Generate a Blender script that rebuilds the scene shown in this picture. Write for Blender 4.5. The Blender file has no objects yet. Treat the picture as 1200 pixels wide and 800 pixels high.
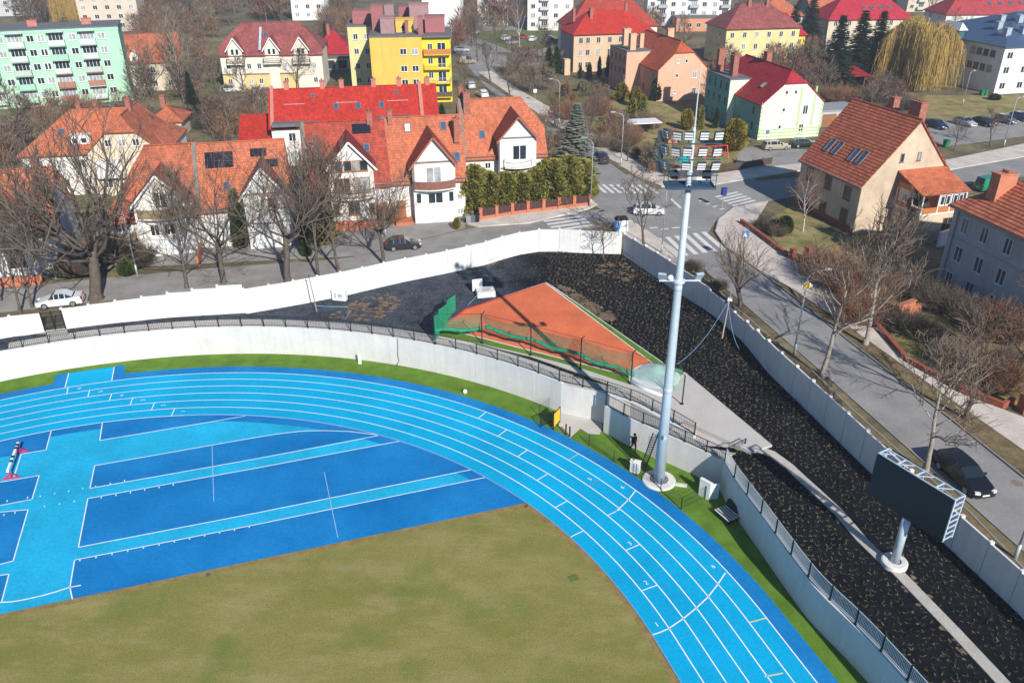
import bpy, bmesh, math, random
from mathutils import Vector, Matrix, Euler
from mathutils import noise as mnoise
PI = math.pi
rad = math.radians
scene = bpy.context.scene
COL = scene.collection
rng = random.Random(7)

# ------------------------------------------------------------------ camera model (drone, 38.7 m above the track)
CF = 952.97; CP = rad(27.858); CR = rad(-0.2238); CH = 38.662
_F = Vector((0, math.cos(CP), -math.sin(CP))); _R0 = Vector((1, 0, 0)); _U0 = _R0.cross(_F)
_R = math.cos(CR) * _R0 + math.sin(CR) * _U0
_U = -math.sin(CR) * _R0 + math.cos(CR) * _U0
def G(u, v, z=0.0):
    """survey helper: ground position seen at photo point (u, v) on a level of height z"""
    d = _F + (u - 600) / CF * _R + (400 - v) / CF * _U
    t = (z - CH) / d.z
    return Vector((d.x * t, d.y * t, z))
def GP(pts, z): return [G(u, v, z) for u, v in pts]

SZ = 3.5      # street level
TZ = 2.9      # level of the terrace above the retaining wall
TC = Vector((-26.1, 23.2, 0)); TR = 36.5   # centre and radius of the track bend

# ------------------------------------------------------------------ materials
MATS = {}
def M(name, col, rough=0.85, var=0.12, scale=1.5, col2=None, bump=0.0, bscale=20, metal=0.0, spec=0.3, fine=None, detail=6, streak=0.0):
    if name in MATS: return MATS[name]
    m = bpy.data.materials.new(name); m.use_nodes = True
    nt = m.node_tree; n = nt.nodes; l = nt.links
    b = n['Principled BSDF']
    b.inputs['Roughness'].default_value = rough; b.inputs['Metallic'].default_value = metal
    b.inputs['Specular IOR Level'].default_value = spec
    c = Vector(col)
    if var <= 0 and col2 is None:
        b.inputs['Base Color'].default_value = (*col, 1)
    else:
        g = n.new('ShaderNodeNewGeometry')
        t = n.new('ShaderNodeTexNoise'); t.inputs['Scale'].default_value = scale; t.inputs['Detail'].default_value = detail
        t.inputs['Roughness'].default_value = 0.65
        l.new(g.outputs['Position'], t.inputs['Vector'])
        mp = n.new('ShaderNodeMapRange'); mp.inputs[1].default_value = 0.3; mp.inputs[2].default_value = 0.7
        l.new(t.outputs['Fac'], mp.inputs[0])
        mx = n.new('ShaderNodeMix'); mx.data_type = 'RGBA'
        lo = c * (1 - var); hi = Vector(col2) if col2 else c * (1 + var)
        mx.inputs[6].default_value = (*lo, 1); mx.inputs[7].default_value = (*hi, 1)
        l.new(mp.outputs[0], mx.inputs[0])
        out = mx.outputs[2]
        if fine:
            t2 = n.new('ShaderNodeTexNoise'); t2.inputs['Scale'].default_value = fine[0]; t2.inputs['Detail'].default_value = 4
            l.new(g.outputs['Position'], t2.inputs['Vector'])
            mp2 = n.new('ShaderNodeMapRange'); mp2.inputs[1].default_value = 0.25; mp2.inputs[2].default_value = 0.75
            mp2.inputs[3].default_value = 1 - fine[1]; mp2.inputs[4].default_value = 1 + fine[1]
            l.new(t2.outputs['Fac'], mp2.inputs[0])
            vm = n.new('ShaderNodeVectorMath'); vm.operation = 'SCALE'
            l.new(out, vm.inputs[0]); l.new(mp2.outputs[0], vm.inputs['Scale']); out = vm.outputs[0]
        if streak:   # rain streaks: noise drawn out along the vertical
            mg = n.new('ShaderNodeMapping'); mg.inputs['Scale'].default_value = (1.6, 1.6, .12); l.new(g.outputs['Position'], mg.inputs['Vector'])
            t4 = n.new('ShaderNodeTexNoise'); t4.inputs['Scale'].default_value = 1.4; t4.inputs['Detail'].default_value = 8; t4.inputs['Roughness'].default_value = .7
            l.new(mg.outputs[0], t4.inputs['Vector'])
            mp4 = n.new('ShaderNodeMapRange'); mp4.inputs[1].default_value = 0.42; mp4.inputs[2].default_value = 0.75; mp4.inputs[3].default_value = 1; mp4.inputs[4].default_value = 1 - streak
            l.new(t4.outputs['Fac'], mp4.inputs[0]); v4 = n.new('ShaderNodeVectorMath'); v4.operation = 'SCALE'
            l.new(out, v4.inputs[0]); l.new(mp4.outputs[0], v4.inputs['Scale']); out = v4.outputs[0]
        l.new(out, b.inputs['Base Color'])
    if bump:
        g2 = n.new('ShaderNodeNewGeometry')
        t3 = n.new('ShaderNodeTexNoise'); t3.inputs['Scale'].default_value = bscale; t3.inputs['Detail'].default_value = 4
        l.new(g2.outputs['Position'], t3.inputs['Vector'])
        bp = n.new('ShaderNodeBump'); bp.inputs['Strength'].default_value = bump; bp.inputs['Distance'].default_value = 0.05
        l.new(t3.outputs['Fac'], bp.inputs['Height']); l.new(bp.outputs['Normal'], b.inputs['Normal'])
    MATS[name] = m
    return m

def M_tile(name, col, rowh=0.35, tw=0.24, rough=0.7, var=0.22, bump=0.6, dirt=0.25):
    """roof tile: brick pattern in metres from the UV of each slope, every tile its own tone"""
    if name in MATS: return MATS[name]
    m = bpy.data.materials.new(name); m.use_nodes = True
    nt = m.node_tree; n = nt.nodes; l = nt.links
    b = n['Principled BSDF']; b.inputs['Roughness'].default_value = rough; b.inputs['Specular IOR Level'].default_value = 0.25
    uv = n.new('ShaderNodeTexCoord')
    br = n.new('ShaderNodeTexBrick')
    br.inputs['Scale'].default_value = 1.0; br.inputs['Brick Width'].default_value = tw; br.inputs['Row Height'].default_value = rowh
    br.inputs['Mortar Size'].default_value = 0.018; br.inputs['Mortar Smooth'].default_value = 0.4
    c = Vector(col)
    br.inputs['Color1'].default_value = (*(c * (1 - var)), 1); br.inputs['Color2'].default_value = (*(c * (1 + var)), 1)
    br.inputs['Mortar'].default_value = (*(c * 0.55), 1)
    l.new(uv.outputs['UV'], br.inputs['Vector'])
    g = n.new('ShaderNodeNewGeometry')
    t = n.new('ShaderNodeTexNoise'); t.inputs['Scale'].default_value = 0.5; t.inputs['Detail'].default_value = 8; t.inputs['Roughness'].default_value = 0.7
    l.new(g.outputs['Position'], t.inputs['Vector'])
    mp = n.new('ShaderNodeMapRange'); mp.inputs[1].default_value = 0.3; mp.inputs[2].default_value = 0.7
    mp.inputs[3].default_value = 1 - dirt; mp.inputs[4].default_value = 1 + dirt * 0.6
    l.new(t.outputs['Fac'], mp.inputs[0])
    vm = n.new('ShaderNodeVectorMath'); vm.operation = 'SCALE'
    l.new(br.outputs['Color'], vm.inputs[0]); l.new(mp.outputs[0], vm.inputs['Scale'])
    l.new(vm.outputs[0], b.inputs['Base Color'])
    bp = n.new('ShaderNodeBump'); bp.inputs['Strength'].default_value = bump; bp.inputs['Distance'].default_value = 0.03; bp.invert = True
    l.new(br.outputs['Fac'], bp.inputs['Height']); l.new(bp.outputs['Normal'], b.inputs['Normal'])
    MATS[name] = m
    return m

def M_glass(name, col=(0.02, 0.03, 0.04), rough=0.08):
    if name in MATS: return MATS[name]
    m = M(name, col, rough, 0.5, 0.6, spec=0.6); return m

def M_net(name, col, alpha, scale=3.0):
    m = bpy.data.materials.new(name); m.use_nodes = True
    nt = m.node_tree; n = nt.nodes; l = nt.links
    b = n['Principled BSDF']; b.inputs['Base Color'].default_value = (*col, 1); b.inputs['Roughness'].default_value = 0.8
    g = n.new('ShaderNodeNewGeometry'); t = n.new('ShaderNodeTexNoise'); t.inputs['Scale'].default_value = scale; t.inputs['Detail'].default_value = 5
    l.new(g.outputs['Position'], t.inputs['Vector'])
    mp = n.new('ShaderNodeMapRange'); mp.inputs[1].default_value = 0.3; mp.inputs[2].default_value = 0.7
    mp.inputs[3].default_value = max(0, alpha - 0.18); mp.inputs[4].default_value = min(1, alpha + 0.18)
    l.new(t.outputs['Fac'], mp.inputs[0]); l.new(mp.outputs[0], b.inputs['Alpha'])
    MATS[name] = m
    return m

# ------------------------------------------------------------------ mesh builder
class MB:
    def __init__(s, xf=None):
        s.v = []; s.f = []; s.mi = []; s.uv = []; s.xf = xf; s.has_uv = False
    def add(s, pts, faces, mi=0, uvs=None):
        o = len(s.v)
        for p in pts:
            p = Vector(p)
            s.v.append(s.xf @ p if s.xf else p)
        for k, f in enumerate(faces):
            s.f.append([o + i for i in f]); s.mi.append(mi)
            if uvs: s.uv.append([uvs[i] for i in f]); s.has_uv = True
            else: s.uv.append(None)
    def poly(s, pts, mi=0, uvs=None): s.add(pts, [list(range(len(pts)))], mi, uvs)
    def box(s, x0, x1, y0, y1, z0, z1, mi=0):
        s.add([(x0,y0,z0),(x1,y0,z0),(x1,y1,z0),(x0,y1,z0),(x0,y0,z1),(x1,y0,z1),(x1,y1,z1),(x0,y1,z1)],
              [(0,3,2,1),(4,5,6,7),(0,1,5,4),(1,2,6,5),(2,3,7,6),(3,0,4,7)], mi)
    def cbox(s, c, d, mi=0): s.box(c[0]-d[0]/2, c[0]+d[0]/2, c[1]-d[1]/2, c[1]+d[1]/2, c[2]-d[2]/2, c[2]+d[2]/2, mi)
    def obox(s, c, d, rz=0.0, mi=0, rx=0.0, ry=0.0):
        mt = Matrix.Translation(c) @ Euler((rx, ry, rz)).to_matrix().to_4x4()
        x, y, z = d[0]/2, d[1]/2, d[2]/2
        s.add([mt @ Vector(p) for p in [(-x,-y,-z),(x,-y,-z),(x,y,-z),(-x,y,-z),(-x,-y,z),(x,-y,z),(x,y,z),(-x,y,z)]],
              [(0,3,2,1),(4,5,6,7),(0,1,5,4),(1,2,6,5),(2,3,7,6),(3,0,4,7)], mi)
    def bar(s, p0, p1, w, h=None, mi=0):
        """square bar between two points (w across, h up)"""
        p0 = Vector(p0); p1 = Vector(p1); h = h or w
        d = (p1 - p0); 
        if d.length < 1e-6: return
        d.normalize(); up = Vector((0,0,1)) if abs(d.z) < 0.95 else Vector((1,0,0))
        a = d.cross(up).normalized() * w/2; b = a.cross(d).normalized() * h/2
        s.add([p0-a-b,p0+a-b,p0+a+b,p0-a+b,p1-a-b,p1+a-b,p1+a+b,p1-a+b],
              [(0,3,2,1),(4,5,6,7),(0,1,5,4),(1,2,6,5),(2,3,7,6),(3,0,4,7)], mi)
    def tube(s, pts, rs, n=6, mi=0, caps=True):
        pts = [Vector(p) for p in pts]
        rings = []; o = len(s.v); P = []
        prev = None
        for i, p in enumerate(pts):
            d = (pts[min(i+1,len(pts)-1)] - pts[max(i-1,0)])
            d = d.normalized() if d.length > 1e-9 else Vector((0,0,1))
            if prev is None:
                up = Vector((0,0,1)) if abs(d.z) < 0.9 else Vector((1,0,0)); a = d.cross(up).normalized()
            else:
                a = (prev - d * prev.dot(d)).normalized()
            prev = a; b = d.cross(a)
            r = rs[i] if isinstance(rs, (list, tuple)) else rs
            for k in range(n):
                t = 2*PI*k/n; P.append(p + a*(r*math.cos(t)) + b*(r*math.sin(t)))
        F = []
        for i in range(len(pts)-1):
            for k in range(n):
                F.append((i*n+k, i*n+(k+1)%n, (i+1)*n+(k+1)%n, (i+1)*n+k))
        if caps:
            F.append(list(range(n))[::-1]); F.append([(len(pts)-1)*n+k for k in range(n)])
        s.add(P, F, mi)
    def lathe(s, c, prof, n=24, mi=0):
        """prof: (r, z) list"""
        c = Vector(c); P = []; F = []
        for r, z in prof:
            for k in range(n):
                t = 2*PI*k/n; P.append(c + Vector((r*math.cos(t), r*math.sin(t), z)))
        for i in range(len(prof)-1):
            for k in range(n):
                F.append((i*n+k, i*n+(k+1)%n, (i+1)*n+(k+1)%n, (i+1)*n+k))
        F.append([(len(prof)-1)*n+k for k in range(n)]); F.append(list(range(n))[::-1])
        s.add(P, F, mi)
    def prism(s, pts, z0, z1, mi=0):
        n = len(pts)
        s.add([(p[0],p[1],z0) for p in pts]+[(p[0],p[1],z1) for p in pts],
              [list(range(n))[::-1], list(range(n,2*n))]+[(i,(i+1)%n,n+(i+1)%n,n+i) for i in range(n)], mi)
    def slab(s, pts, t, mi=0, uvs=None):
        """polygon in space with a vertical thickness t below it"""
        n = len(pts); pts = [Vector(p) for p in pts]
        s.add(pts+[p-Vector((0,0,t)) for p in pts],
              [list(range(n)), list(range(n,2*n))[::-1]]+[(i,n+i,n+(i+1)%n,(i+1)%n) for i in range(n)], mi,
              (uvs+uvs) if uvs else None)
    def build(s, name, mats, parent=None, recalc=True, smooth=False, loc=None):
        me = bpy.data.meshes.new(name)
        off = Vector(loc) if loc is not None else None
        me.from_pydata([(v - off) if off else v for v in s.v], [], s.f)
        if not isinstance(mats, (list, tuple)): mats = [mats]
        for m in mats: me.materials.append(m)
        if len(mats) > 1: me.polygons.foreach_set('material_index', s.mi)
        if s.has_uv:
            ul = me.uv_layers.new(name='UVMap')
            for p, u in zip(me.polygons, s.uv):
                if u:
                    for li, c in zip(p.loop_indices, u): ul.data[li].uv = c
        if recalc:
            bm = bmesh.new(); bm.from_mesh(me); bmesh.ops.recalc_face_normals(bm, faces=bm.faces); bm.to_mesh(me); bm.free()
        if smooth: me.polygons.foreach_set('use_smooth', [True]*len(me.polygons))
        me.update()
        o = bpy.data.objects.new(name, me); COL.objects.link(o)
        if off: o.location = off
        if parent: o.parent = parent
        return o

def link_mesh(name, me, parent=None, loc=(0,0,0), rz=0.0):
    o = bpy.data.objects.new(name, me); COL.objects.link(o); o.location = loc; o.rotation_euler = (0,0,rz)
    if parent: o.parent = parent
    return o
def tag(o, label=None, cat=None, group=None, kind=None):
    if label: o['label'] = label
    if cat: o['category'] = cat
    if group: o['group'] = group
    if kind: o['kind'] = kind
    return o
def thing(name, label, cat, loc=(0,0,0), rz=0.0, group=None):
    o = bpy.data.objects.new(name, None); COL.objects.link(o)
    o.empty_display_size = 0.3
    o.location = loc; o.rotation_euler = (0,0,rz)
    return tag(o, label, cat, group)
KIDS = {}
def copy_tree(o, parent=None):
    c = o.copy(); COL.objects.link(c)
    if parent: c.parent = parent
    for ch in [x for x in bpy.data.objects if x.parent == o]: copy_tree(ch, c)
    return c
def struct(name, mb, m, label=None, cat=None):
    o = mb.build(name, m, recalc=False)
    # make flat sheets face up
    me = o.data
    for p in me.polygons:
        if p.normal.z < -0.01: p.flip()
    tag(o, label or name.replace('_', ' '), cat or name.split('_')[-1], None, 'structure')
    return o
def tri_fill(loops, zf=None):
    """triangulated faces for an outline (first loop) with holes (other loops)"""
    bm = bmesh.new()
    for lp in loops:
        vs = [bm.verts.new((p[0], p[1], 0)) for p in lp]
        for i in range(len(vs)): bm.edges.new((vs[i], vs[(i+1) % len(vs)]))
    bmesh.ops.triangle_fill(bm, use_beauty=True, use_dissolve=False, edges=bm.edges[:], normal=(0,0,1))
    bm.verts.index_update()
    P = [v.co.copy() for v in bm.verts]; F = [[v.index for v in f.verts] for f in bm.faces]
    bm.free()
    return P, F
def sheet(name, pts, z, m, label=None, cat=None):
    P, F = tri_fill([[(p[0], p[1]) for p in pts]])
    mb = MB(); mb.add([(p.x, p.y, z) for p in P], F)
    return struct(name, mb, m, label, cat)
def strip_quads(mb, left, right, z, mi=0):
    for i in range(len(left)-1):
        mb.add([(left[i][0],left[i][1],z),(right[i][0],right[i][1],z),(right[i+1][0],right[i+1][1],z),(left[i+1][0],left[i+1][1],z)], [(0,1,2,3)], mi)
def line_strip(mb, pts, w, z, mi=0):
    """painted line of width w along a polyline on level z"""
    pts = [Vector((p[0], p[1], 0)) for p in pts]; L = []; Rr = []
    for i, p in enumerate(pts):
        d = (pts[min(i+1, len(pts)-1)] - pts[max(i-1, 0)]).normalized(); nrm = Vector((-d.y, d.x, 0)) * w/2
        L.append(p + nrm); Rr.append(p - nrm)
    strip_quads(mb, L, Rr, z, mi)
def offset(pts, d):
    out = []
    pts = [Vector((p[0], p[1], 0)) for p in pts]
    for i, p in enumerate(pts):
        t = (pts[min(i+1, len(pts)-1)] - pts[max(i-1, 0)]).normalized()
        out.append(p + Vector((-t.y, t.x, 0)) * d)
    return out
def polar(r, a): return Vector((TC.x + r*math.cos(a), TC.y + r*math.sin(a), 0))
def ang_of(p): return math.atan2(p[1]-TC.y, p[0]-TC.x)
def rad_of(p): return math.hypot(p[0]-TC.x, p[1]-TC.y)
def densify(pts, step):
    out = []
    for i in range(len(pts)-1):
        a = Vector(pts[i]); b = Vector(pts[i+1]); n = max(1, int((b-a).length/step))
        for k in range(n): out.append(a.lerp(b, k/n))
    out.append(Vector(pts[-1]))
    return out
# ================================================================== materials of the stadium
m_white = M('white_line', (0.78, 0.80, 0.80), 0.7, 0.06)
m_yellow = M('yellow_line', (0.70, 0.62, 0.18), 0.7, 0.06)
m_light = M('track_light_blue', (0.003, 0.350, 0.61), 0.75, 0.13, 0.16, fine=(5.0, 0.13), detail=10, bump=0.15, bscale=60, spec=0.03)
m_dark = M('track_dark_blue', (0.004, 0.168, 0.46), 0.75, 0.20, 0.15, col2=(0.014,0.225,0.53), fine=(4, 0.13), detail=10, bump=0.15, bscale=60, spec=0.03)
m_dlight = M('runup_light_blue', (0.016, 0.375, 0.61), 0.75, 0.18, 0.25, fine=(4.0, 0.12), detail=10, bump=0.15, bscale=60, spec=0.03)
m_turf = M('synthetic_turf', (0.105, 0.195, 0.024), 0.9, 0.28, 0.6, fine=(14, 0.38), bump=0.5, bscale=40, spec=0.1)
m_conc = M('fair_concrete', (0.56, 0.545, 0.52), 0.85, 0.08, 0.4, fine=(5, 0.05), bump=0.1, bscale=25, streak=.11)
m_whitewall = M('white_concrete', (0.61, 0.605, 0.59), 0.8, 0.07, 0.4, fine=(4, 0.05), streak=.12)
m_paver = M('pale_pavers', (0.42, 0.39, 0.34), 0.9, 0.12, 1.2, fine=(8, 0.15), bump=0.3, bscale=12)
m_orange = M('orange_clay', (0.62, 0.155, 0.068), 0.95, 0.16, 0.35, fine=(6, 0.16), bump=0.2, bscale=30, spec=0.1)
m_redline = M('red_edging', (0.62, 0.03, 0.02), 0.7, 0.1)
m_gravelgrey = M('pale_screed', (0.47, 0.44, 0.40), 0.95, 0.07, 0.7, fine=(9, 0.10), bump=0.2, bscale=25)
m_geotex = M('black_geotextile', (0.0095, 0.0115, 0.0145), 0.95, 0.45, 0.8, fine=(5, 0.4), bump=0.7, bscale=3, spec=0.06)
m_darksteel = M('dark_steel', (0.018, 0.022, 0.026), 0.5, 0.2, metal=0.2)
m_galv = M('galvanised_steel', (0.46, 0.54, 0.60), 0.45, 0.07, 2.0, metal=0.25)
m_galvlight = M('light_galvanised', (0.60, 0.66, 0.72), 0.4, 0.06, metal=0.3)
m_bar = M('rail_bar_grey', (0.55,0.55,0.54), 0.5, 0.1)
m_black = M('black_plastic', (0.012, 0.012, 0.013), 0.5, 0.2)

# grass of the infield: three scales of tone with straw patches
def grass_field():
    m = bpy.data.materials.new('infield_grass'); m.use_nodes = True
    nt = m.node_tree; n = nt.nodes; l = nt.links; b = n['Principled BSDF']
    b.inputs['Roughness'].default_value = 0.95; b.inputs['Specular IOR Level'].default_value = 0.1
    g = n.new('ShaderNodeNewGeometry')
    def nz(sc, det, rg=0.6, st=None):
        t = n.new('ShaderNodeTexNoise'); t.inputs['Scale'].default_value = sc; t.inputs['Detail'].default_value = det; t.inputs['Roughness'].default_value = rg
        if st:
            mp = n.new('ShaderNodeMapping'); mp.inputs['Rotation'].default_value = (0, 0, rad(18)); mp.inputs['Scale'].default_value = st
            l.new(g.outputs['Position'], mp.inputs['Vector']); l.new(mp.outputs[0], t.inputs['Vector'])
        else: l.new(g.outputs['Position'], t.inputs['Vector'])
        return t.outputs['Fac']
    def mixc(f, a, c, lo=0.35, hi=0.65):
        mp = n.new('ShaderNodeMapRange'); mp.inputs[1].default_value = lo; mp.inputs[2].default_value = hi; l.new(f, mp.inputs[0])
        x = n.new('ShaderNodeMix'); x.data_type = 'RGBA'
        for i, q in ((6, a), (7, c)):
            if isinstance(q, tuple): x.inputs[i].default_value = (*q, 1)
            else: l.new(q, x.inputs[i])
        l.new(mp.outputs[0], x.inputs[0]); return x.outputs[2]
    base = mixc(nz(0.12, 6), (0.190, 0.186, 0.045), (0.255, 0.228, 0.074))
    a = mixc(nz(0.6, 8, 0.7, (0.35, 1, 1)), base, (0.34, 0.28, 0.125), 0.46, 0.78)
    a2 = mixc(nz(0.25, 5), a, (0.135, 0.165, 0.036), 0.52, 0.78)
    f = nz(9, 5, 0.75); mp = n.new('ShaderNodeMapRange'); mp.inputs[1].default_value = 0.25; mp.inputs[2].default_value = 0.75
    mp.inputs[3].default_value = 0.60; mp.inputs[4].default_value = 1.40; l.new(f, mp.inputs[0])
    vm = n.new('ShaderNodeVectorMath'); vm.operation = 'SCALE'; l.new(a2, vm.inputs[0]); l.new(mp.outputs[0], vm.inputs['Scale'])
    l.new(vm.outputs[0], b.inputs['Base Color'])
    bp = n.new('ShaderNodeBump'); bp.inputs['Strength'].default_value = 0.6; bp.inputs['Distance'].default_value = 0.05
    l.new(nz(25, 4), bp.inputs['Height']); l.new(bp.outputs['Normal'], b.inputs['Normal'])
    return m
m_field = grass_field()
m_worn = M('worn_grass', (0.23, 0.175, 0.06), 0.95, 0.2, 1.5, col2=(0.33, 0.23, 0.09), fine=(14, 0.3), bump=0.5, bscale=30, spec=0.1)

# ================================================================== surfaces of the athletics ground
PH0 = rad(17.8); PH1 = PH0 + PI
sdir = Vector((math.sin(PH0), -math.cos(PH0), 0))       # heading of the straights, away from the bend
def run(r, n=160, tail=75.0, a0=PH0, a1=PH1):
    """bend of radius r with both straights"""
    pts = []
    for k in range(8): pts.append(polar(r, PH0) + sdir * tail * (1 - k/8))
    for k in range(n+1): pts.append(polar(r, PH0 + (PH1-PH0)*k/n))
    for k in range(1, 9): pts.append(polar(r, PH1) + sdir * tail * k/8)
    return pts
def ring(name, r0, r1, z, m, label=None):
    mb = MB(); strip_quads(mb, run(r0), run(r1), z); return struct(name, mb, m, label)

WR = 47.6
out = run(WR + 3, tail=75)
sheet('turf_strip', out, 0.0, m_turf, 'green synthetic turf strip below the concrete wall', 'turf')
ring('track_margin', TR - 1, 45.0, 0.008, m_dark, 'dark blue outer margin of the running track')
ring('running_track', TR, TR + 7.32 + 0.03, 0.014, m_light, 'light blue six lane running track curving round the field')
# infield D: light runways, dark panels
dpts = [p for p in run(TR + 0.5) if (p - TC).dot(Vector((-sdir.x, -sdir.y, 0))) > -30]
e0 = G(0, 719.5); e1 = G(612, 590); ed = (e1 - e0).normalized()
arc_hi = []
a_e = ang_of(e1)
for k in range(61): arc_hi.append(polar(TR + 0.5, a_e + (PH1 + 0.2 - a_e) * k/60))
sheet('runup_area', arc_hi + [e0 - ed * 45, e0], 0.005, m_dlight, 'light blue run up area inside the bend', 'runway')
DARK = [
 [(122,488),(117,516),(287,487.5),(306,479),(230,479)],
 [(111,545.5),(300,512.5),(325,508.5),(350,505.5),(365,504.8),(380,504.5),(410,505.5),(442,509.5),(300,537.5),(105.5,572)],
 [(103,584),(300,548.5),(470,516.5),(540,525),(575,546),(553.7,550),(300,601),(92,641)],
 [(87.5,656),(300,614.5),(570,559),(596,550),(625,585),(612,592),(300,657),(85,703),(82,688)],
 [(-60,531),(0,517.5),(60,505),(59,508.5),(54,527),(25,532),(0,536),(-60,546)],
 [(-60,576),(0,565),(46,557),(37.5,585),(0,592),(-60,603)],
 [(-60,610),(0,600),(33,597),(15.5,657),(0,661),(-60,674)],
 [(-60,685),(0,674),(10.5,672.5),(2,705),(-60,712)]]
mb = MB()
for d in DARK:
    P, F = tri_fill([[(p.x, p.y) for p in GP(d, 0)]]); mb.add([(p.x, p.y, 0.010) for p in P], F)
struct('runup_panels', mb, m_dark, 'dark blue panels between the runways', 'track panels')
# infield grass
fld = [e0 - ed * 60, e0, e1]
for k in range(1, 30): fld.append(polar(TR, a_e + (PH0 - a_e) * k/29))
fld += [polar(TR, PH0) + sdir * 20 * k for k in range(1, 4)]
far_c = polar(TR, PH1) + sdir * 60
fld += [far_c]
sheet('sports_field', fld, 0.012, m_field, 'dry olive grass of the sports field', 'grass field')
mb = MB(); inner = []; outer = []
edge = densify([e0 - ed*60, e1], 0.5) + [polar(TR, a_e + (PH0 - a_e)*k/90) for k in range(1, 91)] + [polar(TR, PH0) + sdir*k*0.5 for k in range(1, 60)]
for i, p in enumerate(edge):
    t = (edge[min(i+1, len(edge)-1)] - edge[max(i-1, 0)]).normalized(); nrm = Vector((t.y, -t.x, 0))
    wv = 0.36 + 0.30 * mnoise.noise(Vector((i*0.23, 3.1, 0))) + 0.18*rng.random()
    inner.append(p + nrm*wv); outer.append(p)
strip_quads(mb, outer, inner, 0.016)
struct('worn_grass_margin', mb, m_worn, 'brown worn edge of the sports field', 'grass edge')
# kerb rail along the inside lane
mb = MB()
kp = [polar(TR - 0.02, a_e + 0.9 + (PH0 - a_e - 0.9)*k/120) for k in range(121)] + [polar(TR - 0.02, PH0) + sdir*k*2 for k in range(1, 20)]
for i in range(len(kp)-1): mb.bar(kp[i] + Vector((0,0,0.05)), kp[i+1] + Vector((0,0,0.05)), 0.06, 0.05)
struct('track_kerb', mb, M('kerb_grey', (0.22, 0.32, 0.5), 0.5, 0.1), 'low grey kerb rail on the inside lane', 'kerb')

# painted lines
mb = MB(); LW = 0.07; ZL = 0.020
for k in range(1, 7): line_strip(mb, run(TR + 1.22*k), LW, ZL)
line_strip(mb, [polar(TR, a_e + 0.75 + (PH1 - a_e - 0.75)*k/120) for k in range(121)], LW, ZL)
def pl(px, w=LW): line_strip(mb, [(p.x, p.y) for p in densify(GP(px, 0), 2)], w, ZL)
for q in [[(120,495.5),(117,516)],[(117,516),(287,487.5)],[(111,545.5),(300,512.5),(325,508.5),(350,505.5),(365,504.8),(380,504.5),(410,505.5),(442,509.5)],
          [(111,545.5),(105.5,572)],[(105.5,572),(300,537.5),(443,510.5)],[(103,584),(300,548.5),(470,516.5)],[(103,584),(92,641)],[(92,641),(300,601),(553,550)],
          [(87.5,656),(300,614.5),(570,559)],[(87.5,656),(82,688),(85,702)],[(60,505),(54,527)],[(54,527),(25,532)],[(25,532),(16,560)],
          [(0,565),(46,557)],[(46,557),(37.5,585)],[(37.5,585),(0,592),(-40,599)],[(-40,607),(0,600),(33,597)],[(33,597),(15.5,657)],[(15.5,657),(0,661),(-40,668)],
          [(-40,681),(0,674),(10.5,672.5)],[(10.5,672.5),(2,705)]]: pl(q)
pl([(0,705.5),(12,705),(25,703),(37,700.5),(50,697.5),(66,693),(81,688),(95,685.5)], 0.09)
# tick marks beside the runways
def ticks(a, b, n, off):
    A = G(*a); Bv = G(*b); t = (Bv-A).normalized(); nn = Vector((-t.y, t.x, 0))
    for k in range(n):
        p = A.lerp(Bv, k/(n-1)); line_strip(mb, [p, p + nn*off*.75], 0.07, ZL)
ticks((94,655),(292,616),12,-0.28); ticks((119,582),(203,567),6,-0.28); ticks((112,571),(146,564),3,0.28)
ticks((47,582),(97,573),4,0.2); ticks((52,594),(87,588),3,0.2); ticks((8,588),(32,584),2,0.3); ticks((5,602),(18,599.5),2,-0.3)
# stagger marks across single lanes (given at their middle)
def lane_tick(u, v, w=LW, bend=0.0, target=None):
    p = G(u, v); r = rad_of(p); a = ang_of(p); k = int((r - TR)/1.22); k = max(0, min(5, k))
    line_strip(target or mb, [polar(TR + 1.22*k + 0.04, a), polar(TR + 1.22*(k+1) - 0.04, a + bend)], w, ZL)
    return k, a
for u, v in [(79,458),(104,461),(129.5,465.5),(154,470.5),(179.5,475.7),(203,482.5),(565.5,486),(589,507),(673,534.5),(612.5,531),(637,558),(697.5,565),(659,590),(677,625),(715,602.5),(742,641),(760,689)]:
    lane_tick(u, v)
for u, v in [(671,536),(695,566.5)]: lane_tick(u, v)
pl([(744.5,575),(737,585),(722,599)], 0.08)
pl([(850,671),(840,686),(829,700),(815,713),(800,725),(784,736),(775,740),(765,743.5)], 0.08)
struct('track_lines', mb, m_white, 'white painted lane lines and marks', 'track lines')
mb = MB()
for u, v in [(886,727),(909,790)]: lane_tick(u, v, 0.08)
for q in [[(248.5,521),(250.5,587)],[(380,553),(396,630)]]: line_strip(mb, [(p.x,p.y) for p in GP(q,0)], .035, ZL, 1)
struct('relay_marks', mb, [m_yellow, M('faint_line',(0.42,0.58,0.70),.7,.05)], 'yellow relay marks across the outer lanes', 'track marks')
# light start box with dark frame beyond the outer lane
mb = MB()
P, F = tri_fill([[(p.x,p.y) for p in GP([(55,468),(66,439),(146,427.5),(147,441),(131,450)], 0)]]); mb.add([(p.x,p.y,0.006) for p in P], F)
struct('start_box_margin', mb, m_dark, 'dark blue frame of the start box', 'track margin')
mb = MB()
P, F = tri_fill([[(p.x,p.y) for p in GP([(76,454.5),(80.5,437.5),(134,430),(131,446),(104,450)], 0)]]); mb.add([(p.x,p.y,0.012) for p in P], F)
struct('start_box', mb, m_light, 'light blue start box outside the sixth lane', 'track box')
mb = MB()
for q in [[(76,454.5),(80.5,437.5)],[(134,430),(131,446)]]: line_strip(mb, [(p.x,p.y) for p in GP(q,0)], LW, ZL)
struct('start_box_lines', mb, m_white, 'white edge lines of the start box', 'track lines')

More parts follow.
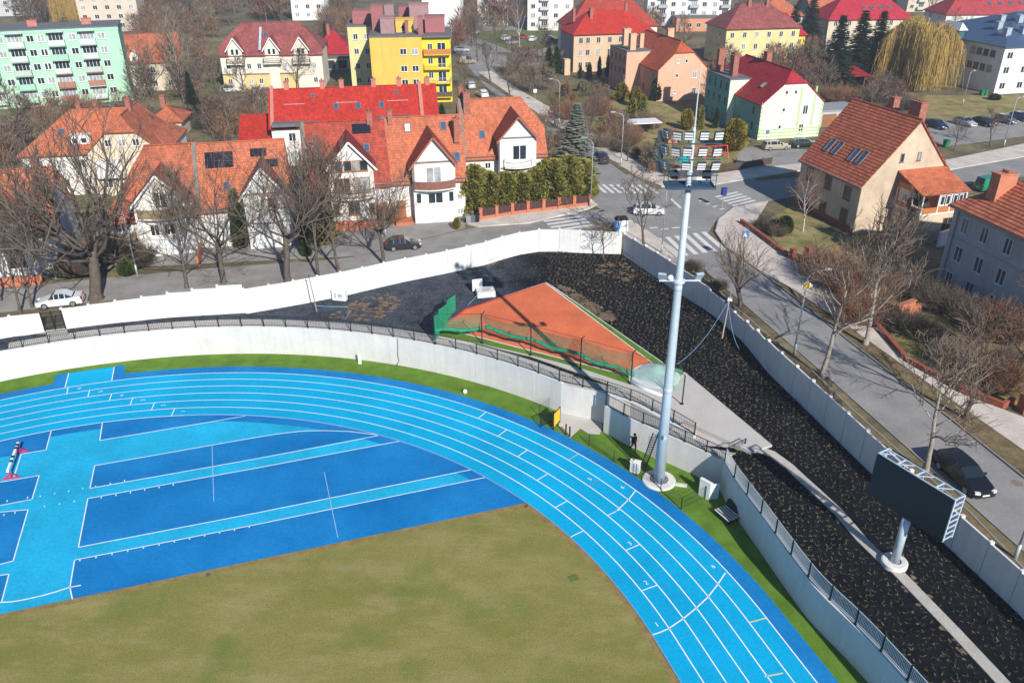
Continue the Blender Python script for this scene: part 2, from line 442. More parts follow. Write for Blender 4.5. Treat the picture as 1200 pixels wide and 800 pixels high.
# lane numbers: digits laid on the track
def digit_mesh(ch):
    c = bpy.data.curves.new('digit', 'FONT'); c.body = ch; c.size = 0.5; c.align_x = 'CENTER'; c.align_y = 'CENTER'
    o = bpy.data.objects.new('digit_tmp', c); COL.objects.link(o)
    dg = bpy.context.evaluated_depsgraph_get(); me = bpy.data.meshes.new_from_object(o.evaluated_get(dg))
    bpy.data.objects.remove(o); return me
NUM = []
mbn = MB()
for u, v in [(749,639.5),(768,686.5),(781,736.5),(846,668.5),(700.5,563.5),(741,572.5),(80,456.5),(105.5,459.5),(131,463.5),(156,468.5),(181,473.5),(205,480)]:
    p = G(u, v); k = max(0, min(5, int((rad_of(p)-TR)/1.22))); a = ang_of(p)
    if u < 300: a -= 0.022
    else: a += 0.013
    me = digit_mesh(str(k+1)); mt = Matrix.Translation(polar(TR + 1.22*(k+0.55), a) + Vector((0,0,0.021))) @ Matrix.Rotation(a, 4, 'Z')
    mbn.add([mt @ vv.co for vv in me.vertices], [list(f.vertices) for f in me.polygons])
struct('lane_numbers', mbn, m_white, 'white lane numbers painted by the stagger marks', 'track numbers')

# ================================================================== terrace, wall, embankment
a_cut = ang_of(G(664, 478)); a_l2 = ang_of(G(702.5, 509)); cor = G(842.5, 570, 0)
WT = 0.32   # wall thickness
def arc(r, a0, a1, n): return [polar(r, a0 + (a1-a0)*k/n) for k in range(n+1)]
def wall_run(mb, pts_in, pts_out, z0, z1, mi=0):
    for i in range(len(pts_in)-1):
        q = [pts_in[i], pts_in[i+1], pts_out[i+1], pts_out[i]]
        mb.prism(q, z0, z1, mi) if False else None
    n = len(pts_in); P = []
    for i in range(n):
        zt = z1[i] if isinstance(z1, list) else z1
        a, b = pts_in[i], pts_out[i]
        P += [(a.x,a.y,z0),(a.x,a.y,zt),(b.x,b.y,zt),(b.x,b.y,z0)]
    F = []
    for i in range(n-1):
        for k in range(4): F.append((i*4+k, i*4+(k+1)%4, (i+1)*4+(k+1)%4, (i+1)*4+k))
    F.append((0,3,2,1)); F.append(tuple((n-1)*4+k for k in range(4)))
    mb.add(P, F, mi)
arcL = arc(WR, PH1, a_cut, 90)
# recessed piece behind the stair
rec_end = G(800, 492, TZ); rec_end.z = 0
rec = [polar(WR, a_cut), polar(WR + 0.25, a_cut - 0.02), G(690, 487, 0) + Vector((0.2, 0.5, 0)), G(737, 470, TZ).xy.to_3d(), G(790, 494, TZ).xy.to_3d()]
rec[2] = polar(WR + 0.9, a_l2 + 0.035)
rec[3] = polar(WR + 1.55, a_l2 - 0.03); rec[4] = polar(WR + 1.75, a_l2 - 0.16)
t = thing('retaining_wall', 'long curved pale concrete retaining wall behind the blue track, railing along its top', 'wall', (0,0,0))
mb = MB(); wall_run(mb, arcL, arc(WR+WT, PH1, a_cut, 90), -0.3, TZ); mb.build('wall_face', m_conc, t)
mb = MB(); wall_run(mb, rec, offset(rec, WT), -0.3, TZ - 0.004); mb.build('recessed_face', m_conc, t)
mb = MB(); wall_run(mb, arc(WR-0.03, PH1, a_cut, 90), arc(WR+WT+0.03, PH1, a_cut, 90), TZ + 0.001, TZ+0.07); 
mb.build('coping', m_whitewall, t)
mb = MB(); rc = [p.copy() for p in rec[2:]]; wall_run(mb, offset(rc, -0.03), offset(rc, WT+0.03), TZ+0.002, TZ+0.075); mb.build('coping', m_whitewall, t)
mb = MB()
for k in range(1, 40):
    a = PH1 + (a_cut - PH1)*k/40
    p = polar(WR - 0.004, a); nrm = Vector((math.cos(a), math.sin(a), 0)); tt = Vector((-nrm.y, nrm.x, 0))
    mb.obox((p.x, p.y, TZ/2), (0.02, 0.012, TZ-0.06), a)
mb.build('joint', M('joint_grey', (0.40, 0.39, 0.37), 0.9, 0.1), t)

t2 = thing('stair_wall', 'short concrete wall with railing in front of the stair, beside the tall floodlight mast', 'wall', (0,0,0))
H2 = 2.62
zt2 = [H2 - 0.20*k/24 for k in range(25)]
# wall swings outwards to the corner with the right hand wall
L2 = [polar(WR + (rad_of(cor)-WR)*(max(0, (k-5)/19))**1.3, a_l2 + (ang_of(cor) - a_l2)*k/24) for k in range(25)]
mb = MB(); wall_run(mb, L2, offset(L2, -0.28)[::1] if False else [p + Vector((math.cos(ang_of(p)), math.sin(ang_of(p)), 0))*0.3 for p in L2], -0.3, zt2); mb.build('wall_face', m_conc, t2)
# end wall joining the terrace
endA = L2[-1]; endB = G(874, 527, 2.5).xy.to_3d()
dE = (endB - endA).normalized(); nE = Vector((-dE.y, dE.x, 0))
mb = MB(); mb.add([endA + nE*0.0, endB + nE*0.0, endB + nE*0.3, endA + nE*0.3, *[p + Vector((0,0,2.5)) for p in (endA, endB, endB+nE*0.3, endA+nE*0.3)]],
   [(0,3,2,1),(4,5,6,7),(0,1,5,4),(1,2,6,5),(2,3,7,6),(3,0,4,7)]); mb.build('end_face', m_whitewall, t2)
# stair between the two walls
mb = MB(); ns = 15
aS0 = a_l2 - 0.01; aS1 = a_l2 - 0.125
for k in range(ns):
    a0 = aS0 + (aS1-aS0)*k/ns; a1 = aS0 + (aS1-aS0)*(k+1)/ns
    r0, r1 = WR + 0.31, WR + 1.5
    P = [polar(r0,a0), polar(r1,a0), polar(r1,a1), polar(r0,a1)]
    mb.prism(P, 0.0, (H2-.3)*(k+1)/ns - 0.02)
tag(mb.build('concrete_stair', m_conc), 'concrete stair rising between the two walls up to the terrace', 'stair')
# paved landing at the gate
sheet('landing', [(p.x,p.y) for p in GP([(655,499),(656,484),(664,478),(690,483),(706,497),(703,509),(690,508),(680,502),(668,513)],0)], 0.006, m_gravelgrey, 'pale concrete landing at the foot of the stair', 'landing')

# right hand retaining wall
t3 = thing('retaining_wall', 'lower shaded retaining wall curving away to the bottom right, railing on top', 'wall', (0,0,0))
r2 = [G(848,556), G(846,577), G(858,600), G(875,625), G(900,660), G(925,696), G(950,730), G(975,754), G(1000,779)]
r2 = [Vector((p.x,p.y,0)) for p in r2]
# smooth: radius falls to WR-0.8 then straight
A2 = ang_of(G(868,613)); r2 = [cor.copy(), cor.lerp(polar(WR-.15, A2), .55)]
for k in range(1, 26): 
    a = A2 + (PH0 - A2)*k/25; r2.append(polar(WR - 0.2 - 0.6*min(1, k/8), a))
r2 = r2[:2] + [polar(WR - 0.15, A2 + 0.03)] + r2[2:]
r2 = [Vector((p.x,p.y,0)) for p in [G(842.5,572),G(853,593),G(881,632),G(900,660),G(925,696),G(950,730),G(1000,779)]]
r2 += [r2[-1] + sdir*k*4 for k in range(1, 12)]
for _ in range(3):
    q_ = [r2[0]]
    for a, b in zip(r2, r2[1:]): q_ += [a.lerp(b,.25), a.lerp(b,.75)]
    r2 = q_ + [r2[-1]]
RH = 2.55
mb = MB(); wall_run(mb, r2, offset(r2, 0.3), -0.3, RH); mb.build('wall_face', m_conc, t3)
mb = MB(); wall_run(mb, offset(r2, -0.03), offset(r2, 0.33), RH+0.001, RH+0.07); mb.build('coping', m_whitewall, t3)

# railings: one thing per run, each bay a panel of thin bars with its post
def railing(name, label, line, z, h=1.1, bay=2.2, bars=20, post=0.09, bw=0.02, m=None, mbar=None):
    m = m or m_darksteel
    pts = densify(line, 0.4); L = [0.0]
    for i in range(1, len(pts)): L.append(L[-1] + (pts[i]-pts[i-1]).length)
    def at(s):
        s = max(0, min(L[-1], s))
        for i in range(1, len(L)):
            if L[i] >= s - 1e-9:
                q = (s-L[i-1])/max(1e-9, L[i]-L[i-1]); return pts[i-1].lerp(pts[i], q)
        return pts[-1].copy()
    zf = z if callable(z) else (lambda q: z)
    root = thing(name, label, 'railing', (0,0,0))
    n = max(1, round(L[-1]/bay))
    for k in range(n+1):
        p = at(L[-1]*k/n); zz = zf(p); mb = MB()
        q = at(min(L[-1], L[-1]*k/n + 0.2)); q0 = at(max(0, L[-1]*k/n - 0.2)); ang = math.atan2(q.y-q0.y, q.x-q0.x)
        mb.obox((p.x, p.y, zz + h/2), (post, post*0.7, h), ang)
        mb.obox((p.x, p.y, zz + 0.02), (post*1.8, post*1.8, 0.035), ang)
        mb.build('post', m, root)
    for k in range(n):
        a = at(L[-1]*k/n); b = at(L[-1]*(k+1)/n); mb = MB()
        za, zb = zf(a), zf(b)
        def P(t, hh): 
            s = at(L[-1]*(k+t)/n); return Vector((s.x, s.y, za + (zb-za)*t + hh))
        for hh in (0.1, h-0.03):
            for t in range(4): mb.bar(P(t/4, hh), P((t+1)/4, hh), 0.035, 0.045)
        for j in range(1, bars): mb.bar(P(j/bars, 0.1), P(j/bars, h-0.05), bw)
        mb.build('panel', mbar or m, root)
    return root
railing('guard_railing', 'long dark barred railing following the top of the curved pale wall', arc(WR+0.16, ang_of(G(-25, 440)), a_cut, 120) + [polar(WR + 1.2, a_l2 + 0.03)] + [polar(WR + 1.72 + 0.1, a_l2 - 0.04 - 0.02*k) for k in range(7)], TZ + 0.075, bars=14, bw=.018)
railing('guard_railing', 'short dark railing on the stair wall behind the floodlight mast', [p + Vector((math.cos(ang_of(p)), math.sin(ang_of(p)), 0))*0.15 for p in L2] + [endB + nE*0.15], lambda p: 2.62 - 0.2*max(0,min(1,(a_l2-ang_of(p))/(a_l2-ang_of(cor)))), h=1.05, bay=1.8, bars=12)
railing('guard_railing', 'dark railing on the shaded lower wall running to the bottom right corner', offset(r2, 0.15), RH + 0.07, h=1.1, bay=2.0, bars=20, bw=.034, mbar=m_bar)

# embankment: black geotextile between the walls
wallA_b = [(-60,408,2.88),(0,396,2.88),(54,390.5,2.88)]
wallB_b = [(78,386,2.9),(190,372.5,2.9),(289,366.5,2.92)]
wallC_b = [(290,367.5,2.92),(350,357,2.94),(407,346,2.95),(465,332,2.95),(520,321,2.95),(575,309,2.95),(600,300,2.95),(637,294,2.95),(680,296.5,2.95),(728,298,2.95)]
wallD_b = [(729,298,2.95),(750,312.5,2.95),(790,340,2.95),(837,370,2.95),(870,400,2.95),(900,437,2.95),(970,505,2.95),(1017,551,2.95),(1110,640,2.95),(1142,670,2.95),(1200,725,2.95),(1260,785,2.95)]
inner3 = [Vector((p.x, p.y, TZ - 0.02)) for p in arc(WR + 0.2, ang_of(G(-60, 452)), a_cut, 40)]
inner3 += [Vector((p.x, p.y, TZ - 0.02)) for p in [polar(WR+1.3, a_l2+0.02), polar(WR+1.85, a_l2-0.05), G(790,486,TZ), G(840,507,TZ), G(884,526.5,TZ)]] + [Vector((endB.x, endB.y, TZ-0.1)), Vector((endA.x+nE.x*.0+.35, endA.y+.15, RH-.1))]
inner3 += [Vector((p.x, p.y, RH - 0.03)) for p in offset(r2[1:], 0.25)]
outer3 = [G(u, v, z) for u, v, z in wallA_b + wallB_b + wallC_b + wallD_b[1:]]
Dl = G(1260, 785, 2.95); dl = (G(1200,725,2.95) - G(1110,640,2.95)).normalized()
outer3 += [Dl + dl*k*6 for k in range(1, 6)]
allp = inner3 + outer3[::-1]
P, F = tri_fill([[(p.x, p.y) for p in allp]])
def zfix(P):
    o = []
    for p in P:
        b = min(allp, key=lambda q: (q.x-p.x)**2 + (q.y-p.y)**2); o.append((p.x, p.y, b.z))
    return o
bm = bmesh.new(); vs = [bm.verts.new(q) for q in zfix(P)]
for f in F:
    try: bm.faces.new([vs[i] for i in f])
    except ValueError: pass
bm.verts.index_update()
EMB_T = [[v.co.copy() for v in f.verts] for f in bm.faces]
mb = MB(); mb.add([v.co.copy() for v in bm.verts], [[v.index for v in f.verts] for f in bm.faces]); bm.free()
struct('embankment', mb, m_geotex, 'black geotextile embankment planted with seedlings', 'embankment')
def emb_z(x, y):
    for a, b, c in EMB_T:
        d = (b.y-c.y)*(a.x-c.x) + (c.x-b.x)*(a.y-c.y)
        if abs(d) < 1e-9: continue
        w1 = ((b.y-c.y)*(x-c.x) + (c.x-b.x)*(y-c.y))/d; w2 = ((c.y-a.y)*(x-c.x) + (a.x-c.x)*(y-c.y))/d
        if w1 >= -1e-6 and w2 >= -1e-6 and w1+w2 <= 1+1e-6: return w1*a.z + w2*b.z + (1-w1-w2)*c.z
    return None
# draped overlay that follows the embankment
def drape(name, px, dz, m, label, cat, z=TZ, step=1.0):
    pts = densify([Vector((p.x,p.y,0)) for p in GP(px + [px[0]], z)], step)[:-1]
    P, F = tri_fill([[(p.x,p.y) for p in pts]])
    mb = MB(); mb.add([(p.x, p.y, max(emb_z(p.x,p.y) or TZ, TZ) + dz) for p in P], F)
    return struct(name, mb, m, label, cat)
ZH = TZ + 0.62
def flat(name, px, z, m, label, cat): return sheet(name, [(p.x,p.y) for p in GP(px, z)], z, m, label, cat)
# throwing field, level platform on the terrace (kerb edge all round)
fz = TZ + 0.11
mb = MB()
pf = GP([(506,397),(517,383),(545,362),(590,347),(640,330.5),(648,335),(777,425),(803,436),(905,521),(880,529),(800,491),(738,458),(680,437),(620,416),(560,402)], fz)
mb.prism(pf, TZ - 0.4, fz - 0.006); struct('terrace_slab', mb, m_gravelgrey, 'pale terrace beside the throwing field', 'terrace')
ks = [p for p in L2 if ang_of(p) < a_l2 - 0.115]
mb = MB(); mb.prism([p + Vector((math.cos(ang_of(p)), math.sin(ang_of(p)), 0))*.31 for p in ks] + [endB, G(880,529,fz), G(800,491,fz), polar(WR+1.75, a_l2-.12)], TZ-1.2, 2.60); struct('terrace_slab', mb, m_gravelgrey, 'pale landing between stair and terrace end', 'terrace')
flat('throwing_field', [(517,384),(545,362.5),(590,348),(640,332),(765,425.5),(748,437.5),(737,440),(680,425),(622,410),(560,394)], fz, m_orange, 'orange clay landing sector for throwing events', 'field')
flat('field_border', [(641,331.5),(647,335.5),(700,371.5),(777,425),(802,435.5),(797,441),(781,433),(765,425.5)], fz + 0.001, m_turf, 'green turf border right of the orange sector', 'turf border')
flat('field_border', [(517,385),(560,395.3),(622,411.3),(680,426),(737,441),(737.5,450),(680,431),(622,416),(560,402),(512,393)], fz + 0.001, m_turf, 'green turf border between orange sector and railing', 'turf border')
mb = MB()
for q, w in [([(517,384),(545,362.5),(590,348),(640,332)], 0.22)]: line_strip(mb, [(p.x,p.y) for p in densify(GP(q, fz), 1)], w, fz + 0.004)
struct('sector_edging', mb, m_redline, 'red edging along the far rim of the orange sector', 'edging')
mb = MB()
for q, w in [([(640,332),(765,425.5)], 0.08), ([(517,385),(560,394.6),(622,410.6),(680,425.5),(737,440.6)], 0.06), ([(647,335.5),(700,371.5),(777,425)], 0.07)]: line_strip(mb, [(p.x,p.y) for p in densify(GP(q, fz), 1)], w, fz + 0.005)
struct('sector_lines', mb, m_white, 'white edge lines of the orange sector', 'lines')
c = G(768, 440, fz); mb = MB(); mb.lathe((c.x, c.y, fz), [(2.1, -0.2), (2.1, 0.02), (2.02, 0.03)], 40)
struct('throwing_circle', mb, M('circle_white', (0.55, 0.57, 0.57), 0.8, 0.08), 'pale round throwing circle under the fallen net', 'circle')
pa = arc(WR + WT + .04, ang_of(G(20, 440)), a_cut, 90); pb_ = arc(WR + 1.75, ang_of(G(20, 440)), a_cut, 90)
mb = MB(); strip_quads(mb, pa, pb_, TZ + 0.035); struct('terrace_path', mb, m_gravelgrey, 'pale path behind the railing of the long wall', 'path')
flat('terrace_path', [(640,432.5),(690,445.5),(738,459),(803,492),(792,497.5),(740,472.5),(705,459.5),(668,451)], TZ + .04, m_gravelgrey, 'pale path between railing and throwing field', 'path')
# bare earth patches along the sector
m_earth = M('bare_earth', (0.13, 0.092, 0.06), 0.95, 0.35, 1.2, col2=(0.25, 0.18, 0.115), fine=(6, 0.35), bump=0.6, bscale=8, spec=0.1)
mbp = MB(); re_ = random.Random(4)
for px, n, rm in [([(651,334),(668,338),(690,352),(716,366),(722,373),(712,378),(690,366),(668,352)],130,.5),([(690,312),(728,304),(748,320),(738,330),(712,326)],50,.45),([(380,372),(398,362),(430,347),(450,343),(464,352),(458,370),(430,376)],75,.5),([(440,360),(462,345),(475,350),(468,366)],22,.4),([(575,306),(597,297),(592,303),(572,313)],14,.4),([(640,310),(690,318),(740,360),(700,350)],26,.25),([(1020,640),(1050,650),(1110,720),(1150,770),(1130,770),(1070,700)],45,.28),([(930,560),(990,600),(1010,625),(985,612)],22,.22),([(745,312),(835,372),(880,415),(1000,540),(985,535),(870,415),(745,325)],60,.25)]:
    pg = [(p.x,p.y) for p in GP(px, TZ)]; xs = [p[0] for p in pg]; ys = [p[1] for p in pg]; k = 0; tr = 0
    while k < n*1.6 and tr < 4000:
        tr += 1; x, y = re_.uniform(min(xs),max(xs)), re_.uniform(min(ys),max(ys)); c_ = False; j = len(pg)-1
        for i in range(len(pg)):
            if (pg[i][1] > y) != (pg[j][1] > y) and x < (pg[j][0]-pg[i][0])*(y-pg[i][1])/(pg[j][1]-pg[i][1]) + pg[i][0]: c_ = not c_
            j = i
        if not c_: continue
        z = emb_z(x, y)
        if z is None: continue
        k += 1; r0 = rm*re_.uniform(.15,.75); nn = 9; sx = re_.uniform(.6,1.6)
        mbp.poly([(x + r0*sx*re_.uniform(.5,1.1)*math.cos(2*PI*q/nn), y + r0*re_.uniform(.5,1.1)*math.sin(2*PI*q/nn), z + .012 + .0004*(k%40)) for q in range(nn)])
struct('bare_earth', mbp, m_earth, 'bare brown earth patches on the black embankment', 'earth')
# garden path down the embankment
mb = MB()
pc = [(886,524),(905,531),(925,545),(955,572),(985,600),(1010,630),(1036,655),(1052,668),(1085,702),(1120,738),(1180,802),(1230,855)]
pp = densify([Vector((p.x,p.y,0)) for p in GP(pc, 2.9)], 0.8)
def lift(pts, dz): return [Vector((p.x, p.y, max(2.6, (emb_z(p.x, p.y) or 2.9)) + dz)) for p in pts]
A_ = lift(offset(pp, 0.36), 0.07); B_ = lift(offset(pp, -0.36), 0.07)
for i in range(len(pp)-1): mb.slab([A_[i], B_[i], B_[i+1], A_[i+1]], 0.2)
struct('garden_path', mb, m_paver, 'narrow pale paved path down the black embankment', 'path')

# seedlings on the embankment: dry tufts nobody could count
# the planted right hand part is darker than the bare fabric on the left
nt_ = m_geotex.node_tree; b_ = nt_.nodes['Principled BSDF']; src_ = b_.inputs['Base Color'].links[0].from_socket
g_ = nt_.nodes.new('ShaderNodeNewGeometry'); sx_ = nt_.nodes.new('ShaderNodeSeparateXYZ'); nz_ = nt_.nodes.new('ShaderNodeTexNoise'); nz_.inputs['Scale'].default_value = .35
ad_ = nt_.nodes.new('ShaderNodeMath'); ad_.operation = 'MULTIPLY_ADD'; ad_.inputs[1].default_value = 9
nt_.links.new(g_.outputs['Position'], sx_.inputs[0]); nt_.links.new(g_.outputs['Position'], nz_.inputs['Vector']); nt_.links.new(nz_.outputs['Fac'], ad_.inputs[0]); nt_.links.new(sx_.outputs['X'], ad_.inputs[2])
mp_ = nt_.nodes.new('ShaderNodeMapRange'); mp_.inputs[1].default_value = 2; mp_.inputs[2].default_value = 8; mp_.inputs[3].default_value = 5.0; mp_.inputs[4].default_value = .85
vm_ = nt_.nodes.new('ShaderNodeVectorMath'); vm_.operation = 'SCALE'; nt_.links.new(ad_.outputs[0], mp_.inputs[0]); nt_.links.new(src_, vm_.inputs[0]); nt_.links.new(mp_.outputs[0], vm_.inputs['Scale']); nt_.links.new(vm_.outputs[0], b_.inputs['Base Color'])
def seedlings():
    mb = MB(); r = random.Random(5); n = 0
    keep = []
    poly = [(p.x, p.y) for p in allp]
    def inside(x, y, pg):
        c = False; j = len(pg)-1
        for i in range(len(pg)):
            if (pg[i][1] > y) != (pg[j][1] > y) and x < (pg[j][0]-pg[i][0])*(y-pg[i][1])/(pg[j][1]-pg[i][1]) + pg[i][0]: c = not c
            j = i
        return c
    slab_pg = [(p.x, p.y) for p in pf]
    pathp = pp
    xs = [p.x for p in allp]; ys = [p.y for p in allp]
    y = 18.0
    while y < 92:
        x = -64.0
        while x < 50:
            xx = x + .29*y + r.uniform(-.13,.13) - 16; yy = y + r.uniform(-.13,.13)
            x += 0.44
            right = xx > 4
            if not right and r.random() < 0.5: continue
            if not inside(xx, yy, poly) or inside(xx, yy, slab_pg): continue
            if min((xx-q.x)**2 + (yy-q.y)**2 for q in pathp) < 0.6: continue
            z = emb_z(xx, yy)
            if z is None: continue
            small = not right
            nb = r.randint(3, 7) if right else r.randint(2, 4)
            for b in range(nb):
                a = r.uniform(0, 2*PI); L = r.uniform(.10,.30)*(0.6 if small else 1); el = r.uniform(.1, 1.0)
                d = Vector((math.cos(a)*math.cos(el), math.sin(a)*math.cos(el), math.sin(el)))
                s = Vector((-math.sin(a), math.cos(a), 0))*r.uniform(.008,.020)
                p0 = Vector((xx, yy, z + 0.01)); p1 = p0 + d*L
                mid = p0.lerp(p1, .55) + Vector((0,0,.03))
                mb.add([p0 - s*.4, p0 + s*.4, mid + s, p1, mid - s], [(0,1,2,3,4)], r.choice((0,0,1,1,2)) if right else r.choice((0,1,1)))
            n += 1
        y += 0.44
    o = mb.build('seedlings', [M('dry_stem', (0.10, 0.068, 0.047), 0.9, 0.3), M('straw_stem', (0.215, 0.17, 0.115), 0.9, 0.3), M('green_shoot', (0.09, 0.10, 0.04), 0.9, 0.3)], recalc=False)
    tag(o, 'dry seedlings planted all over the black embankment', 'seedlings', None, 'stuff')
seedlings()

# ================================================================== white boundary wall (each bay a panel with its post)
def boundary(label, bs, ts, joints, pcap=True, z_out=SZ):
    """bs: base points (u,v,z); ts: top points (u,v) above; joints: stations in u along the base"""
    root = thing('boundary_wall', label, 'wall', (0,0,0))
    base = [G(u, v, z) for u, v, z in bs]
    cum = [0.0]
    for i in range(1, len(base)): cum.append(cum[-1] + (base[i].xy - base[i-1].xy).length)
    def at(s):
        for i in range(1, len(cum)):
            if cum[i] >= s - 1e-6: return base[i-1].lerp(base[i], (s-cum[i-1])/(cum[i]-cum[i-1]))
        return base[-1].copy()
    def height_at(p):
        """height of the wall top over p from the surveyed top line"""
        best = None
        lo, hi = 1.0, 8.0
        for _ in range(40):
            mth = (lo+hi)/2; q = Vector((p.x, p.y, p.z + mth)) - Vector((0,0,CH)); w = q.dot(_F)
            u = 600 + CF*q.dot(_R)/w; v = 400 - CF*q.dot(_U)/w
            # top line at this u
            vt = None
            for i in range(1, len(ts)):
                (u0, v0), (u1, v1) = ts[i-1], ts[i]
                if u <= u1 or i == len(ts)-1: vt = v0 + (v1-v0)*(u-u0)/(u1-u0); break
            if v > vt: lo = mth
            else: hi = mth
        return (lo+hi)/2
    n = max(1, round(cum[-1]/joints)); 
    for k in range(n):
        a = at(cum[-1]*k/n); b = at(cum[-1]*(k+1)/n)
        h = (height_at(a) + height_at(b))/2 + (a.z+b.z)/2
        d = (b-a); d.z = 0; d.normalize(); nrm = Vector((-d.y, d.x, 0))
        mb = MB(); a2 = a + d*0.03; b2 = b - d*0.03
        mb.prism([a2 - nrm*0.0, b2 - nrm*0.0, b2 + nrm*0.14, a2 + nrm*0.14], 2.4, h)
        mb.build('panel', m_whitewall, root)
        mb = MB(); c = a + nrm*0.16; mb.obox((c.x, c.y, (2.4+h+0.10)/2), (0.22, 0.2, h+0.10-2.4), math.atan2(d.y, d.x)); 
        if pcap: mb.obox((a.x + nrm.x*0.10, a.y + nrm.y*0.10, h + 0.06), (0.20, 0.28, 0.12), math.atan2(d.y, d.x))
        mb.build('post', m_whitewall, root)
    return root
boundary('short white boundary wall at the far left, left of the gate gap', wallA_b, [(-60,382),(0,372.5),(49,366.5)], 2.4, False)
boundary('white boundary wall of smooth panels between the gate gap and the big bare trees', wallB_b, [(70,362.5),(282.5,332.5)], 2.4, False)
boundary('long white boundary wall stepping up along the street to the corner', wallC_b, [(287,338.5),(300,337.5),(407.5,317.5),(482.5,301),(495,300),(565,285),(600,273.7),(645,268),(690,270.3),(730,272.8)], 2.4, False)
boundary('shaded boundary wall along the road on the right with white post caps', wallD_b, [(730,274),(780,302.5),(822.5,331),(867.5,372.5),(900,400),(950,445),(1002,492),(1025,514),(1122,602),(1157,632),(1192,666),(1260,728)], 2.35, True)
# ================================================================== floodlight mast
mast = G(772, 563)
t = thing('floodlight_mast', 'tall pale steel floodlight mast standing on the turf strip, lamp rack at its top', 'floodlight mast', (mast.x, mast.y, 0))
mb = MB(); mb.lathe((0,0,0), [(1.28,-0.2),(1.28,0.10),(1.18,0.16),(0.72,0.2),(0.72,0.12),(0.0,0.12)], 40); mb.build('foundation', M('foundation_white', (0.62,0.60,0.56), 0.85, 0.12), t, smooth=False)
mb = MB(); mb.tube([(0,0,0.12),(0,0,8),(0,0,16),(0,0,24.2)], [0.435,0.335,0.265,0.18], 20); 
for zz in (8.0, 16.0): mb.lathe((0,0,zz), [(0.34 if zz<10 else 0.27, 0), (0.35 if zz<10 else 0.28,0.02), (0.345 if zz<10 else 0.275,0.35), (0.335 if zz<10 else 0.265,0.36)], 20)
mb.build('pole', m_galv, t, smooth=True)
mb = MB(); mb.lathe((0,0,0.14), [(0.66,0),(0.66,0.06),(0.47,0.07)], 24)
for k in range(14):
    a = 2*PI*k/14; mb.tube([(0.58*math.cos(a),0.58*math.sin(a),0.14),(0.58*math.cos(a),0.58*math.sin(a),0.34)], 0.035, 6)
mb.build('flange', M('flange_steel', (0.20,0.25,0.30), 0.5, 0.2, metal=0.3), t)
mb = MB(); mb.tube([(0,0,24.2),(0,0,26.9)], [0.15,0.12], 12); mb.build('upper_pole', m_galvlight, t)
mb = MB(); mb.tube([(0.05,0.1,26.9),(0.05,0.1,30.6)], [0.05,0.025], 8); mb.build('lightning_rod', m_galvlight, t)
# platform
mb = MB()
for (x0,x1,y0,y1) in [(-1.5,1.6,-0.75,-0.67),(-1.5,1.6,0.67,0.75),(-1.5,-1.42,-0.7,0.7),(1.52,1.6,-0.7,0.7),(-0.05,0.05,-0.7,0.7)]: mb.box(x0,x1,y0,y1,23.2,23.34)
mb.box(-1.44,1.54,-0.68,0.68,23.23,23.26)
for x in (-1.45,0,1.55):
    for y in (-0.7,0.7): mb.tube([(x,y,23.3),(x,y,24.25)],0.025,5)
for y in (-0.7,0.7): mb.bar((-1.45,y,24.25),(1.55,y,24.25),0.04); mb.bar((-1.45,y,23.8),(1.55,y,23.8),0.03)
mb.build('platform', M('platform_steel',(0.045,0.085,0.13),0.5,0.2,metal=0.3), t)
mb = MB()
for zz in (24.25, 25.25, 26.25):
    mb.bar((-2.0,-0.16,zz-.3),(1.8,-0.16,zz-.3),0.06)
mb.build('crossarm', M('platform_steel',(0.045,0.085,0.13)), t)
def flood(x, y, z, rz, tilt, w=0.56):
    o = bpy.data.objects.get('floodlight'); 
    if o is None:
        mb = MB(); mb.box(-0.28,0.28,0.0,0.14,-0.27,0.27)
        for k in range(7): mb.box(-0.26,0.26,0.14,0.24,-0.24+0.075*k,-0.225+0.075*k)
        mb.box(-0.04,0.04,0.1,0.3,-0.45,-0.2)
        f = mb.build('floodlight', M('lamp_housing',(0.06,0.075,0.095),0.5,0.2,metal=0.3), t)
        mb = MB()
        for k in range(3): mb.box(-0.255,0.255,-0.03,0.003,-0.235+0.175*k,-0.235+0.175*k+0.10)
        lens = mb.build('lens', M('lamp_lens',(0.66,0.68,0.71),0.25,0.04), f)
    else:
        f = copy_tree(o)
        f.parent = t
    f.location = (x,y,z); f.rotation_euler = (rad(tilt),0,rad(rz))
for j, zz in enumerate((26.45, 25.45, 24.55)):
    for i, x in enumerate((-1.05-0.02*j, -0.33, 0.62, 1.52)):
        if j == 2 and i == 0: continue
        flood(x, -0.3, zz, (-34, -12, 2, 10)[i], (12, 16, 20)[j])
    flood(-1.75, -0.1, zz+0.1, -70, 14)
    flood(-2.1, 0.25, zz-0.1, -105, 14)
flood(1.2, 0.5, 23.75, 170, 55); flood(-0.9, 0.5, 23.8, 200, 50)
# mid bracket with sensors
mb = MB(); mb.lathe((0,0,16.6),[(0.42,0),(0.42,0.18),(0.36,0.2)],16); mb.bar((-1.35,-0.1,16.75),(1.45,-0.1,16.75),0.09)
mb.build('bracket', m_galvlight, t)
for x, rz in ((-1.15, -20), (1.3, 15)):
    mb = MB(Matrix.Translation((x,-0.1,17.05)) @ Euler((rad(35),0,rad(rz))).to_matrix().to_4x4()); mb.box(-0.26,0.26,-0.08,0.08,-0.3,0.3)
    for k in range(5): mb.box(-0.24,0.24,0.08,0.16,-0.25+0.11*k,-0.235+0.11*k)
    mb.build('small_lamp', M('small_lamp_grey',(0.30,0.36,0.42),0.4,0.1), t)
mb = MB(); mb.lathe((-0.62,-0.15,16.8),[(0.05,0),(0.19,0.08),(0.21,0.2),(0.15,0.33),(0.02,0.38)],14); mb.build('camera_dome', M('dome_white',(0.7,0.7,0.7),0.3,0.05), t, smooth=True)
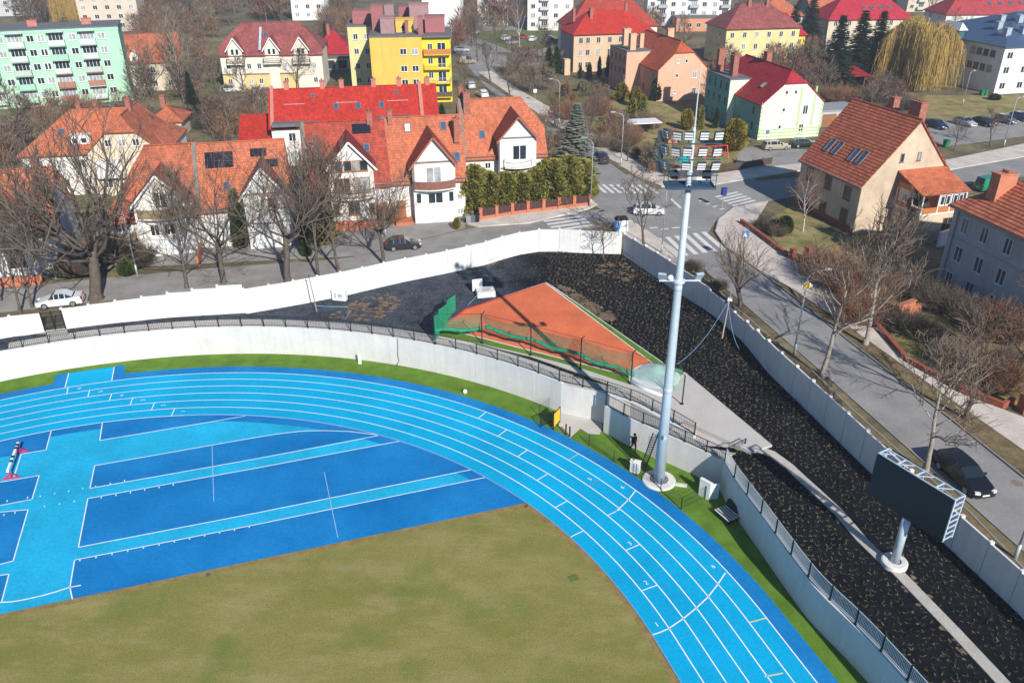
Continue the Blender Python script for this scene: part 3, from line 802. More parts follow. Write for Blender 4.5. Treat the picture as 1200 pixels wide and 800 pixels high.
mb = MB(); mb.box(-0.1,0.12,-0.62,-0.44,4.2,4.5); mb.build('junction_box', m_galv, t)
# ladder leaning on the mast
lb = G(752, 572); lt = Vector((mast.x - 0.42, mast.y - 0.35, 4.3))
lb = G(753, 549)
t = thing('ladder', 'grey aluminium ladder leaning against the floodlight mast', 'ladder', (lb.x, lb.y, 0))
top = Vector((mast.x - 0.5, mast.y + 0.25, 4.3)) - lb; side = Vector((0.95, 0.3, 0)).normalized()*0.24
mb = MB(); mb.bar(-side, top - side, 0.05, 0.08); mb.bar(side, top + side, 0.05, 0.08); mb.build('rail', m_darksteel, t)
mb = MB()
for k in range(1, 15): p = top*(k/15); mb.bar(p - side, p + side, 0.035)
mb.build('rung', m_darksteel, t)
# plank lying beside the mast
a = G(787, 567); b = G(805, 570); mb = MB(); mb.bar((a.x,a.y,0.06),(b.x,b.y,0.06),0.32,0.1); mb.bar((a.x,a.y,0.13),(b.x,b.y,0.13),0.26,0.03)
tag(mb.build('cable_duct', M('duct_white',(0.55,0.55,0.52),0.7,0.1)), 'pale cable duct lying on the turf next to the mast foot', 'cable duct')

# ================================================================== cabinets, board, bench on the turf strip
c = G(744, 553); t = thing('electric_cabinet', 'small white electric cabinet standing on the turf left of the mast', 'cabinet', (c.x,c.y,0), rad(-22))
mb = MB(); mb.box(-.38,.38,-.17,.17,0.1,1.02); mb.box(-.34,.34,-.14,.14,0,0.1); mb.build('body', M('cabinet_white',(0.70,0.69,0.66),0.5,0.05), t)
mb = MB(); mb.box(-.42,.42,-.21,.21,1.02,1.08); mb.build('lid', M('cabinet_white',(0.7,0.69,0.66)), t)
mb = MB(); mb.box(-.35,-.01,-.185,-.172,0.16,0.96); mb.box(.01,.35,-.185,-.172,0.16,0.96); mb.build('door', M('cabinet_door',(0.60,0.60,0.58),0.5,0.05), t)
mb = MB(); mb.tube([(-.12,0,1.08),(-.12,0,1.2)],[.09,.05],8); mb.build('cap', M('ochre_cap',(0.42,0.22,0.10),0.7,0.1), t)
c = G(829, 584); t = thing('folded_cabinet', 'white cabinet with an open wing against the stair wall corner', 'cabinet', (c.x,c.y,0), rad(-48))
mb = MB(); mb.box(-.75,.2,-.12,.12,0,1.45); mb.build('body', M('cabinet_white',(0.7,0.69,0.66)), t)
mb = MB(Matrix.Translation((.2,.0,0)) @ Matrix.Rotation(rad(55),4,'Z')); mb.box(0.0,.62,-.03,.03,0.05,1.45); mb.build('open_door', M('cabinet_blueish',(0.52,0.58,0.62),0.5,0.1), t)
mb = MB(); mb.box(-.78,.23,-.15,.15,1.45,1.5); mb.build('lid', M('cabinet_white',(0.7,0.69,0.66)), t)

c = G(652, 499); t = thing('gate_leaf', 'open gate leaf with yellow board at the stair landing', 'gate', (c.x,c.y,0), rad(62))
mb = MB(); mb.box(-.6,.6,-.03,.03,0.25,1.5); mb.build('board', M('yellow_board',(0.78,0.42,0.02),0.6,0.08), t)
mb = MB()
for x in (-.63,.63): mb.box(x-.04,x+.04,-.05,.05,0,1.6)
mb.box(-.63,.63,-.03,.03,1.52,1.58); mb.build('frame', m_darksteel, t)
c = G(645, 497); t = thing('mesh_gate', 'dark mesh gate leaf folded back over the turf beside the yellow board', 'gate', (c.x-0.3,c.y-0.1,0), rad(35))
mb = MB()
for x in (-.7,.7): mb.box(x-.03,x+.03,-.03,.03,0,1.15)
mb.box(-.7,.7,-.02,.02,1.1,1.15); mb.box(-.7,.7,-.02,.02,0.12,0.16); mb.build('frame', m_darksteel, t)
mb = MB()
for k in range(24): mb.box(-.68+.058*k,-.672+.058*k,-.01,.01,.14,1.12)
for k in range(10): mb.box(-.68,.68,-.008,.008,.2+.095*k,.206+.095*k)
mb.build('mesh', m_darksteel, t)
c = G(659, 490); mb = MB()
c = G(662, 478)
mb.box(-.12,.12,-.08,.08,0,1.35); o = mb.build('gate_post', m_darksteel); o.location = (c.x-.05, c.y-0.15, 0); tag(o, 'dark gate post against the end of the long concrete wall', 'post')
for i, (u, v, h, lab) in enumerate([(663,505,1.0,'stubby dark post at the landing nearer the yellow board'),(667.5,507,0.9,'thinner dark post at the turf corner of the landing')]):
    c = G(u, v+4); mb = MB(); mb.box(-.06,.06,-.06,.06,0,h); mb.box(-.08,.08,-.08,.08,0,0.04); mb.box(-.07,.07,-.07,.07,h,h+.03)
    o = mb.build('bollard_post', m_darksteel); o.location = (c.x,c.y,0); tag(o, lab, 'post')
# wire fence along the turf edge
fpts = [G(*q) for q in [(690,522),(719,541),(745,557.5),(774,575),(798,597)]]; fp2 = [G(*q) for q in [(798,597),(826,584)]]
def wire_fence(label, pts, h=1.15):
    t = thing('wire_fence', label, 'fence', (0,0,0))
    for p in pts:
        mb = MB(); mb.tube([(p.x,p.y,0),(p.x,p.y,h)],0.03,6); mb.build('post', m_darksteel, t)
    for a, b in zip(pts, pts[1:]):
        mb = MB()
        for k in range(5): z = 0.12+k*(h-.16)/4; mb.bar((a.x,a.y,z),(b.x,b.y,z),0.012)
        n = int((b-a).length/0.16)
        for k in range(n): q = a.lerp(b,(k+.5)/n); mb.bar((q.x,q.y,0.1),(q.x,q.y,h-.03),0.006)
        mb.build('wire_panel', m_darksteel, t)
wire_fence('low thin wire fence along the blue margin in front of the mast', fpts)
wire_fence('low thin wire fence crossing the turf between margin and white cabinet', fp2)
wire_fence('low thin wire fence beside the long wall above the landing', [G(*q) for q in [(632,488),(647,476),(661,477)]])

c = G(853, 606); t = thing('players_bench', 'slatted pale bench with black back tub beside the shaded wall', 'bench', (c.x,c.y,0), rad(-62))
mb = MB()
for k in range(5): mb.box(-.75,.75,-.70+.24*k,-.575+.24*k,0.42,0.47)
mb.box(-.7,-.62,-.6,.36,.37,.42); mb.box(.62,.7,-.6,.36,.37,.42); mb.build('slatted_seat', M('slat_grey',(0.46,0.45,0.42),0.7,0.12), t)
mb = MB(); mb.box(-.74,.74,-.7,.38,.30,.36); mb.build('dark_gap_board', m_black, t)  # black board added below the slats so the gaps between them read dark
for x in (-.62,.62):
    mb = MB(); mb.box(x-.04,x+.04,-.5,-.42,0,.42); mb.box(x-.04,x+.04,.25,.33,0,.42); mb.box(x-.04,x+.04,-.5,.33,.37,.42); mb.build('leg', m_darksteel, t)
mb = MB(); mb.add([(-.8,.42,.45),(.8,.42,.45),(.8,.95,.25),(-.8,.95,.25),(-.8,.55,.95),(.8,.55,.95),(.74,1.0,.8),(-.74,1.0,.8)],[(0,3,2,1),(4,5,6,7),(0,1,5,4),(1,2,6,5),(2,3,7,6),(3,0,4,7)]); mb.box(-.6,.6,.5,.95,0,.26)
mb.build('back_tub', m_black, t)

# training ball and small things on the turf
c = G(545, 461); mb = MB(); mb.lathe((0,0,0),[(.02,0),(.14,.04),(.2,.18),(.2,.26),(.13,.4),(.02,.44)],12); o = mb.build('training_cone', M('cone_white',(.75,.75,.72),.5,.05), smooth=True); o.location=(c.x,c.y,0); tag(o,'small white marker lying on the turf under the long wall','marker')
c = G(422, 426); mb = MB(); mb.box(-.15,.15,-.08,.08,0,1.0); mb.box(-.17,.17,-.1,.1,1.0,1.04); mb.box(-.12,.12,-.09,-.08,.1,.9); o = mb.build('junction_box', M('cabinet_white',(0.7,0.69,0.66))); o.location=(c.x,c.y,0); tag(o,'slim white box on the turf against the long concrete wall','box')
mb = MB(); q = [polar(WR-0.03, ang_of(G(483,412))) + Vector((0,0,z)) for z in (3.0,2.2,1.2,0.5,0.05)]; q[2] += Vector((-.08,0,0)); q[4] += Vector((-.25,-.15,0)); mb.tube(q, 0.025, 5); tag(mb.build('hanging_cable', m_black), 'black cable hanging down the long concrete wall', 'cable')

# ================================================================== net on the throwing field
m_net = M_net('green_net', (0.02, 0.24, 0.13), 0.46, 2.0); m_netd = M_net('green_net_dense', (0.004, 0.26, 0.13), 0.88)
m_netp = M_net('pale_net', (0.22, 0.50, 0.38), 0.36, 1.5)
posts = []
NP = [(510,404),(565,403.5),(622,417.5),(680,434),(739,451)]
for i, (u, v) in enumerate(NP + [(799,475)]):
    p = G(u, v, TZ); p.z = fz - 0.25; posts.append(p)
t = thing('net_fence', 'green safety net sagging from a row of dark posts along the orange sector', 'net', (0,0,0))
for i, p in enumerate(posts):
    mb = MB(); h = 3.3 if i < 5 else 3.0
    n = Vector((0.35,0.93,0)) if i < 5 else Vector((0,0,0))
    mb.tube([p, p + Vector((0,0,h)), p + Vector((0,0,h)) + Vector((0.28,0.2,0.16))*(1 if i<5 else 0.02)], 0.055, 8); mb.lathe((p.x,p.y,p.z+0.3),[(.14,0),(.14,.06),(.06,.07)],10)
    mb.build('post', m_darksteel, t)
for i in range(len(posts)-1):
    mb = MB(); a = posts[i] + Vector((0,0,3.3)); b = posts[i+1] + Vector((0,0,3.3 if i<4 else 3.0)); mb.bar(a, b, 0.025); mb.build('top_wire', m_darksteel, t)
# net bays: top on the wire, belly pushed out over the sector, dense bundle at its lower edge
def net_bay(i, low0, low1, out0, out1):
    a, b = posts[i], posts[i+1]; d = (b-a); nrm = Vector((-d.y, d.x, 0)).normalized()
    if nrm.y < 0: nrm = -nrm
    mb = MB(); NU, NV = 16, 7; rows = []
    for iu in range(NU+1):
        s = iu/NU; row = []
        lo = low0 + (low1-low0)*s + 0.12*math.sin(s*7+i); ou = out0 + (out1-out0)*s
        for iv in range(NV+1):
            tt = iv/NV; p = a.lerp(b, s); z = 3.22 + (lo-3.22)*tt - 0.25*math.sin(PI*s)*(1-tt)
            q = p + nrm*(ou*tt**0.8 + 0.06*math.sin(s*23+tt*5)) ; q.z = p.z + z; row.append(q)
        rows.append(row)
    P = [q for r in rows for q in r]; F = [(x*(NV+1)+y,(x+1)*(NV+1)+y,(x+1)*(NV+1)+y+1,x*(NV+1)+y+1) for x in range(NU) for y in range(NV)]
    mb.add(P, F); o = mb.build('net', m_net, t, recalc=False, smooth=True)
    mb = MB(); bot = [r[-1] for r in rows]; mb.tube(bot, [0.16 + 0.09*mnoise.noise(Vector((k*0.6, i, 0))) for k in range(len(bot))], 7)
    bp = [r[-1] + Vector((0,0,.12)) for r in rows]; up = [r[-2] for r in rows]
    mb.build('net_bundle', m_netd, t, smooth=True)
net_bay(0, 1.35, 1.5, .5, 0.6); net_bay(1, 1.55, 1.35, .7, .7); net_bay(2, 1.35, 1.25, .7, .6); net_bay(3, 1.2, .9, .6, .5)
# end of the net: solid fold between first post and the field corner
a = posts[0]; cnr = G(533, 371, fz); mb = MB(); P = []
for iu in range(9):
    s = iu/8
    for iv in range(6):
        tt = iv/5; q = a.lerp(Vector((cnr.x+0.2,cnr.y+.8,a.z)), s); q += Vector((0.12*math.sin(iu*2.1), -0.1*math.cos(iu*1.7), 0)); q.z = a.z + 3.1 - 0.5*s - tt*(2.5-0.9*s); P.append(q)
F = [(x*6+y,(x+1)*6+y,(x+1)*6+y+1,x*6+y+1) for x in range(8) for y in range(5)]; mb.add(P,F); mb.build('net_fold', m_netd, t, recalc=False)
# collapsed cage net over the circle
cc = G(768, 441, fz); mb = MB(); P = []; N1, N2 = 22, 14
ctr = [G(737,441,fz), G(762,424,fz), G(800,436,fz), G(795,462,fz)]
for iu in range(N1+1):
    for iv in range(N2+1):
        s, tt = iu/N1, iv/N2
        q = (ctr[0].lerp(ctr[1], s)).lerp(ctr[3].lerp(ctr[2], s), tt)
        hgt = 0.18 + 0.9*max(0,math.sin(PI*s))*max(0,math.sin(PI*tt))**0.7*(0.6+0.5*mnoise.noise(Vector((s*4,tt*4,1)))) + 1.4*max(0,tt-.6)*(1-abs(s-.5)*1.4)
        P.append(Vector((q.x + .25*mnoise.noise(Vector((s*5,tt*3,5))), q.y + .25*mnoise.noise(Vector((s*5,tt*3,9))), fz + hgt)))
F = [(x*(N2+1)+y,(x+1)*(N2+1)+y,(x+1)*(N2+1)+y+1,x*(N2+1)+y+1) for x in range(N1) for y in range(N2)]
mb.add(P, F); o = mb.build('fallen_net', m_netp, recalc=False, smooth=True); tag(o, 'pale green cage net collapsed over the throwing circle', 'net')
mb = MB(); p0 = posts[4]; p1 = posts[5]
q = [p0 + Vector((0,0,.5)), p0.lerp(p1,.3) + Vector((.3,-.1,.15)), p0.lerp(p1,.55) + Vector((0.3,-.1,.15))]; mb.tube(q, [.12,.26,.2], 8)
tag(mb.build('net_roll', M('net_roll_white',(0.60,0.64,0.66),0.8,0.08), smooth=True), 'rolled white net lying beside the throwing circle', 'net roll')
# cable hanging from the wooden pole across the embankment
def pole_stake(u, v, topv, z, label, lean):
    b = G(u, v, z); t = thing('cable_pole', label, 'pole', (b.x, b.y, z))
    return b, t
b, t = pole_stake(846, 396, 337, 2.95, 'thin wooden cable pole with white insulators by the shaded boundary wall', 0)
mb = MB(); mb.tube([(0,0,-.2),(0.35,0.3,4.6)], [.09,.06], 8); mb.build('post', M('weathered_wood',(0.32,0.25,0.20),0.9,0.2), t)
mb = MB(); mb.box(.12,.5,.15,.45,3.75,4.05); mb.lathe((.18,.18,4.05),[(.1,0),(.1,.12),(.02,.16)],8); mb.lathe((.52,.3,3.7),[(.07,0),(.07,.3),(.02,.33)],8); mb.build('insulator', M('dome_white',(.7,.7,.7)), t)
m_cable = M('blue_cable',(0.16,0.32,0.52),0.5,0.1)
A0 = Vector((b.x+.2,b.y+.2,6.6)); e = G(793,428,fz); mb = MB(); pts=[A0.lerp(Vector((e.x,e.y,fz+.1)), k/12) + Vector((0,0,-0.9*math.sin(PI*k/12))) for k in range(13)]
mb.tube(pts, .019, 5); tag(mb.build('cable', m_cable), 'blue cable hanging from the wooden pole towards the throwing field', 'cable')
e = G(866,410,3.2); pts=[A0.lerp(Vector((e.x,e.y,3.3)), k/10) + Vector((0,0,-0.7*math.sin(PI*k/10))) for k in range(11)]
mb = MB(); mb.tube(pts, .019, 5); tag(mb.build('cable', m_cable), 'blue cable trailing down to the embankment right of the wooden pole', 'cable')
b, t = pole_stake(371, 363, 322, 3.1, 'thin dark leaning pole in front of the white boundary wall', 0)
mb = MB(); mb.tube([(0,0,-.2),(-0.35,0.1,3.6)], [.06,.05], 8); mb.build('post', M('weathered_wood',(0.32,0.25,0.20)), t)
mb = MB(); mb.tube([(-.35,.1,3.6),(-.4,.1,3.75)],[.09,.05],6); mb.build('cap', m_darksteel, t)

# white concrete pieces on the embankment
c = G(569, 345, 2.95); t = thing('concrete_chamber', 'white concrete chamber with round opening and upright slab beside the orange sector', 'concrete block', (c.x, c.y, 2.9), rad(10))
mb = MB(); mb.box(-.95,.95,-.75,.75,0,.62); mb.build('chamber', m_whitewall, t)
mb = MB(); mb.lathe((.1,-.05,.62),[(.46,0),(.46,.05),(.36,.06),(.36,.02)],20); mb.build('rim', M('joint_grey',(.4,.39,.37)), t)
mb = MB(); mb.obox((-.75,.85,.85),(1.1,.16,1.3),rad(6)); mb.build('upright_slab', m_whitewall, t)
mb = MB(); mb.lathe((.1,-.05,.625),[(.34,0),(.34,.01)],16); mb.build('opening', m_black, t)
mb = MB(); a = G(548,357,TZ+.4); b2 = G(561,344,3.4); mb.tube([a, a.lerp(b2,.5)+Vector((0,0,-.05)), b2],.03,5); tag(mb.build('cable', m_cable), 'short blue cable on the black embankment leading to the white chamber', 'cable')
c = G(398.5, 351, 2.95); t = thing('utility_box', 'small white box with dark markings standing against the white boundary wall', 'box', (c.x, c.y, 2.9), rad(-12))
mb = MB(); mb.box(-.75,.75,-.25,.25,0,1.1); mb.build('body', M('cabinet_white',(.7,.69,.66)), t)
mb = MB(); mb.box(-.1,.35,-.262,-.252,.4,.8); mb.box(-.45,-.3,-.262,-.252,.3,.9); mb.build('panel', M('panel_grey',(.35,.36,.36),.6,.1), t)
mb = MB(); mb.box(-.8,.8,-.3,.3,1.1,1.16); mb.build('lid', M('cabinet_white',(.7,.69,.66)), t)
mb = MB(); a = G(370,357,3.1); pts = [a, G(388,358,3.1), G(407,358,3.1), G(410,364,3.1), G(404,374,3.0)]
for p in pts: p.z = 2.97
mb.tube(pts,.03,5); tag(mb.build('cable', m_cable), 'pale cable snaking over bare earth below the white box', 'cable')

# gate gap at the far left
t = thing('gate', 'dark steel gate between the two left pieces of white boundary wall', 'gate', (0,0,0))
ga, gb = G(53, 388, 3.1), G(77, 385, 3.1)
mb = MB()
for k in (0, .5, 1): p = ga.lerp(gb, k); mb.obox((p.x,p.y,4.1),(.09,.09,2.0),0)
for zz in (3.3, 4.2, 5.0): mb.bar((ga.x,ga.y,zz),(gb.x,gb.y,zz),.06)
mb.build('frame', m_darksteel, t)
mb = MB()
for k in range(1, 18): p = ga.lerp(gb, k/18); mb.bar((p.x,p.y,3.2),(p.x,p.y,5.0),.02)
mb.build('bars', m_darksteel, t)
sheet('gate_ramp', [(p.x,p.y) for p in GP([(54,394),(80,391),(72,362),(47,364)],3.1)], 3.12, m_gravelgrey, 'grey ramp through the gate gap', 'ramp')

# ================================================================== scoreboard
sb = G(1048, 658.5, 2.92); a = G(1028,531.5,9.6); b = G(1118,586.6,9.6); dd = (b-a); W = dd.length; ang = math.atan2(dd.y, dd.x)
ctr = (a+b)/2
t = thing('scoreboard', 'black scoreboard screen with pale steel catwalk on a single pole', 'scoreboard', (ctr.x, ctr.y, 2.88), ang)
H1, H0 = 9.6-2.88, 9.6-2.88-3.0
mb = MB(); mb.box(-W/2,W/2,0,.1,H0,H1); mb.build('screen', M('screen_black',(0.004,0.007,0.012),0.35,0.0,spec=0.4), t)
mb = MB(); mb.box(-W/2+.05,W/2-.05,.1,.3,H0+.05,H1-.05); mb.build('cabinet', M('screen_back',(0.05,0.055,0.06),0.5,0.1), t)
mb = MB(); D = .95
for x in (-W/2, W/2):
    for y in (.12, D):
        mb.bar((x,y,H0),(x,y,H1+.02),.09)
    for k in range(8): z = H0 + .1 + k*(H1-H0-.1)/7; mb.bar((x,.12,z),(x,D,z),.06)
for z in (H0, H1): mb.bar((-W/2,.12,z),(W/2,.12,z),.08); mb.bar((-W/2,D,z),(W/2,D,z),.08)
for k in range(5):
    x = -W/2 + W*k/4; mb.bar((x,.12,H1),(x,D,H1),.07); mb.bar((x,D,H0),(x,D,H1),.07)
    if k<4: mb.bar((x,.12,H1),(x+W/8,D,H1),.045); mb.bar((x,D,H0),(x+W/4,D,H1),.05)
mb.build('frame', M('frame_pale_blue',(0.52,0.62,0.72),0.45,0.05,metal=.2), t)
mb = MB(); mb.box(-W/2+.1,W/2-.1,.32,D-.05,H1-.75,H1-.72); mb.build('catwalk', M('catwalk_lilac',(0.25,0.27,0.48),0.6,0.1), t)
inv = Matrix.Rotation(-ang,4,'Z'); ps = inv @ (Vector((sb.x,sb.y,0)) - Vector((ctr.x,ctr.y,0)))
mb = MB(); mb.tube([(ps.x,ps.y,0.1),(ps.x,ps.y,H0+.0)],.26,18); mb.build('pole', m_galv, t, smooth=True)
mb = MB(); mb.bar((ps.x-1.2, .5, H0-.12),(ps.x+1.2,.5,H0-.12),.25); mb.bar((ps.x,ps.y,H0-.12),(ps.x,.9,H0-.12),.22); mb.build('support_beam', m_galv, t)
mb = MB(); mb.lathe((ps.x,ps.y,0),[(.78,-.25),(.78,.16),(.7,.2),(.4,.2),(.4,.12),(0,.12)],36); mb.build('foundation', M('foundation_white',(0.62,0.60,0.56)), t)

# ================================================================== steeplechase barrier
A = G(24.5,529.5); Bq = G(13,562); d = Bq-A; L = d.length; 
t = thing('steeplechase_barrier', 'white striped steeplechase barrier on red feet standing on the blue runway', 'barrier', (A.x,A.y,0), math.atan2(d.y,d.x))
mb = MB(); mb.box(-.1,L+.1,-.09,.09,.80,.94); mb.build('beam', M('beam_white',(.78,.78,.76),.5,.05), t)
mb = MB()
for k in (0.08,0.2,0.52,0.68): mb.box(L*k-.16,L*k+.16,-.096,.096,.794,.946)
mb.build('stripe', M('stripe_navy',(.015,.018,.06),.5,.1), t)
m_redfoot = M('red_foot',(.55,.02,.08),.5,.1)
for x in (.15, L-.15):
    mb = MB(); mb.box(x-.05,x+.05,-.6,.6,0.02,.10); mb.box(x-.05,x+.05,-.05,.05,.12,.8); mb.bar((x,-.5,.1),(x,0,.5),.05); mb.bar((x,.5,.1),(x,0,.5),.05); mb.build('foot', m_redfoot, t)
# irrigation lid in the grass
c = G(672,677,0); mb = MB(); mb.box(-.32,.32,-.28,.28,.014,.03); o = mb.build('irrigation_cover', M('lid_green',(.10,.15,.035),.9,.2)); o.location=(c.x,c.y,0.0); o.rotation_euler=(0,0,.4); tag(o,'square green sprinkler lid set in the dry grass','lid')
c = G(244,674,0); mb = MB(); mb.lathe((0,0,.012),[(.16,0),(.16,.05),(.03,.07)],10); o = mb.build('lawn_sprinkler', M('sprinkler_grey',(.09,.1,.12),.6,.1)); o.location=(c.x,c.y,0); tag(o,'small dark sprinkler head near the blue edge of the field','sprinkler')
# ================================================================== town ground, roads, pavements
m_ground = M('town_ground', (0.115, 0.095, 0.060), 0.95, 0.35, 0.12, col2=(0.22, 0.185, 0.10), fine=(1.2, 0.3), bump=0.3, bscale=5, spec=0.1)
m_asphalt = M('asphalt', (0.225, 0.218, 0.210), 0.9, 0.10, 0.35, col2=(0.28,0.272,0.262), fine=(7, 0.12), bump=0.2, bscale=30, spec=0.25)
m_asphold = M('old_asphalt', (0.23, 0.215, 0.20), 0.9, 0.16, 0.4, col2=(0.31,0.29,0.27), fine=(6, 0.15), bump=0.2, bscale=30, spec=0.2)
m_pave = M('pavement_slabs', (0.48, 0.42, 0.36), 0.9, 0.14, 0.5, col2=(0.62,0.55,0.48), fine=(5, 0.14), bump=0.2, bscale=14)
m_kerb = M('kerb_stone', (0.24, 0.22, 0.20), 0.9, 0.12, 2)
m_verge = M('dry_verge', (0.13, 0.095, 0.05), 0.95, 0.3, 0.7, col2=(0.22, 0.165, 0.085), fine=(6, 0.3), bump=0.6, bscale=14, spec=0.1)
m_lawn = M('winter_lawn', (0.17, 0.165, 0.05), 0.95, 0.3, 0.3, col2=(0.36, 0.285, 0.13), fine=(5, 0.25), bump=0.5, bscale=14, spec=0.1)
m_paint = M('road_paint', (0.62, 0.60, 0.57), 0.8, 0.15, 3)

# ground with a hole where the lower athletics ground lies
hole = [Vector((p.x, p.y, 0)) for p in outer3]
far_r = hole[-1]; far_l = hole[0]
hole2 = [far_l + Vector((-60,-10,0))] + hole
P, F = tri_fill([[(-900,-140),(900,-140),(900,900),(-900,900)], [(p.x,p.y) for p in [far_l + Vector((-25,-8,0))] + hole[1:] + [Vector((52,-60,0)), Vector((-110,-60,0)), Vector((-110,40,0))]]])
mb = MB(); mb.add([(p.x, p.y, SZ - 0.06) for p in P], F)
struct('ground', mb, m_ground, 'brown town ground reaching to the horizon', 'ground')

def road(name, cl, w, z, m, label, cat='road', kerb=True):
    pts = densify([Vector((x, y, 0)) for x, y in cl], 2.0)
    L = offset(pts, w/2); Rr = offset(pts, -w/2)
    mb = MB(); strip_quads(mb, L, Rr, z); o = struct(name, mb, m, label, cat)
    return pts, L, Rr
def smooth(cl, n=3):
    for _ in range(n):
        q = [cl[0]]
        for a, b in zip(cl, cl[1:]):
            q.append((a[0]*.75+b[0]*.25, a[1]*.75+b[1]*.25)); q.append((a[0]*.25+b[0]*.75, a[1]*.25+b[1]*.75))
        q.append(cl[-1]); cl = q
    return cl
clM = smooth([(47,-20),(39.5,16),(32.9,45.8),(29.5,61),(26.4,74.2),(24.0,84),(21.6,93.5),(19,104),(14.8,120),(12.3,131),(6.6,150.5),(0.5,175),(-5,200),(-14,250)])
clL = smooth([(21,103),(14,101.6),(4,98.0),(-5,93.5),(-12,88.0),(-18,83.6),(-30,82.0),(-46,78.0),(-60,73.5),(-110,58)])
clR = smooth([(20,104),(28,107.5),(37,113),(50,116),(66,118),(79,124),(120,139),(200,168)])
ptsM, ML, MR = road('main_road', clM, 5.6, SZ + 0.004, m_asphalt, 'grey asphalt main road running up past the crossroads')
ptsL, LL, LR = road('side_street', clL, 6.4, SZ + 0.0, m_asphold, 'worn grey side street behind the white boundary wall')
ptsR, RL, RR = road('side_street', clR, 8.0, SZ + 0.008, m_asphalt, 'asphalt side street leaving the crossroads to the right')
# junction apron
sheet('junction', [(p.x,p.y) for p in GP([(688,238),(700,215),(738,205),(770,222),(815,222),(880,208),(915,228),(880,240),(838,260),(826,280),(840,300),(800,312),(775,290),(740,262)], SZ)], SZ + 0.012, m_asphalt, 'open asphalt area of the crossroads', 'junction')
def inside(x, y, pg):
    c = False; j = len(pg)-1
    for i in range(len(pg)):
        if (pg[i][1] > y) != (pg[j][1] > y) and x < (pg[j][0]-pg[i][0])*(y-pg[i][1])/(pg[j][1]-pg[i][1]) + pg[i][0]: c = not c
        j = i
    return c
def raised(name, px, h, m, label, cat, z=SZ):
    pts = [Vector((p.x,p.y,0)) for p in GP(px, z)]
    P, F = tri_fill([[(p.x,p.y) for p in pts]]); mb = MB(); mb.add([(p.x,p.y,z+h) for p in P], F)
    n = len(pts); 
    for i in range(n):
        a, b = pts[i], pts[(i+1)%n]; mb.add([(a.x,a.y,z-.06),(b.x,b.y,z-.06),(b.x,b.y,z+h),(a.x,a.y,z+h)], [(0,1,2,3)])
    return struct(name, mb, m, label, cat)
# right side of the main road: verge, pavement; left side: verge
raised('grass_verge', [(1260,598),(1200,560),(1115,492),(1060,450),(995,400),(960,372),(935,352),(925,336),(985,376),(1050,422),(1120,472),(1200,528),(1260,572)], 0.10, m_verge, 'dry grass verge with trees between road and right pavement', 'verge')
raised('pavement', [(1260,574),(1200,529),(1120,473),(1050,423),(985,377),(925,337),(890,318),(850,290),(838,272),(842,257),(860,243),(900,236),(880,268),(925,302),(985,346),(1030,392),(1065,428),(1125,462),(1200,490),(1260,520)], 0.115, m_pave, 'pale paved footway along the right side of the main road', 'pavement')
raised('grass_verge', [(731,272),(745,268),(775,288),(800,310),(828,330),(893,388),(948,432),(1000,482),(1070,545),(1135,600),(1200,668),(1260,735),(1262,760),(1192,684),(1120,612),(1025,524),(950,455),(900,408),(867,380),(822,338),(780,308)], 0.09, m_verge, 'brown verge between the shaded boundary wall and the main road', 'verge')
raised('pavement', [(730,273),(722,262),(738,258),(760,272),(790,292),(812,312),(800,318),(775,300),(745,285)], 0.12, m_pave, 'pale paved corner behind the end of the white wall', 'pavement')
raised('pavement', [(620,262),(690,245),(700,240),(686,226),(697,200),(690,196),(664,232),(560,253),(545,262),(560,266)], 0.115, m_pave, 'paved corner in front of the brick fence and hedge', 'pavement')
raised('pavement', [(775,219),(745,207),(715,187),(660,153),(600,113),(560,85),(576,84),(612,108),(660,135),(720,172),(765,200),(790,212),(880,198),(960,190),(965,196),(900,206),(820,220)], 0.115, m_pave, 'paved footway past the gardens beyond the crossroads', 'pavement')
raised('grass_verge', [(735,205),(700,180),(655,152),(600,116),(560,90),(563,88),(604,113),(660,150),(712,184),(742,203)], 0.09, m_verge, 'brown verge strip along the upper part of the main road', 'verge')
raised('pavement', [(1100,190),(1200,169),(1260,158),(1260,175),(1200,184),(1110,200)], 0.115, m_pave, 'pale footway beyond the side street on the right', 'pavement')
flat('forecourt', [(868,172),(960,176),(962,190),(935,200),(880,198),(862,192)], SZ + 0.02, m_asphold, 'grey parking forecourt in front of the pale green house', 'forecourt')
flat('car_park', [(1075,158),(1098,143),(1200,130),(1280,122),(1280,150),(1200,160),(1110,172)], SZ + 0.02, m_asphold, 'grey car park beside the lawn on the right', 'car park')
flat('lawn', [(1060,128),(1085,112),(1150,112),(1280,112),(1280,124),(1200,131),(1098,144)], SZ + 0.01, m_lawn, 'dry lawn in front of the white building', 'lawn')
flat('lawn', [(655,140),(720,110),(800,125),(850,155),(880,165),(860,190),(790,208),(765,196),(720,168)], SZ + 0.01, m_lawn, 'garden lawn between the main road and the pastel houses', 'lawn')
flat('lawn', [(890,262),(930,240),(1000,280),(1065,310),(1080,330),(1035,390),(985,340),(925,300)], SZ + 0.01, m_lawn, 'sunny garden lawn below the beige house', 'lawn')
flat('lawn', [(1040,395),(1090,330),(1200,370),(1280,400),(1280,500),(1200,484),(1130,458),(1070,425)], SZ + 0.01, m_lawn, 'shrubby garden lawn in front of the blue grey house', 'lawn')
flat('yard', [(0,340),(60,320),(180,312),(300,306),(420,300),(470,286),(545,268),(545,255),(400,262),(300,285),(180,296),(60,300),(-60,320),(-60,356)], SZ + 0.002, m_asphold, 'grey paved forecourt in front of the terraced houses', 'yard')
flat('car_park', [(540,20),(640,15),(700,55),(660,80),(560,78),(535,50)], SZ + 0.01, m_asphold, 'grey parking area beyond the yellow block', 'car park')
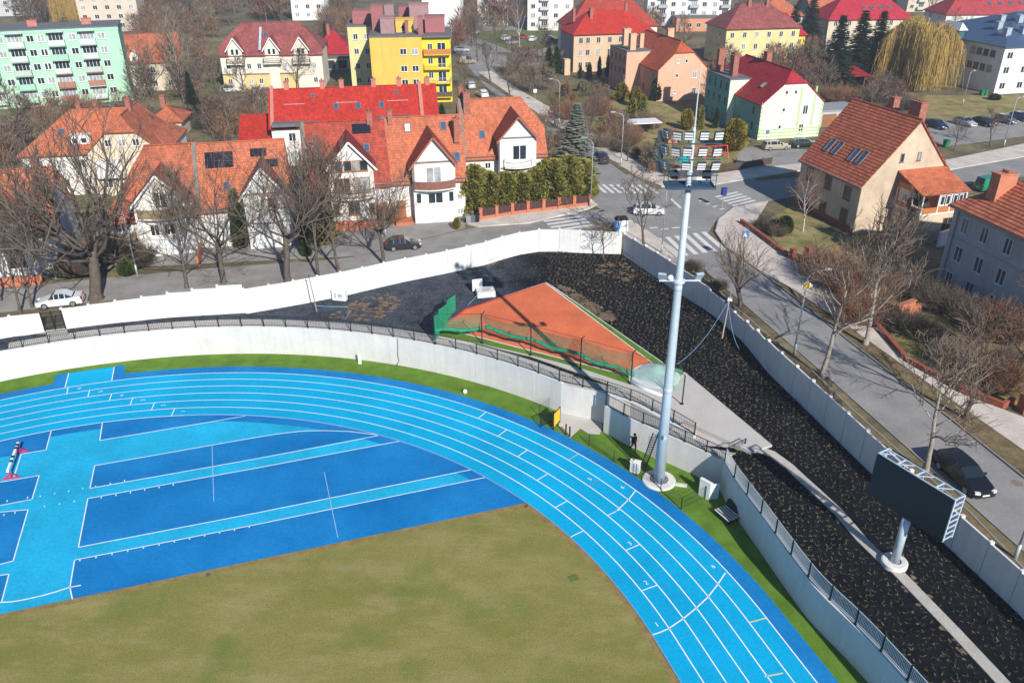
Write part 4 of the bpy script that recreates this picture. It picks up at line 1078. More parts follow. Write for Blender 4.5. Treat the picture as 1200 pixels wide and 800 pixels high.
flat('lawn', [(540,38),(660,32),(690,52),(600,60)], SZ + 0.016, M('green_lawn',(0.10,0.125,0.03),.95,.3,.3,fine=(3,.2)), 'green lawn in the middle of the distant parking area', 'lawn')
for q_ in ([(228,92),(258,87),(268,120),(234,124)],[(392,88),(428,84),(436,99),(398,102)],[(96,215),(140,212),(142,236),(100,238)],[(640,112),(700,104),(716,132),(664,142)]): flat('lawn', q_, SZ + .014, MATS['green_lawn'], 'small green lawn between the buildings', 'lawn')
# kerbs
mb = MB()
def kerb(px, h=.12):
    pts = densify([Vector((p.x,p.y,0)) for p in GP(px, SZ)], 1.0)
    for a, b in zip(pts, pts[1:]): mb.bar((a.x,a.y,SZ+h/2),(b.x,b.y,SZ+h/2),.14,h+.02)
for px in [[(1260,598),(1200,560),(1115,492),(1060,450),(995,400),(960,372),(935,352),(890,318),(850,290),(838,272),(842,257),(860,243),(900,236)],
           [(775,288),(800,310),(828,330),(893,388),(948,432),(1000,482),(1070,545),(1135,600),(1200,668)],
           [(775,219),(742,204),(700,180),(655,152),(600,116),(560,90)], [(700,240),(686,226),(697,200)]]: kerb(px)
struct('kerb', mb, m_kerb, 'stone kerbs along the main road and the crossroads', 'kerb')
# painted crossings and dashes
mb = MB(); zp = SZ + 0.018
def stripes(p0, p1, n, d0, wf=.5):
    """n stripes between p0 and p1 (centres of first and last), each along pixel vector d0"""
    A = G(*p0,SZ); Bq = G(*p1,SZ); D0 = G(p0[0]+d0[0],p0[1]+d0[1],SZ) - G(p0[0]-d0[0],p0[1]-d0[1],SZ)
    st = (Bq-A)/(n-1); dn = D0.normalized(); w = abs(st.x*dn.y - st.y*dn.x)*wf
    for k in range(n):
        c = A + st*k; h = D0/2; line_strip(mb, [c-h, c+h], w, zp)
stripes((782,290),(836,282),6,(11,11))          # crossing over the main road
stripes((704,221),(764,222),8,(6,5))            # far crossing
stripes((852,228),(877,240.5),6,(13,-3))          # right street
stripes((656,253),(672,267),5,(22,-3))
for p in [(752,263),(766,267),(779,268.5),(792,267),(805,266.5)]: 
    c = G(*p,SZ); line_strip(mb,[c - Vector((.5,.1,0)), c + Vector((.5,.1,0))], .35, zp)
for p in [(822,235),(830,238.5),(838,242),(846,245)]:
    c = G(*p,SZ); line_strip(mb,[c - Vector((.35,.25,0)), c + Vector((.35,.25,0))], .35, zp)
for p0, p1 in [((786,233),(798,244))]:
    line_strip(mb,[G(*p0,SZ),G(*p1,SZ)], .4, zp)
struct('road_markings', mb, m_paint, 'worn white zebra stripes and dashes at the crossroads', 'road markings')
c = G(1192,566,SZ); mb = MB(); mb.lathe((c.x,c.y,SZ+.004),[(.38,0),(.38,.012)],20); struct('manhole_cover', mb, M('iron_lid',(.22,.17,.13),.8,.2), 'round manhole cover in the road', 'manhole cover')

# ================================================================== fences and garden walls
m_brick = M('red_brick', (0.27, 0.075, 0.045), 0.9, 0.25, 3, fine=(14,.25), bump=.3, bscale=18)
m_brickor = M('orange_brick', (0.42, 0.14, 0.075), 0.9, 0.2, 3, fine=(14,.2), bump=.3, bscale=18)
m_slat = M('dark_slats', (0.075, 0.035, 0.035), 0.8, 0.2)
def brick_fence(label, px, h_base, h_pan, bay, z=SZ):
    pts = GP(px, z); t = thing('brick_fence', label, 'fence', (0,0,0))
    for a, b in zip(pts, pts[1:]):
        L = (b-a).length; n = max(1, round(L/bay)); ang = math.atan2(b.y-a.y, b.x-a.x)
        for k in range(n):
            p = a.lerp(b, k/n); q = a.lerp(b, (k+1)/n); c = (p+q)/2
            mb = MB(); mb.obox((c.x,c.y,z+h_base/2),(L/n-.42,.25,h_base),ang); mb.build('plinth', m_brickor, t)
            if h_pan:
                mb = MB()
                for j in range(9): s = (L/n-.46)*((j+.5)/9-.5); mb.obox((c.x+math.cos(ang)*s,c.y+math.sin(ang)*s,z+h_base+h_pan/2),((L/n-.46)/9*.86,.04,h_pan),ang)
                mb.build('slat_panel', m_slat, t)
            mb = MB(); mb.obox((p.x,p.y,z+(h_base+h_pan+.12)/2),(.42,.42,h_base+h_pan+.12),ang); mb.obox((p.x,p.y,z+h_base+h_pan+.16),(.5,.5,.08),ang); mb.build('pillar', m_brickor, t)
        mb = MB(); mb.obox((b.x,b.y,z+(h_base+h_pan+.12)/2),(.42,.42,h_base+h_pan+.12),ang); mb.build('pillar', m_brickor, t)
brick_fence('orange brick fence with dark slat panels below the tall thuja hedge', [(563,258),(600,252),(690,241)], .5, .95, 2.3)
def low_wall(label, px, h, z=SZ, m=None, w=.3, name='garden_wall'):
    t = thing(name, label, 'wall', (0,0,0)); pts = [Vector((p.x,p.y,0)) for p in GP(px, z)]
    mb = MB(); q = densify(pts, 1.5); wall_run(mb, offset(q,-w/2), offset(q,w/2), z-.1, z+h); mb.build('wall_face', m or m_brick, t)
    mb = MB(); wall_run(mb, offset(q,-w/2-.05), offset(q,w/2+.05), z+h+.002, z+h+.07); mb.build('coping', m or m_brick, t)
low_wall('low dark brick garden wall beside the pavement below the beige house', [(868,262),(880,270),(922,302)], .55)
low_wall('lower brick wall along the pavement under the brown bushes', [(940,305),(985,345),(1030,387),(1062,424)], .45)
low_wall('long low brick wall along the garden of the blue grey house', [(1066,427),(1125,459),(1174,478),(1187,472)], .5)
low_wall('rendered yard wall with brick base between beige and blue grey houses', [(1098,289),(1121,281)], 1.7, m=m_whitewall)
def pillar(label, u, v, h=1.3, w=.55, z=SZ):
    c = G(u,v,z); mb = MB(); mb.box(-w/2,w/2,-w/2,w/2,-.1,h); mb.box(-w/2-.06,w/2+.06,-w/2-.06,w/2+.06,h,h+.1); o = mb.build('gate_pillar', m_brick); o.location=(c.x,c.y,z); o.rotation_euler=(0,0,.3); tag(o,label,'pillar')
pillar('brick gate pillar at the end of the low wall near the beige house lawn', 928, 305); pillar('taller brick gate pillar left of the brown bushes', 947, 305, 1.5, .8)
pillar('orange brick pillar beside the garden gate at the right edge', 1198, 482, 1.5, .7)
c = G(1048,355,SZ); mb = MB(); mb.box(-1.3,1.3,-.2,.2,0,1.5); mb.box(-1.35,1.35,-.25,.25,1.5,1.6); mb.box(1.3,2.6,-.15,.15,0,.9); o = mb.build('brick_screen', m_brickor); o.location=(c.x-.5,c.y-3.2,SZ); o.rotation_euler=(0,0,.55); tag(o,'orange brick wall piece half hidden among the bushes','wall')
# ramp and yard walls of the terraced houses are built with the houses

# ================================================================== street lamps, signs
m_lampgrey = M('lamp_pole_grey', (0.40,0.43,0.45), 0.5, 0.08, metal=.3)
def street_lamp(label, u, v, h, arm, z=SZ, r=.085):
    b = G(u,v,z); t = thing('street_lamp', label, 'street lamp', (b.x,b.y,z), 0, 'street lamps'); ax, ay = arm
    mb = MB(); mb.tube([(0,0,0),(0,0,1.2)],[r*1.5,r*1.4],8); mb.tube([(0,0,1.2),(0,0,h-.5),(ax*.25,ay*.25,h-.1),(ax,ay,h+.15)],[r,r*.7,r*.55,r*.4],8); mb.build('pole', m_lampgrey, t, smooth=True)
    d = Vector((ax,ay,0)).normalized(); an = math.atan2(d.y,d.x)
    mb = MB(); mb.obox((ax+d.x*.3,ay+d.y*.3,h+.17),(.75,.26,.12),an); mb.obox((ax+d.x*.3,ay+d.y*.3,h+.25),(.5,.16,.06),an); mb.build('lamp_head', m_lampgrey, t)
    mb = MB(); mb.obox((ax+d.x*.35,ay+d.y*.35,h+.10),(.45,.18,.03),an); mb.build('lamp_glass', M('lamp_lens',(.8,.82,.86)), t)
    return t
tl = street_lamp('tall street lamp with yellow diamond sign beside the main road', 930, 417, 8.0, (1.4,.35))
mb = MB(Matrix.Translation((0.0,-.12,6.9)) @ Euler((0,rad(45),0)).to_matrix().to_4x4()); mb.box(-.36,.36,-.02,.02,-.36,.36); f = mb.build('sign_plate', M('sign_white',(.75,.75,.72),.5,.04), tl)
mb = MB(Matrix.Translation((0.0,-.145,6.9)) @ Euler((0,rad(45),0)).to_matrix().to_4x4()); mb.box(-.25,.25,-.004,.004,-.25,.25); mb.build('sign_face', M('sign_yellow',(.80,.55,.02),.5,.04), f)
street_lamp('slim street lamp at the near corner of the crossroads', 775, 297, 9.5, (0.9,.6), r=.07)
street_lamp('street lamp rising behind the thuja hedge corner', 692, 243, 9.0, (-.9,.6), r=.07)
street_lamp('street lamp beside the garden footway beyond the crossroads', 727.5, 194, 8.0, (-1.3,.2))
street_lamp('more distant street lamp on the verge of the upper main road', 655, 146, 8.0, (-1.3,.2))
street_lamp('street lamp at the right edge behind the boundary wall', 1189, 655, 7.0, (.8,.6))
street_lamp('street lamp on the lawn before the white building', 1128, 123, 6.5, (.5,.2), r=.07)
street_lamp('street lamp beside the footway right of the pruned trees', 1176, 172, 8.0, (.9,.2))
street_lamp('street lamp among the gardens left of the terraced houses', 161, 322, 9.0, (-1.0,-.3), r=.08)
street_lamp('street lamp in the forecourt between the terraced houses', 452, 277, 6.0, (-.3,-.6), r=.07)
def post_sign(label, u, v, h, kind, rz=0.0, z=SZ):
    b = G(u,v,z); t = thing('road_sign', label, 'road sign', (b.x,b.y,z), rz)
    mb = MB(); mb.tube([(0,0,0),(0,0,h)],.035,6); mb.build('post', m_lampgrey, t)
    if kind == 'cross':
        mb = MB(); mb.box(-.4,.4,-.06,-.04,h-.85,h-.05); p = mb.build('plate', M('sign_blue',(.02,.16,.50),.5,.06), t)
        mb = MB(); mb.add([(-.28,-.068,h-.7),(.28,-.068,h-.7),(0,-.068,h-.2),(-.28,-.064,h-.7),(.28,-.064,h-.7),(0,-.064,h-.2)],[(0,1,2),(5,4,3),(0,3,4,1),(1,4,5,2),(2,5,3,0)]); mb.build('triangle', M('sign_white',(.75,.75,.72)), p)
        mb = MB(); mb.tube([(-.02,-.072,h-.34),(-.02,-.072,h-.38)],.04,6); mb.bar((-.02,-.072,h-.38),(.0,-.072,h-.52),.05,.01); mb.bar((0,-.072,h-.5),(-.09,-.072,h-.66),.035,.01); mb.bar((0,-.072,h-.5),(.09,-.072,h-.66),.035,.01); mb.build('walking_figure', m_black, p)
    elif kind == 'bin':
        mb = MB(); mb.box(-.3,.3,-.25,.25,h-1.0,h-.1); mb.box(-.34,.34,-.28,.28,h-.1,h); mb.build('plate', M('sign_navy',(.02,.04,.2),.5,.1), t)
    elif kind == 'round':
        mb = MB(Matrix.Translation((0,-.05,h-.35)) @ Euler((rad(90),0,0)).to_matrix().to_4x4()); mb.lathe((0,0,-.01),[(.36,0),(.36,.02)],18); p = mb.build('plate', M('sign_blue',(.02,.16,.5)), t)
        mb = MB(); mb.obox((0,-.075,h-.35),(.62,.01,.09),0,0,0,rad(45)); mb.build('bar', M('sign_red',(.55,.02,.02),.5,.05), p)
    else:
        mb = MB(); mb.box(-.35,.35,-.05,-.03,h-.8,h-.1); mb.build('plate', M('sign_white',(.75,.75,.72)), t)
    return t
post_sign('blue pedestrian crossing sign among the branches right of the crossroads', 868, 312, 4.2, 'cross', .2)
post_sign('dark blue sign box on a post at the right crossing', 846, 245, 2.9, 'bin', .2)
post_sign('small white sign by the upper main road', 627, 119, 2.6, 'white', .1)
post_sign('round blue no parking sign at the corner of the pale green house', 897, 172, 2.8, 'round', .2)
post_sign('round blue and red sign in front of the leftmost terraced house', 66, 327, 2.8, 'round', -.2)
# advert column / white box van at the wall corner
c = G(728,272,SZ)
t = thing('recycling_container', 'white and blue recycling container standing behind the corner of the white wall', 'container', (c.x,c.y+.4,SZ), .15)
mb = MB(); mb.box(-.75,.75,-.55,.55,.1,1.55); mb.build('body', M('container_white',(.72,.74,.74),.5,.05), t)
mb = MB(); mb.add([(-.8,-.6,1.55),(.8,-.6,1.55),(.8,.6,1.55),(-.8,.6,1.55),(-.6,-.3,1.9),(.6,-.3,1.9),(.6,.3,1.9),(-.6,.3,1.9)],[(0,3,2,1),(4,5,6,7),(0,1,5,4),(1,2,6,5),(2,3,7,6),(3,0,4,7)]); mb.build('lid', m_black, t)
mb = MB(); mb.box(-.76,-.4,-.57,-.552,.15,1.5); mb.build('stripe', M('container_blue',(.05,.25,.55),.5,.05), t)
# white advertising board by the crossroads
c = G(820,221,SZ); t = thing('notice_board', 'small white notice board on the pavement behind the floodlight mast top', 'board', (c.x,c.y,SZ), .1)
mb = MB(); mb.box(-.7,.7,-.04,.04,.5,1.6); mb.build('board', M('sign_white',(.75,.75,.72)), t)
for x in (-.6,.6):
    mb = MB(); mb.box(x-.04,x+.04,-.06,.06,0,1.7); mb.build('post', m_lampgrey, t)
# ================================================================== houses
tile_orange = M_tile('orange_tiles', (0.46, 0.135, 0.066))
tile_orange2 = M_tile('weathered_orange_tiles', (0.40, 0.118, 0.060), dirt=.4)
tile_red = M_tile('bright_red_tiles', (0.43, 0.030, 0.018))
tile_crimson = M_tile('crimson_tiles', (0.36, 0.018, 0.028))
tile_brown = M_tile('brown_red_tiles', (0.26, 0.055, 0.035), dirt=.4)
tile_maroon = M_tile('maroon_tiles', (0.27, 0.075, 0.068), dirt=.4)
tile_rust = M_tile('rust_tiles', (0.46, 0.125, 0.064), rowh=.42, tw=.3, dirt=.2, bump=.9)
tile_pink = M_tile('pale_orange_tiles', (0.50, 0.150, 0.080), rowh=.40, tw=.26, dirt=.35, bump=.9)
m_bitumen = M('roof_felt', (0.13, 0.13, 0.135), 0.9, 0.2, .5, fine=(3,.15))
m_bluemetal = M('blue_metal_roof', (0.055, 0.10, 0.17), 0.45, 0.12, .5, metal=.2)
def wallm(name, c, v=.07): return M(name, c, 0.9, v, .35, fine=(3,.05), bump=.08, bscale=20, streak=.15)
w_white = wallm('white_render', (0.66,0.64,0.60)); w_cream = wallm('cream_render', (0.58,0.50,0.37)); w_peach = wallm('peach_render', (0.60,0.36,0.24))
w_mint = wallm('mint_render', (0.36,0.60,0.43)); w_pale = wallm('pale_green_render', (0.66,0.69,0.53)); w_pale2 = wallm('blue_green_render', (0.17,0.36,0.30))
w_yellow = wallm('yellow_render', (0.66,0.42,0.085)); w_lemon = wallm('lemon_render', (0.70,0.54,0.03)); w_paleyellow = wallm('pale_yellow_render', (0.62,0.55,0.26))
w_beige = wallm('beige_render', (0.56,0.40,0.26), .1); w_tan = wallm('stained_beige_render', (0.50,0.40,0.29), .18); w_bluegrey = wallm('blue_grey_render', (0.38,0.39,0.40), .16)
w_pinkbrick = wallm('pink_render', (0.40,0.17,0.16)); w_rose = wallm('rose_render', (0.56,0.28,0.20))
m_frame = M('window_frame_white', (0.70,0.70,0.68), 0.5, 0.04); m_framebr = M('window_frame_brown', (0.24,0.11,0.045), 0.6, 0.15)
m_pane = M_glass('window_pane'); m_curtain = M('window_curtain', (0.30,0.31,0.32), 0.25, 0.4, 1.2, spec=.6)
m_gut = M('gutter_grey', (0.16,0.15,0.15), 0.5, 0.1); m_chim = M('chimney_brick', (0.30,0.115,0.085), .9, .3, 3, fine=(9,.3))
m_wood = M('honey_wood', (0.33,0.14,0.045), .7, .2, 2); m_solar = M('solar_panel', (0.012,0.014,0.022), .2, .3, 2, spec=.6)
m_rail = M('balcony_rail', (0.10,0.09,0.085), .6, .15)

WCACHE = {}; FOOT = []
def win_mesh(w, h, fm, pm, mull):
    k = (round(w,2), round(h,2), fm.name, pm.name, mull)
    if k not in WCACHE:
        mb = MB(); b = .075
        for x0, x1, z0, z1 in ((-w/2,w/2,0,b),(-w/2,w/2,h-b,h),(-w/2,-w/2+b,b,h-b),(w/2-b,w/2,b,h-b)): mb.box(x0,x1,-.07,.02,z0,z1)
        for i in range(1, mull): x = -w/2 + w*i/mull; mb.box(x-.045,x+.045,-.065,.02,b,h-b)
        mb.box(-w/2-.06,w/2+.06,-.16,.02,-.07,-.002)
        o = mb.build('window', fm); f = o.data; bpy.data.objects.remove(o)
        mb = MB(); mb.box(-w/2+b,w/2-b,-.03,.02,b,h-b); o = mb.build('pane', pm); p = o.data; bpy.data.objects.remove(o)
        WCACHE[k] = (f, p)
    return WCACHE[k]
class House:
    def __init__(s, name, label, cat, x, y, ang, w, d, group=None, z=SZ):
        s.t = thing(name, label, cat, (x, y, z), rad(ang), group); FOOT.append((x, y, rad(ang), w, d)); s.w = w; s.d = d; s.roof = None
        s.r = random.Random(int(abs(x*13 + y*7)))
    def wall(s, m, he, x0=0, x1=None, y0=0, y1=None, name='wall', z0=-.3, ends=None):
        x1 = s.w if x1 is None else x1; y1 = s.d if y1 is None else y1
        mb = MB(); mb.box(x0,x1,y0,y1,z0,he); return mb.build(name, m, s.t)
    def pitched(s, he, hr, wm, rm, axis='x', clip=(None, None), x0=0, x1=None, y0=0, y1=None, ob=.45, oa=.35, t=.16, course=None, wname='wall', rname='roof', gables=True, parent=None):
        """ridge along axis; clip: height where each end hips in (None gable, he = full hip)"""
        x1 = s.w if x1 is None else x1; y1 = s.d if y1 is None else y1
        if axis == 'x': L, W = x1-x0, y1-y0; mp = lambda a, b, z: Vector((x0+a, y0+b, z))
        else: L, W = y1-y0, x1-x0; mp = lambda a, b, z: Vector((x0+b, y0+a, z))
        k = (hr-he)/(W/2); parent = parent or s.t
        # walls
        mb = MB()
        def end(a, zc):
            zc = hr if zc is None else zc; bc = (zc-he)/k
            return [mp(a,0,-.3), mp(a,W,-.3), mp(a,W,he), mp(a,W-bc,zc), mp(a,bc,zc), mp(a,0,he)]
        E0, E1 = end(0, clip[0]), end(L, clip[1])
        def poly(q):
            r = []
            for p in q:
                if not r or (p-r[-1]).length > 1e-4: r.append(p)
            mb.poly(r)
        poly(E0); poly(E1)
        mb.poly([mp(0,0,-.3), mp(L,0,-.3), mp(L,0,he), mp(0,0,he)]); mb.poly([mp(0,W,-.3), mp(L,W,-.3), mp(L,W,he), mp(0,W,he)])
        # bottom and inner top keep the wall a closed body
        mb.poly([mp(0,0,-.3), mp(L,0,-.3), mp(L,W,-.3), mp(0,W,-.3)])
        wo = mb.build(wname, wm, parent)
        bm = bmesh.new(); bm.from_mesh(wo.data); bmesh.ops.remove_doubles(bm, verts=bm.verts, dist=1e-4); bmesh.ops.holes_fill(bm, edges=bm.edges, sides=0); bmesh.ops.recalc_face_normals(bm, faces=bm.faces); bm.to_mesh(wo.data); bm.free()
        # roof on the enlarged plan
        up = .10; hee = he - ob*k + up; hrr = hr + up
        A0 = -oa; A1 = L+oa; B0 = -ob; B1 = W+ob; Bm = W/2
        def bcz(zc): return B0 + (zc + up - hee)/k
        P = []
        z0 = None if clip[0] is None else clip[0]; z1 = None if clip[1] is None else clip[1]
        def ins(zc): return (hr - zc)/k if zc is not None else 0
        r0 = A0 + ins(z0)*1.0 if z0 is not None else A0; r1 = A1 - (ins(z1) if z1 is not None else 0)
        zc0 = (max(z0 - (oa*k if z0 <= he+.01 else 0), hee - up) + up) if z0 is not None else None
        zc1 = (max(z1 - (oa*k if z1 <= he+.01 else 0), hee - up) + up) if z1 is not None else None
        mbr = MB()
        for side in (0, 1):
            fl = (lambda b: b) if side == 0 else (lambda b: W-b)
            pts = [(A0, B0, hee), (A1, B0, hee)]
            if z1 is not None:
                b = B0 + (zc1-hee)/k
                if b > B0+.01: pts.append((A1, b, zc1))
            pts.append((r1, Bm, hrr))
            pts.append((r0, Bm, hrr))
            if z0 is not None:
                b = B0 + (zc0-hee)/k
                if b > B0+.01: pts.append((A0, b, zc0))
            s.slope(mbr, [mp(a, fl(b), z) for a, b, z in pts], t, course)
        for zc, a, r in ((zc0, A0, r0), (zc1, A1, r1)):
            if zc is None: continue
            b = B0 + (zc-hee)/k
            s.slope(mbr, [mp(a, b, zc), mp(a, W-b, zc), mp(r, Bm, hrr)], t, course)
        # ridge cap
        mbr.tube([mp(r0, Bm, hrr+.02), mp(r1, Bm, hrr+.02)], .12, 6)
        ro = mbr.build(rname, rm, parent)
        if rname == 'roof' and s.roof is None: s.roof = ro; s.k = k; s.he = he; s.hr = hr; s.mp = mp; s.W = W; s.L = L; s.rooft = up
        return wo, ro
    def slope(s, mb, pts, t, course=None):
        """one roof slope with UV in metres; with course: stepped tile courses"""
        n = Vector((0,0,0))
        for i in range(len(pts)): n += pts[i].cross(pts[(i+1)%len(pts)])
        n.normalize()
        if n.z < 0: pts = pts[::-1]; n = -n
        h = Vector((-n.y, n.x, 0)); h = h.normalized() if h.length > 1e-6 else Vector((1,0,0)); v = n.cross(h)
        if v.z < 0: v = -v; h = -h
        o = pts[0]; q = [((p-o).dot(h), (p-o).dot(v)) for p in pts]; v0 = min(b for a, b in q); q = [(a, b-v0) for a, b in q]; o = o + v*v0
        mb.slab(pts, t, 0, [(a, b) for a, b in q])
        if course:
            vm = max(b for a, b in q); nrow = int(vm/course)
            for r in range(nrow):
                lo, hi = r*course, min(vm, (r+1)*course + .02)
                c = clip_band(q, lo, hi)
                if len(c) < 3: continue
                lip = lambda b: .012 + .05*(1 - (b-lo)/(hi-lo))
                P = [o + h*a + v*b + n*lip(b) for a, b in c]
                mb.add(P, [list(range(len(P)))], 0, c)
                bot = [(a, b) for a, b in c if b < lo+.001]
                if len(bot) >= 2:
                    a0 = min(a for a, b in bot); a1 = max(a for a, b in bot)
                    mb.add([o+h*a0+v*lo, o+h*a1+v*lo, o+h*a1+v*lo+n*.062, o+h*a0+v*lo+n*.062], [(0,1,2,3)], 0, [(a0,lo),(a1,lo),(a1,lo+.03),(a0,lo+.03)])
    def flat_roof(s, h, m, x0=0, x1=None, y0=0, y1=None, par=.25, o=.15):
        x1 = s.w if x1 is None else x1; y1 = s.d if y1 is None else y1
        mb = MB(); mb.box(x0-o,x1+o,y0-o,y1+o,h+.002,h+.22)
        ro = mb.build('roof', m, s.t)
        if s.roof is None: s.roof = ro
        return ro
    def win(s, face, u, z, w=1.0, h=1.4, fm=None, pm=None, mull=2, off=0.0, x=None, parent=None, sill=True):
        fm = fm or m_frame
        if pm is None: pm = m_curtain if s.r.random() < .35 else m_pane
        f, p = win_mesh(w, h, fm, pm, mull)
        if face == 'F': loc, rz = (u, -off-.004, z), 0
        elif face == 'R': loc, rz = ((s.w if x is None else x) + .004, u, z), 90
        elif face == 'L': loc, rz = ((0 if x is None else x) - .004, u, z), -90
        else: loc, rz = (u, s.d + .004, z), 180
        o = link_mesh('window', f, parent or s.t, loc, rad(rz)); link_mesh('pane', p, o)
        return o
    def grid(s, face, us, zs, w=1.0, h=1.4, **k):
        for z in zs:
            for u in us: s.win(face, u, z, w, h, **k)
    def chimney(s, x, y, z0, z1, w=.6, d=.9, m=None, pots=2):
        mb = MB(); mb.box(x-w/2,x+w/2,y-d/2,y+d/2,z0,z1); mb.box(x-w/2-.07,x+w/2+.07,y-d/2-.07,y+d/2+.07,z1+.001,z1+.12)
        c = mb.build('chimney', m or m_chim, s.roof)
        mb = MB()
        for k in range(pots):
            yy = y + (k-(pots-1)/2)*d/max(1,pots)*.8; mb.tube([(x,yy,z1+.12),(x,yy,z1+.42)],.1,8)
        mb.build('pot', M('pot_clay',(.30,.10,.06),.9,.15), c)
        return c
    def skylight(s, a, f, side=0, w=.8, l=1.2, m=None):
        """on the slope: a along the ridge, f fraction of the way up"""
        b = s.W/2*f; z = s.he + s.k*b + s.rooft; fl = b if side == 0 else s.W - b
        c = s.mp(a, fl, z); th = math.atan(s.k)
        e1 = (s.mp(1,0,0)-s.mp(0,0,0)); e2 = (s.mp(0,1,0)-s.mp(0,0,0))*(1 if side == 0 else -1)
        up = (e2*math.cos(th) + Vector((0,0,1))*math.sin(th)); n = (Vector((0,0,1))*math.cos(th) - e2*math.sin(th))
        def bx(mb, a0,a1,b0,b1,n0,n1): mb.add([c+e1*p+up*q+n*r for r in (n0,n1) for p,q in ((a0,b0),(a1,b0),(a1,b1),(a0,b1))],[(0,3,2,1),(4,5,6,7),(0,1,5,4),(1,2,6,5),(2,3,7,6),(3,0,4,7)])
        mb = MB(); g = .09
        for q in ((-w/2,w/2,-l/2,-l/2+g),(-w/2,w/2,l/2-g,l/2),(-w/2,-w/2+g,-l/2+g,l/2-g),(w/2-g,w/2,-l/2+g,l/2-g)): bx(mb,*q,-.05,.17)
        o = mb.build('skylight', m_gut, s.roof)
        mb = MB(); bx(mb,-w/2+g,w/2-g,-l/2+g,l/2-g,-.05,.11); mb.build('pane', m or M('sky_pane',(.05,.09,.16),.05,.3,.5,spec=.8), o)
        return o
    def panel(s, a, f, w, l, side=0):
        b = s.W/2*f; z = s.he + s.k*b + s.rooft; c = s.mp(a, b if side==0 else s.W-b, z); th = math.atan(s.k)
        e1 = (s.mp(1,0,0)-s.mp(0,0,0)); e2 = (s.mp(0,1,0)-s.mp(0,0,0)); up = (e2*math.cos(th)+Vector((0,0,1))*math.sin(th)); n = (Vector((0,0,1))*math.cos(th)-e2*math.sin(th))
        mb = MB(); nx = max(1, round(w/1.0))
        for i in range(nx):
            a0 = -w/2 + w*i/nx + .015; a1 = -w/2 + w*(i+1)/nx - .015
            mb.add([c+e1*p+up*q+n*r for r in (.1,.15) for p,q in ((a0,-l/2),(a1,-l/2),(a1,l/2),(a0,l/2))],[(0,3,2,1),(4,5,6,7),(0,1,5,4),(1,2,6,5),(2,3,7,6),(3,0,4,7)])
        return mb.build('solar_panel', m_solar, s.roof)
    def balcony(s, x0, x1, z, dep=1.1, y=0, m=None, rm=None, bow=0.0, h=1.0, open_=True):
        mb = MB(); n = 8
        pts = [(x0,y)] + [(x0+(x1-x0)*k/n, y-dep-bow*math.sin(PI*k/n)) for k in range(n+1)] + [(x1,y)]
        mb.prism(pts, z-.18, z, 0); b = mb.build('balcony', m or w_white, s.t)
        mb = MB(); q = [Vector((p[0],p[1],z)) for p in pts]
        for i in range(len(q)-1):
            a, c = q[i], q[i+1]
            if open_:
                mb.bar(a+Vector((0,0,h)), c+Vector((0,0,h)), .06); mb.bar(a+Vector((0,0,.12)), c+Vector((0,0,.12)), .04)
                nn = max(1,int((c-a).length/.14))
                for k in range(nn): p = a.lerp(c,(k+.5)/nn); mb.bar(p+Vector((0,0,.1)),p+Vector((0,0,h)),.025)
            else:
                d = (c-a); d.normalize(); nm = Vector((-d.y,d.x,0))*.04
                mb.prism([a-nm,c-nm,c+nm,a+nm], z+.002, z+h)
        mb.build('railing', rm or m_rail, b); return b
    def box(s, name, m, x0,x1,y0,y1,z0,z1):
        mb = MB(); mb.box(x0,x1,y0,y1,z0,z1); return mb.build(name, m, s.t)
    def pipe(s, pts, r=.06):
        mb = MB(); mb.tube(pts, r, 6); return mb.build('downpipe', m_gut, s.t)
    def gutter(s, z, x0=None, x1=None, y=-.45):
        mb = MB(); mb.bar((-.3 if x0 is None else x0, y-.05, z),(s.w+.3 if x1 is None else x1, y-.05, z),.12); return mb.build('gutter', m_gut, s.t)
def clip_band(q, lo, hi):
    def cl(q, f, keep):
        out = []
        for i in range(len(q)):
            a, b = q[i], q[(i+1)%len(q)]; ka, kb = keep(a), keep(b)
            if ka: out.append(a)
            if ka != kb:
                t = (f-a[1])/(b[1]-a[1]); out.append((a[0]+(b[0]-a[0])*t, f))
        return out
    q = cl(q, lo, lambda p: p[1] >= lo-1e-9)
    return cl(q, hi, lambda p: p[1] <= hi+1e-9) if len(q) >= 3 else q
def xy(u, v, z): p = G(u, v, z); return p.x, p.y
def loc(px, ang, lx, ly):
    a = rad(ang); return px[0] + lx*math.cos(a) - ly*math.sin(a), px[1] + lx*math.sin(a) + ly*math.cos(a)

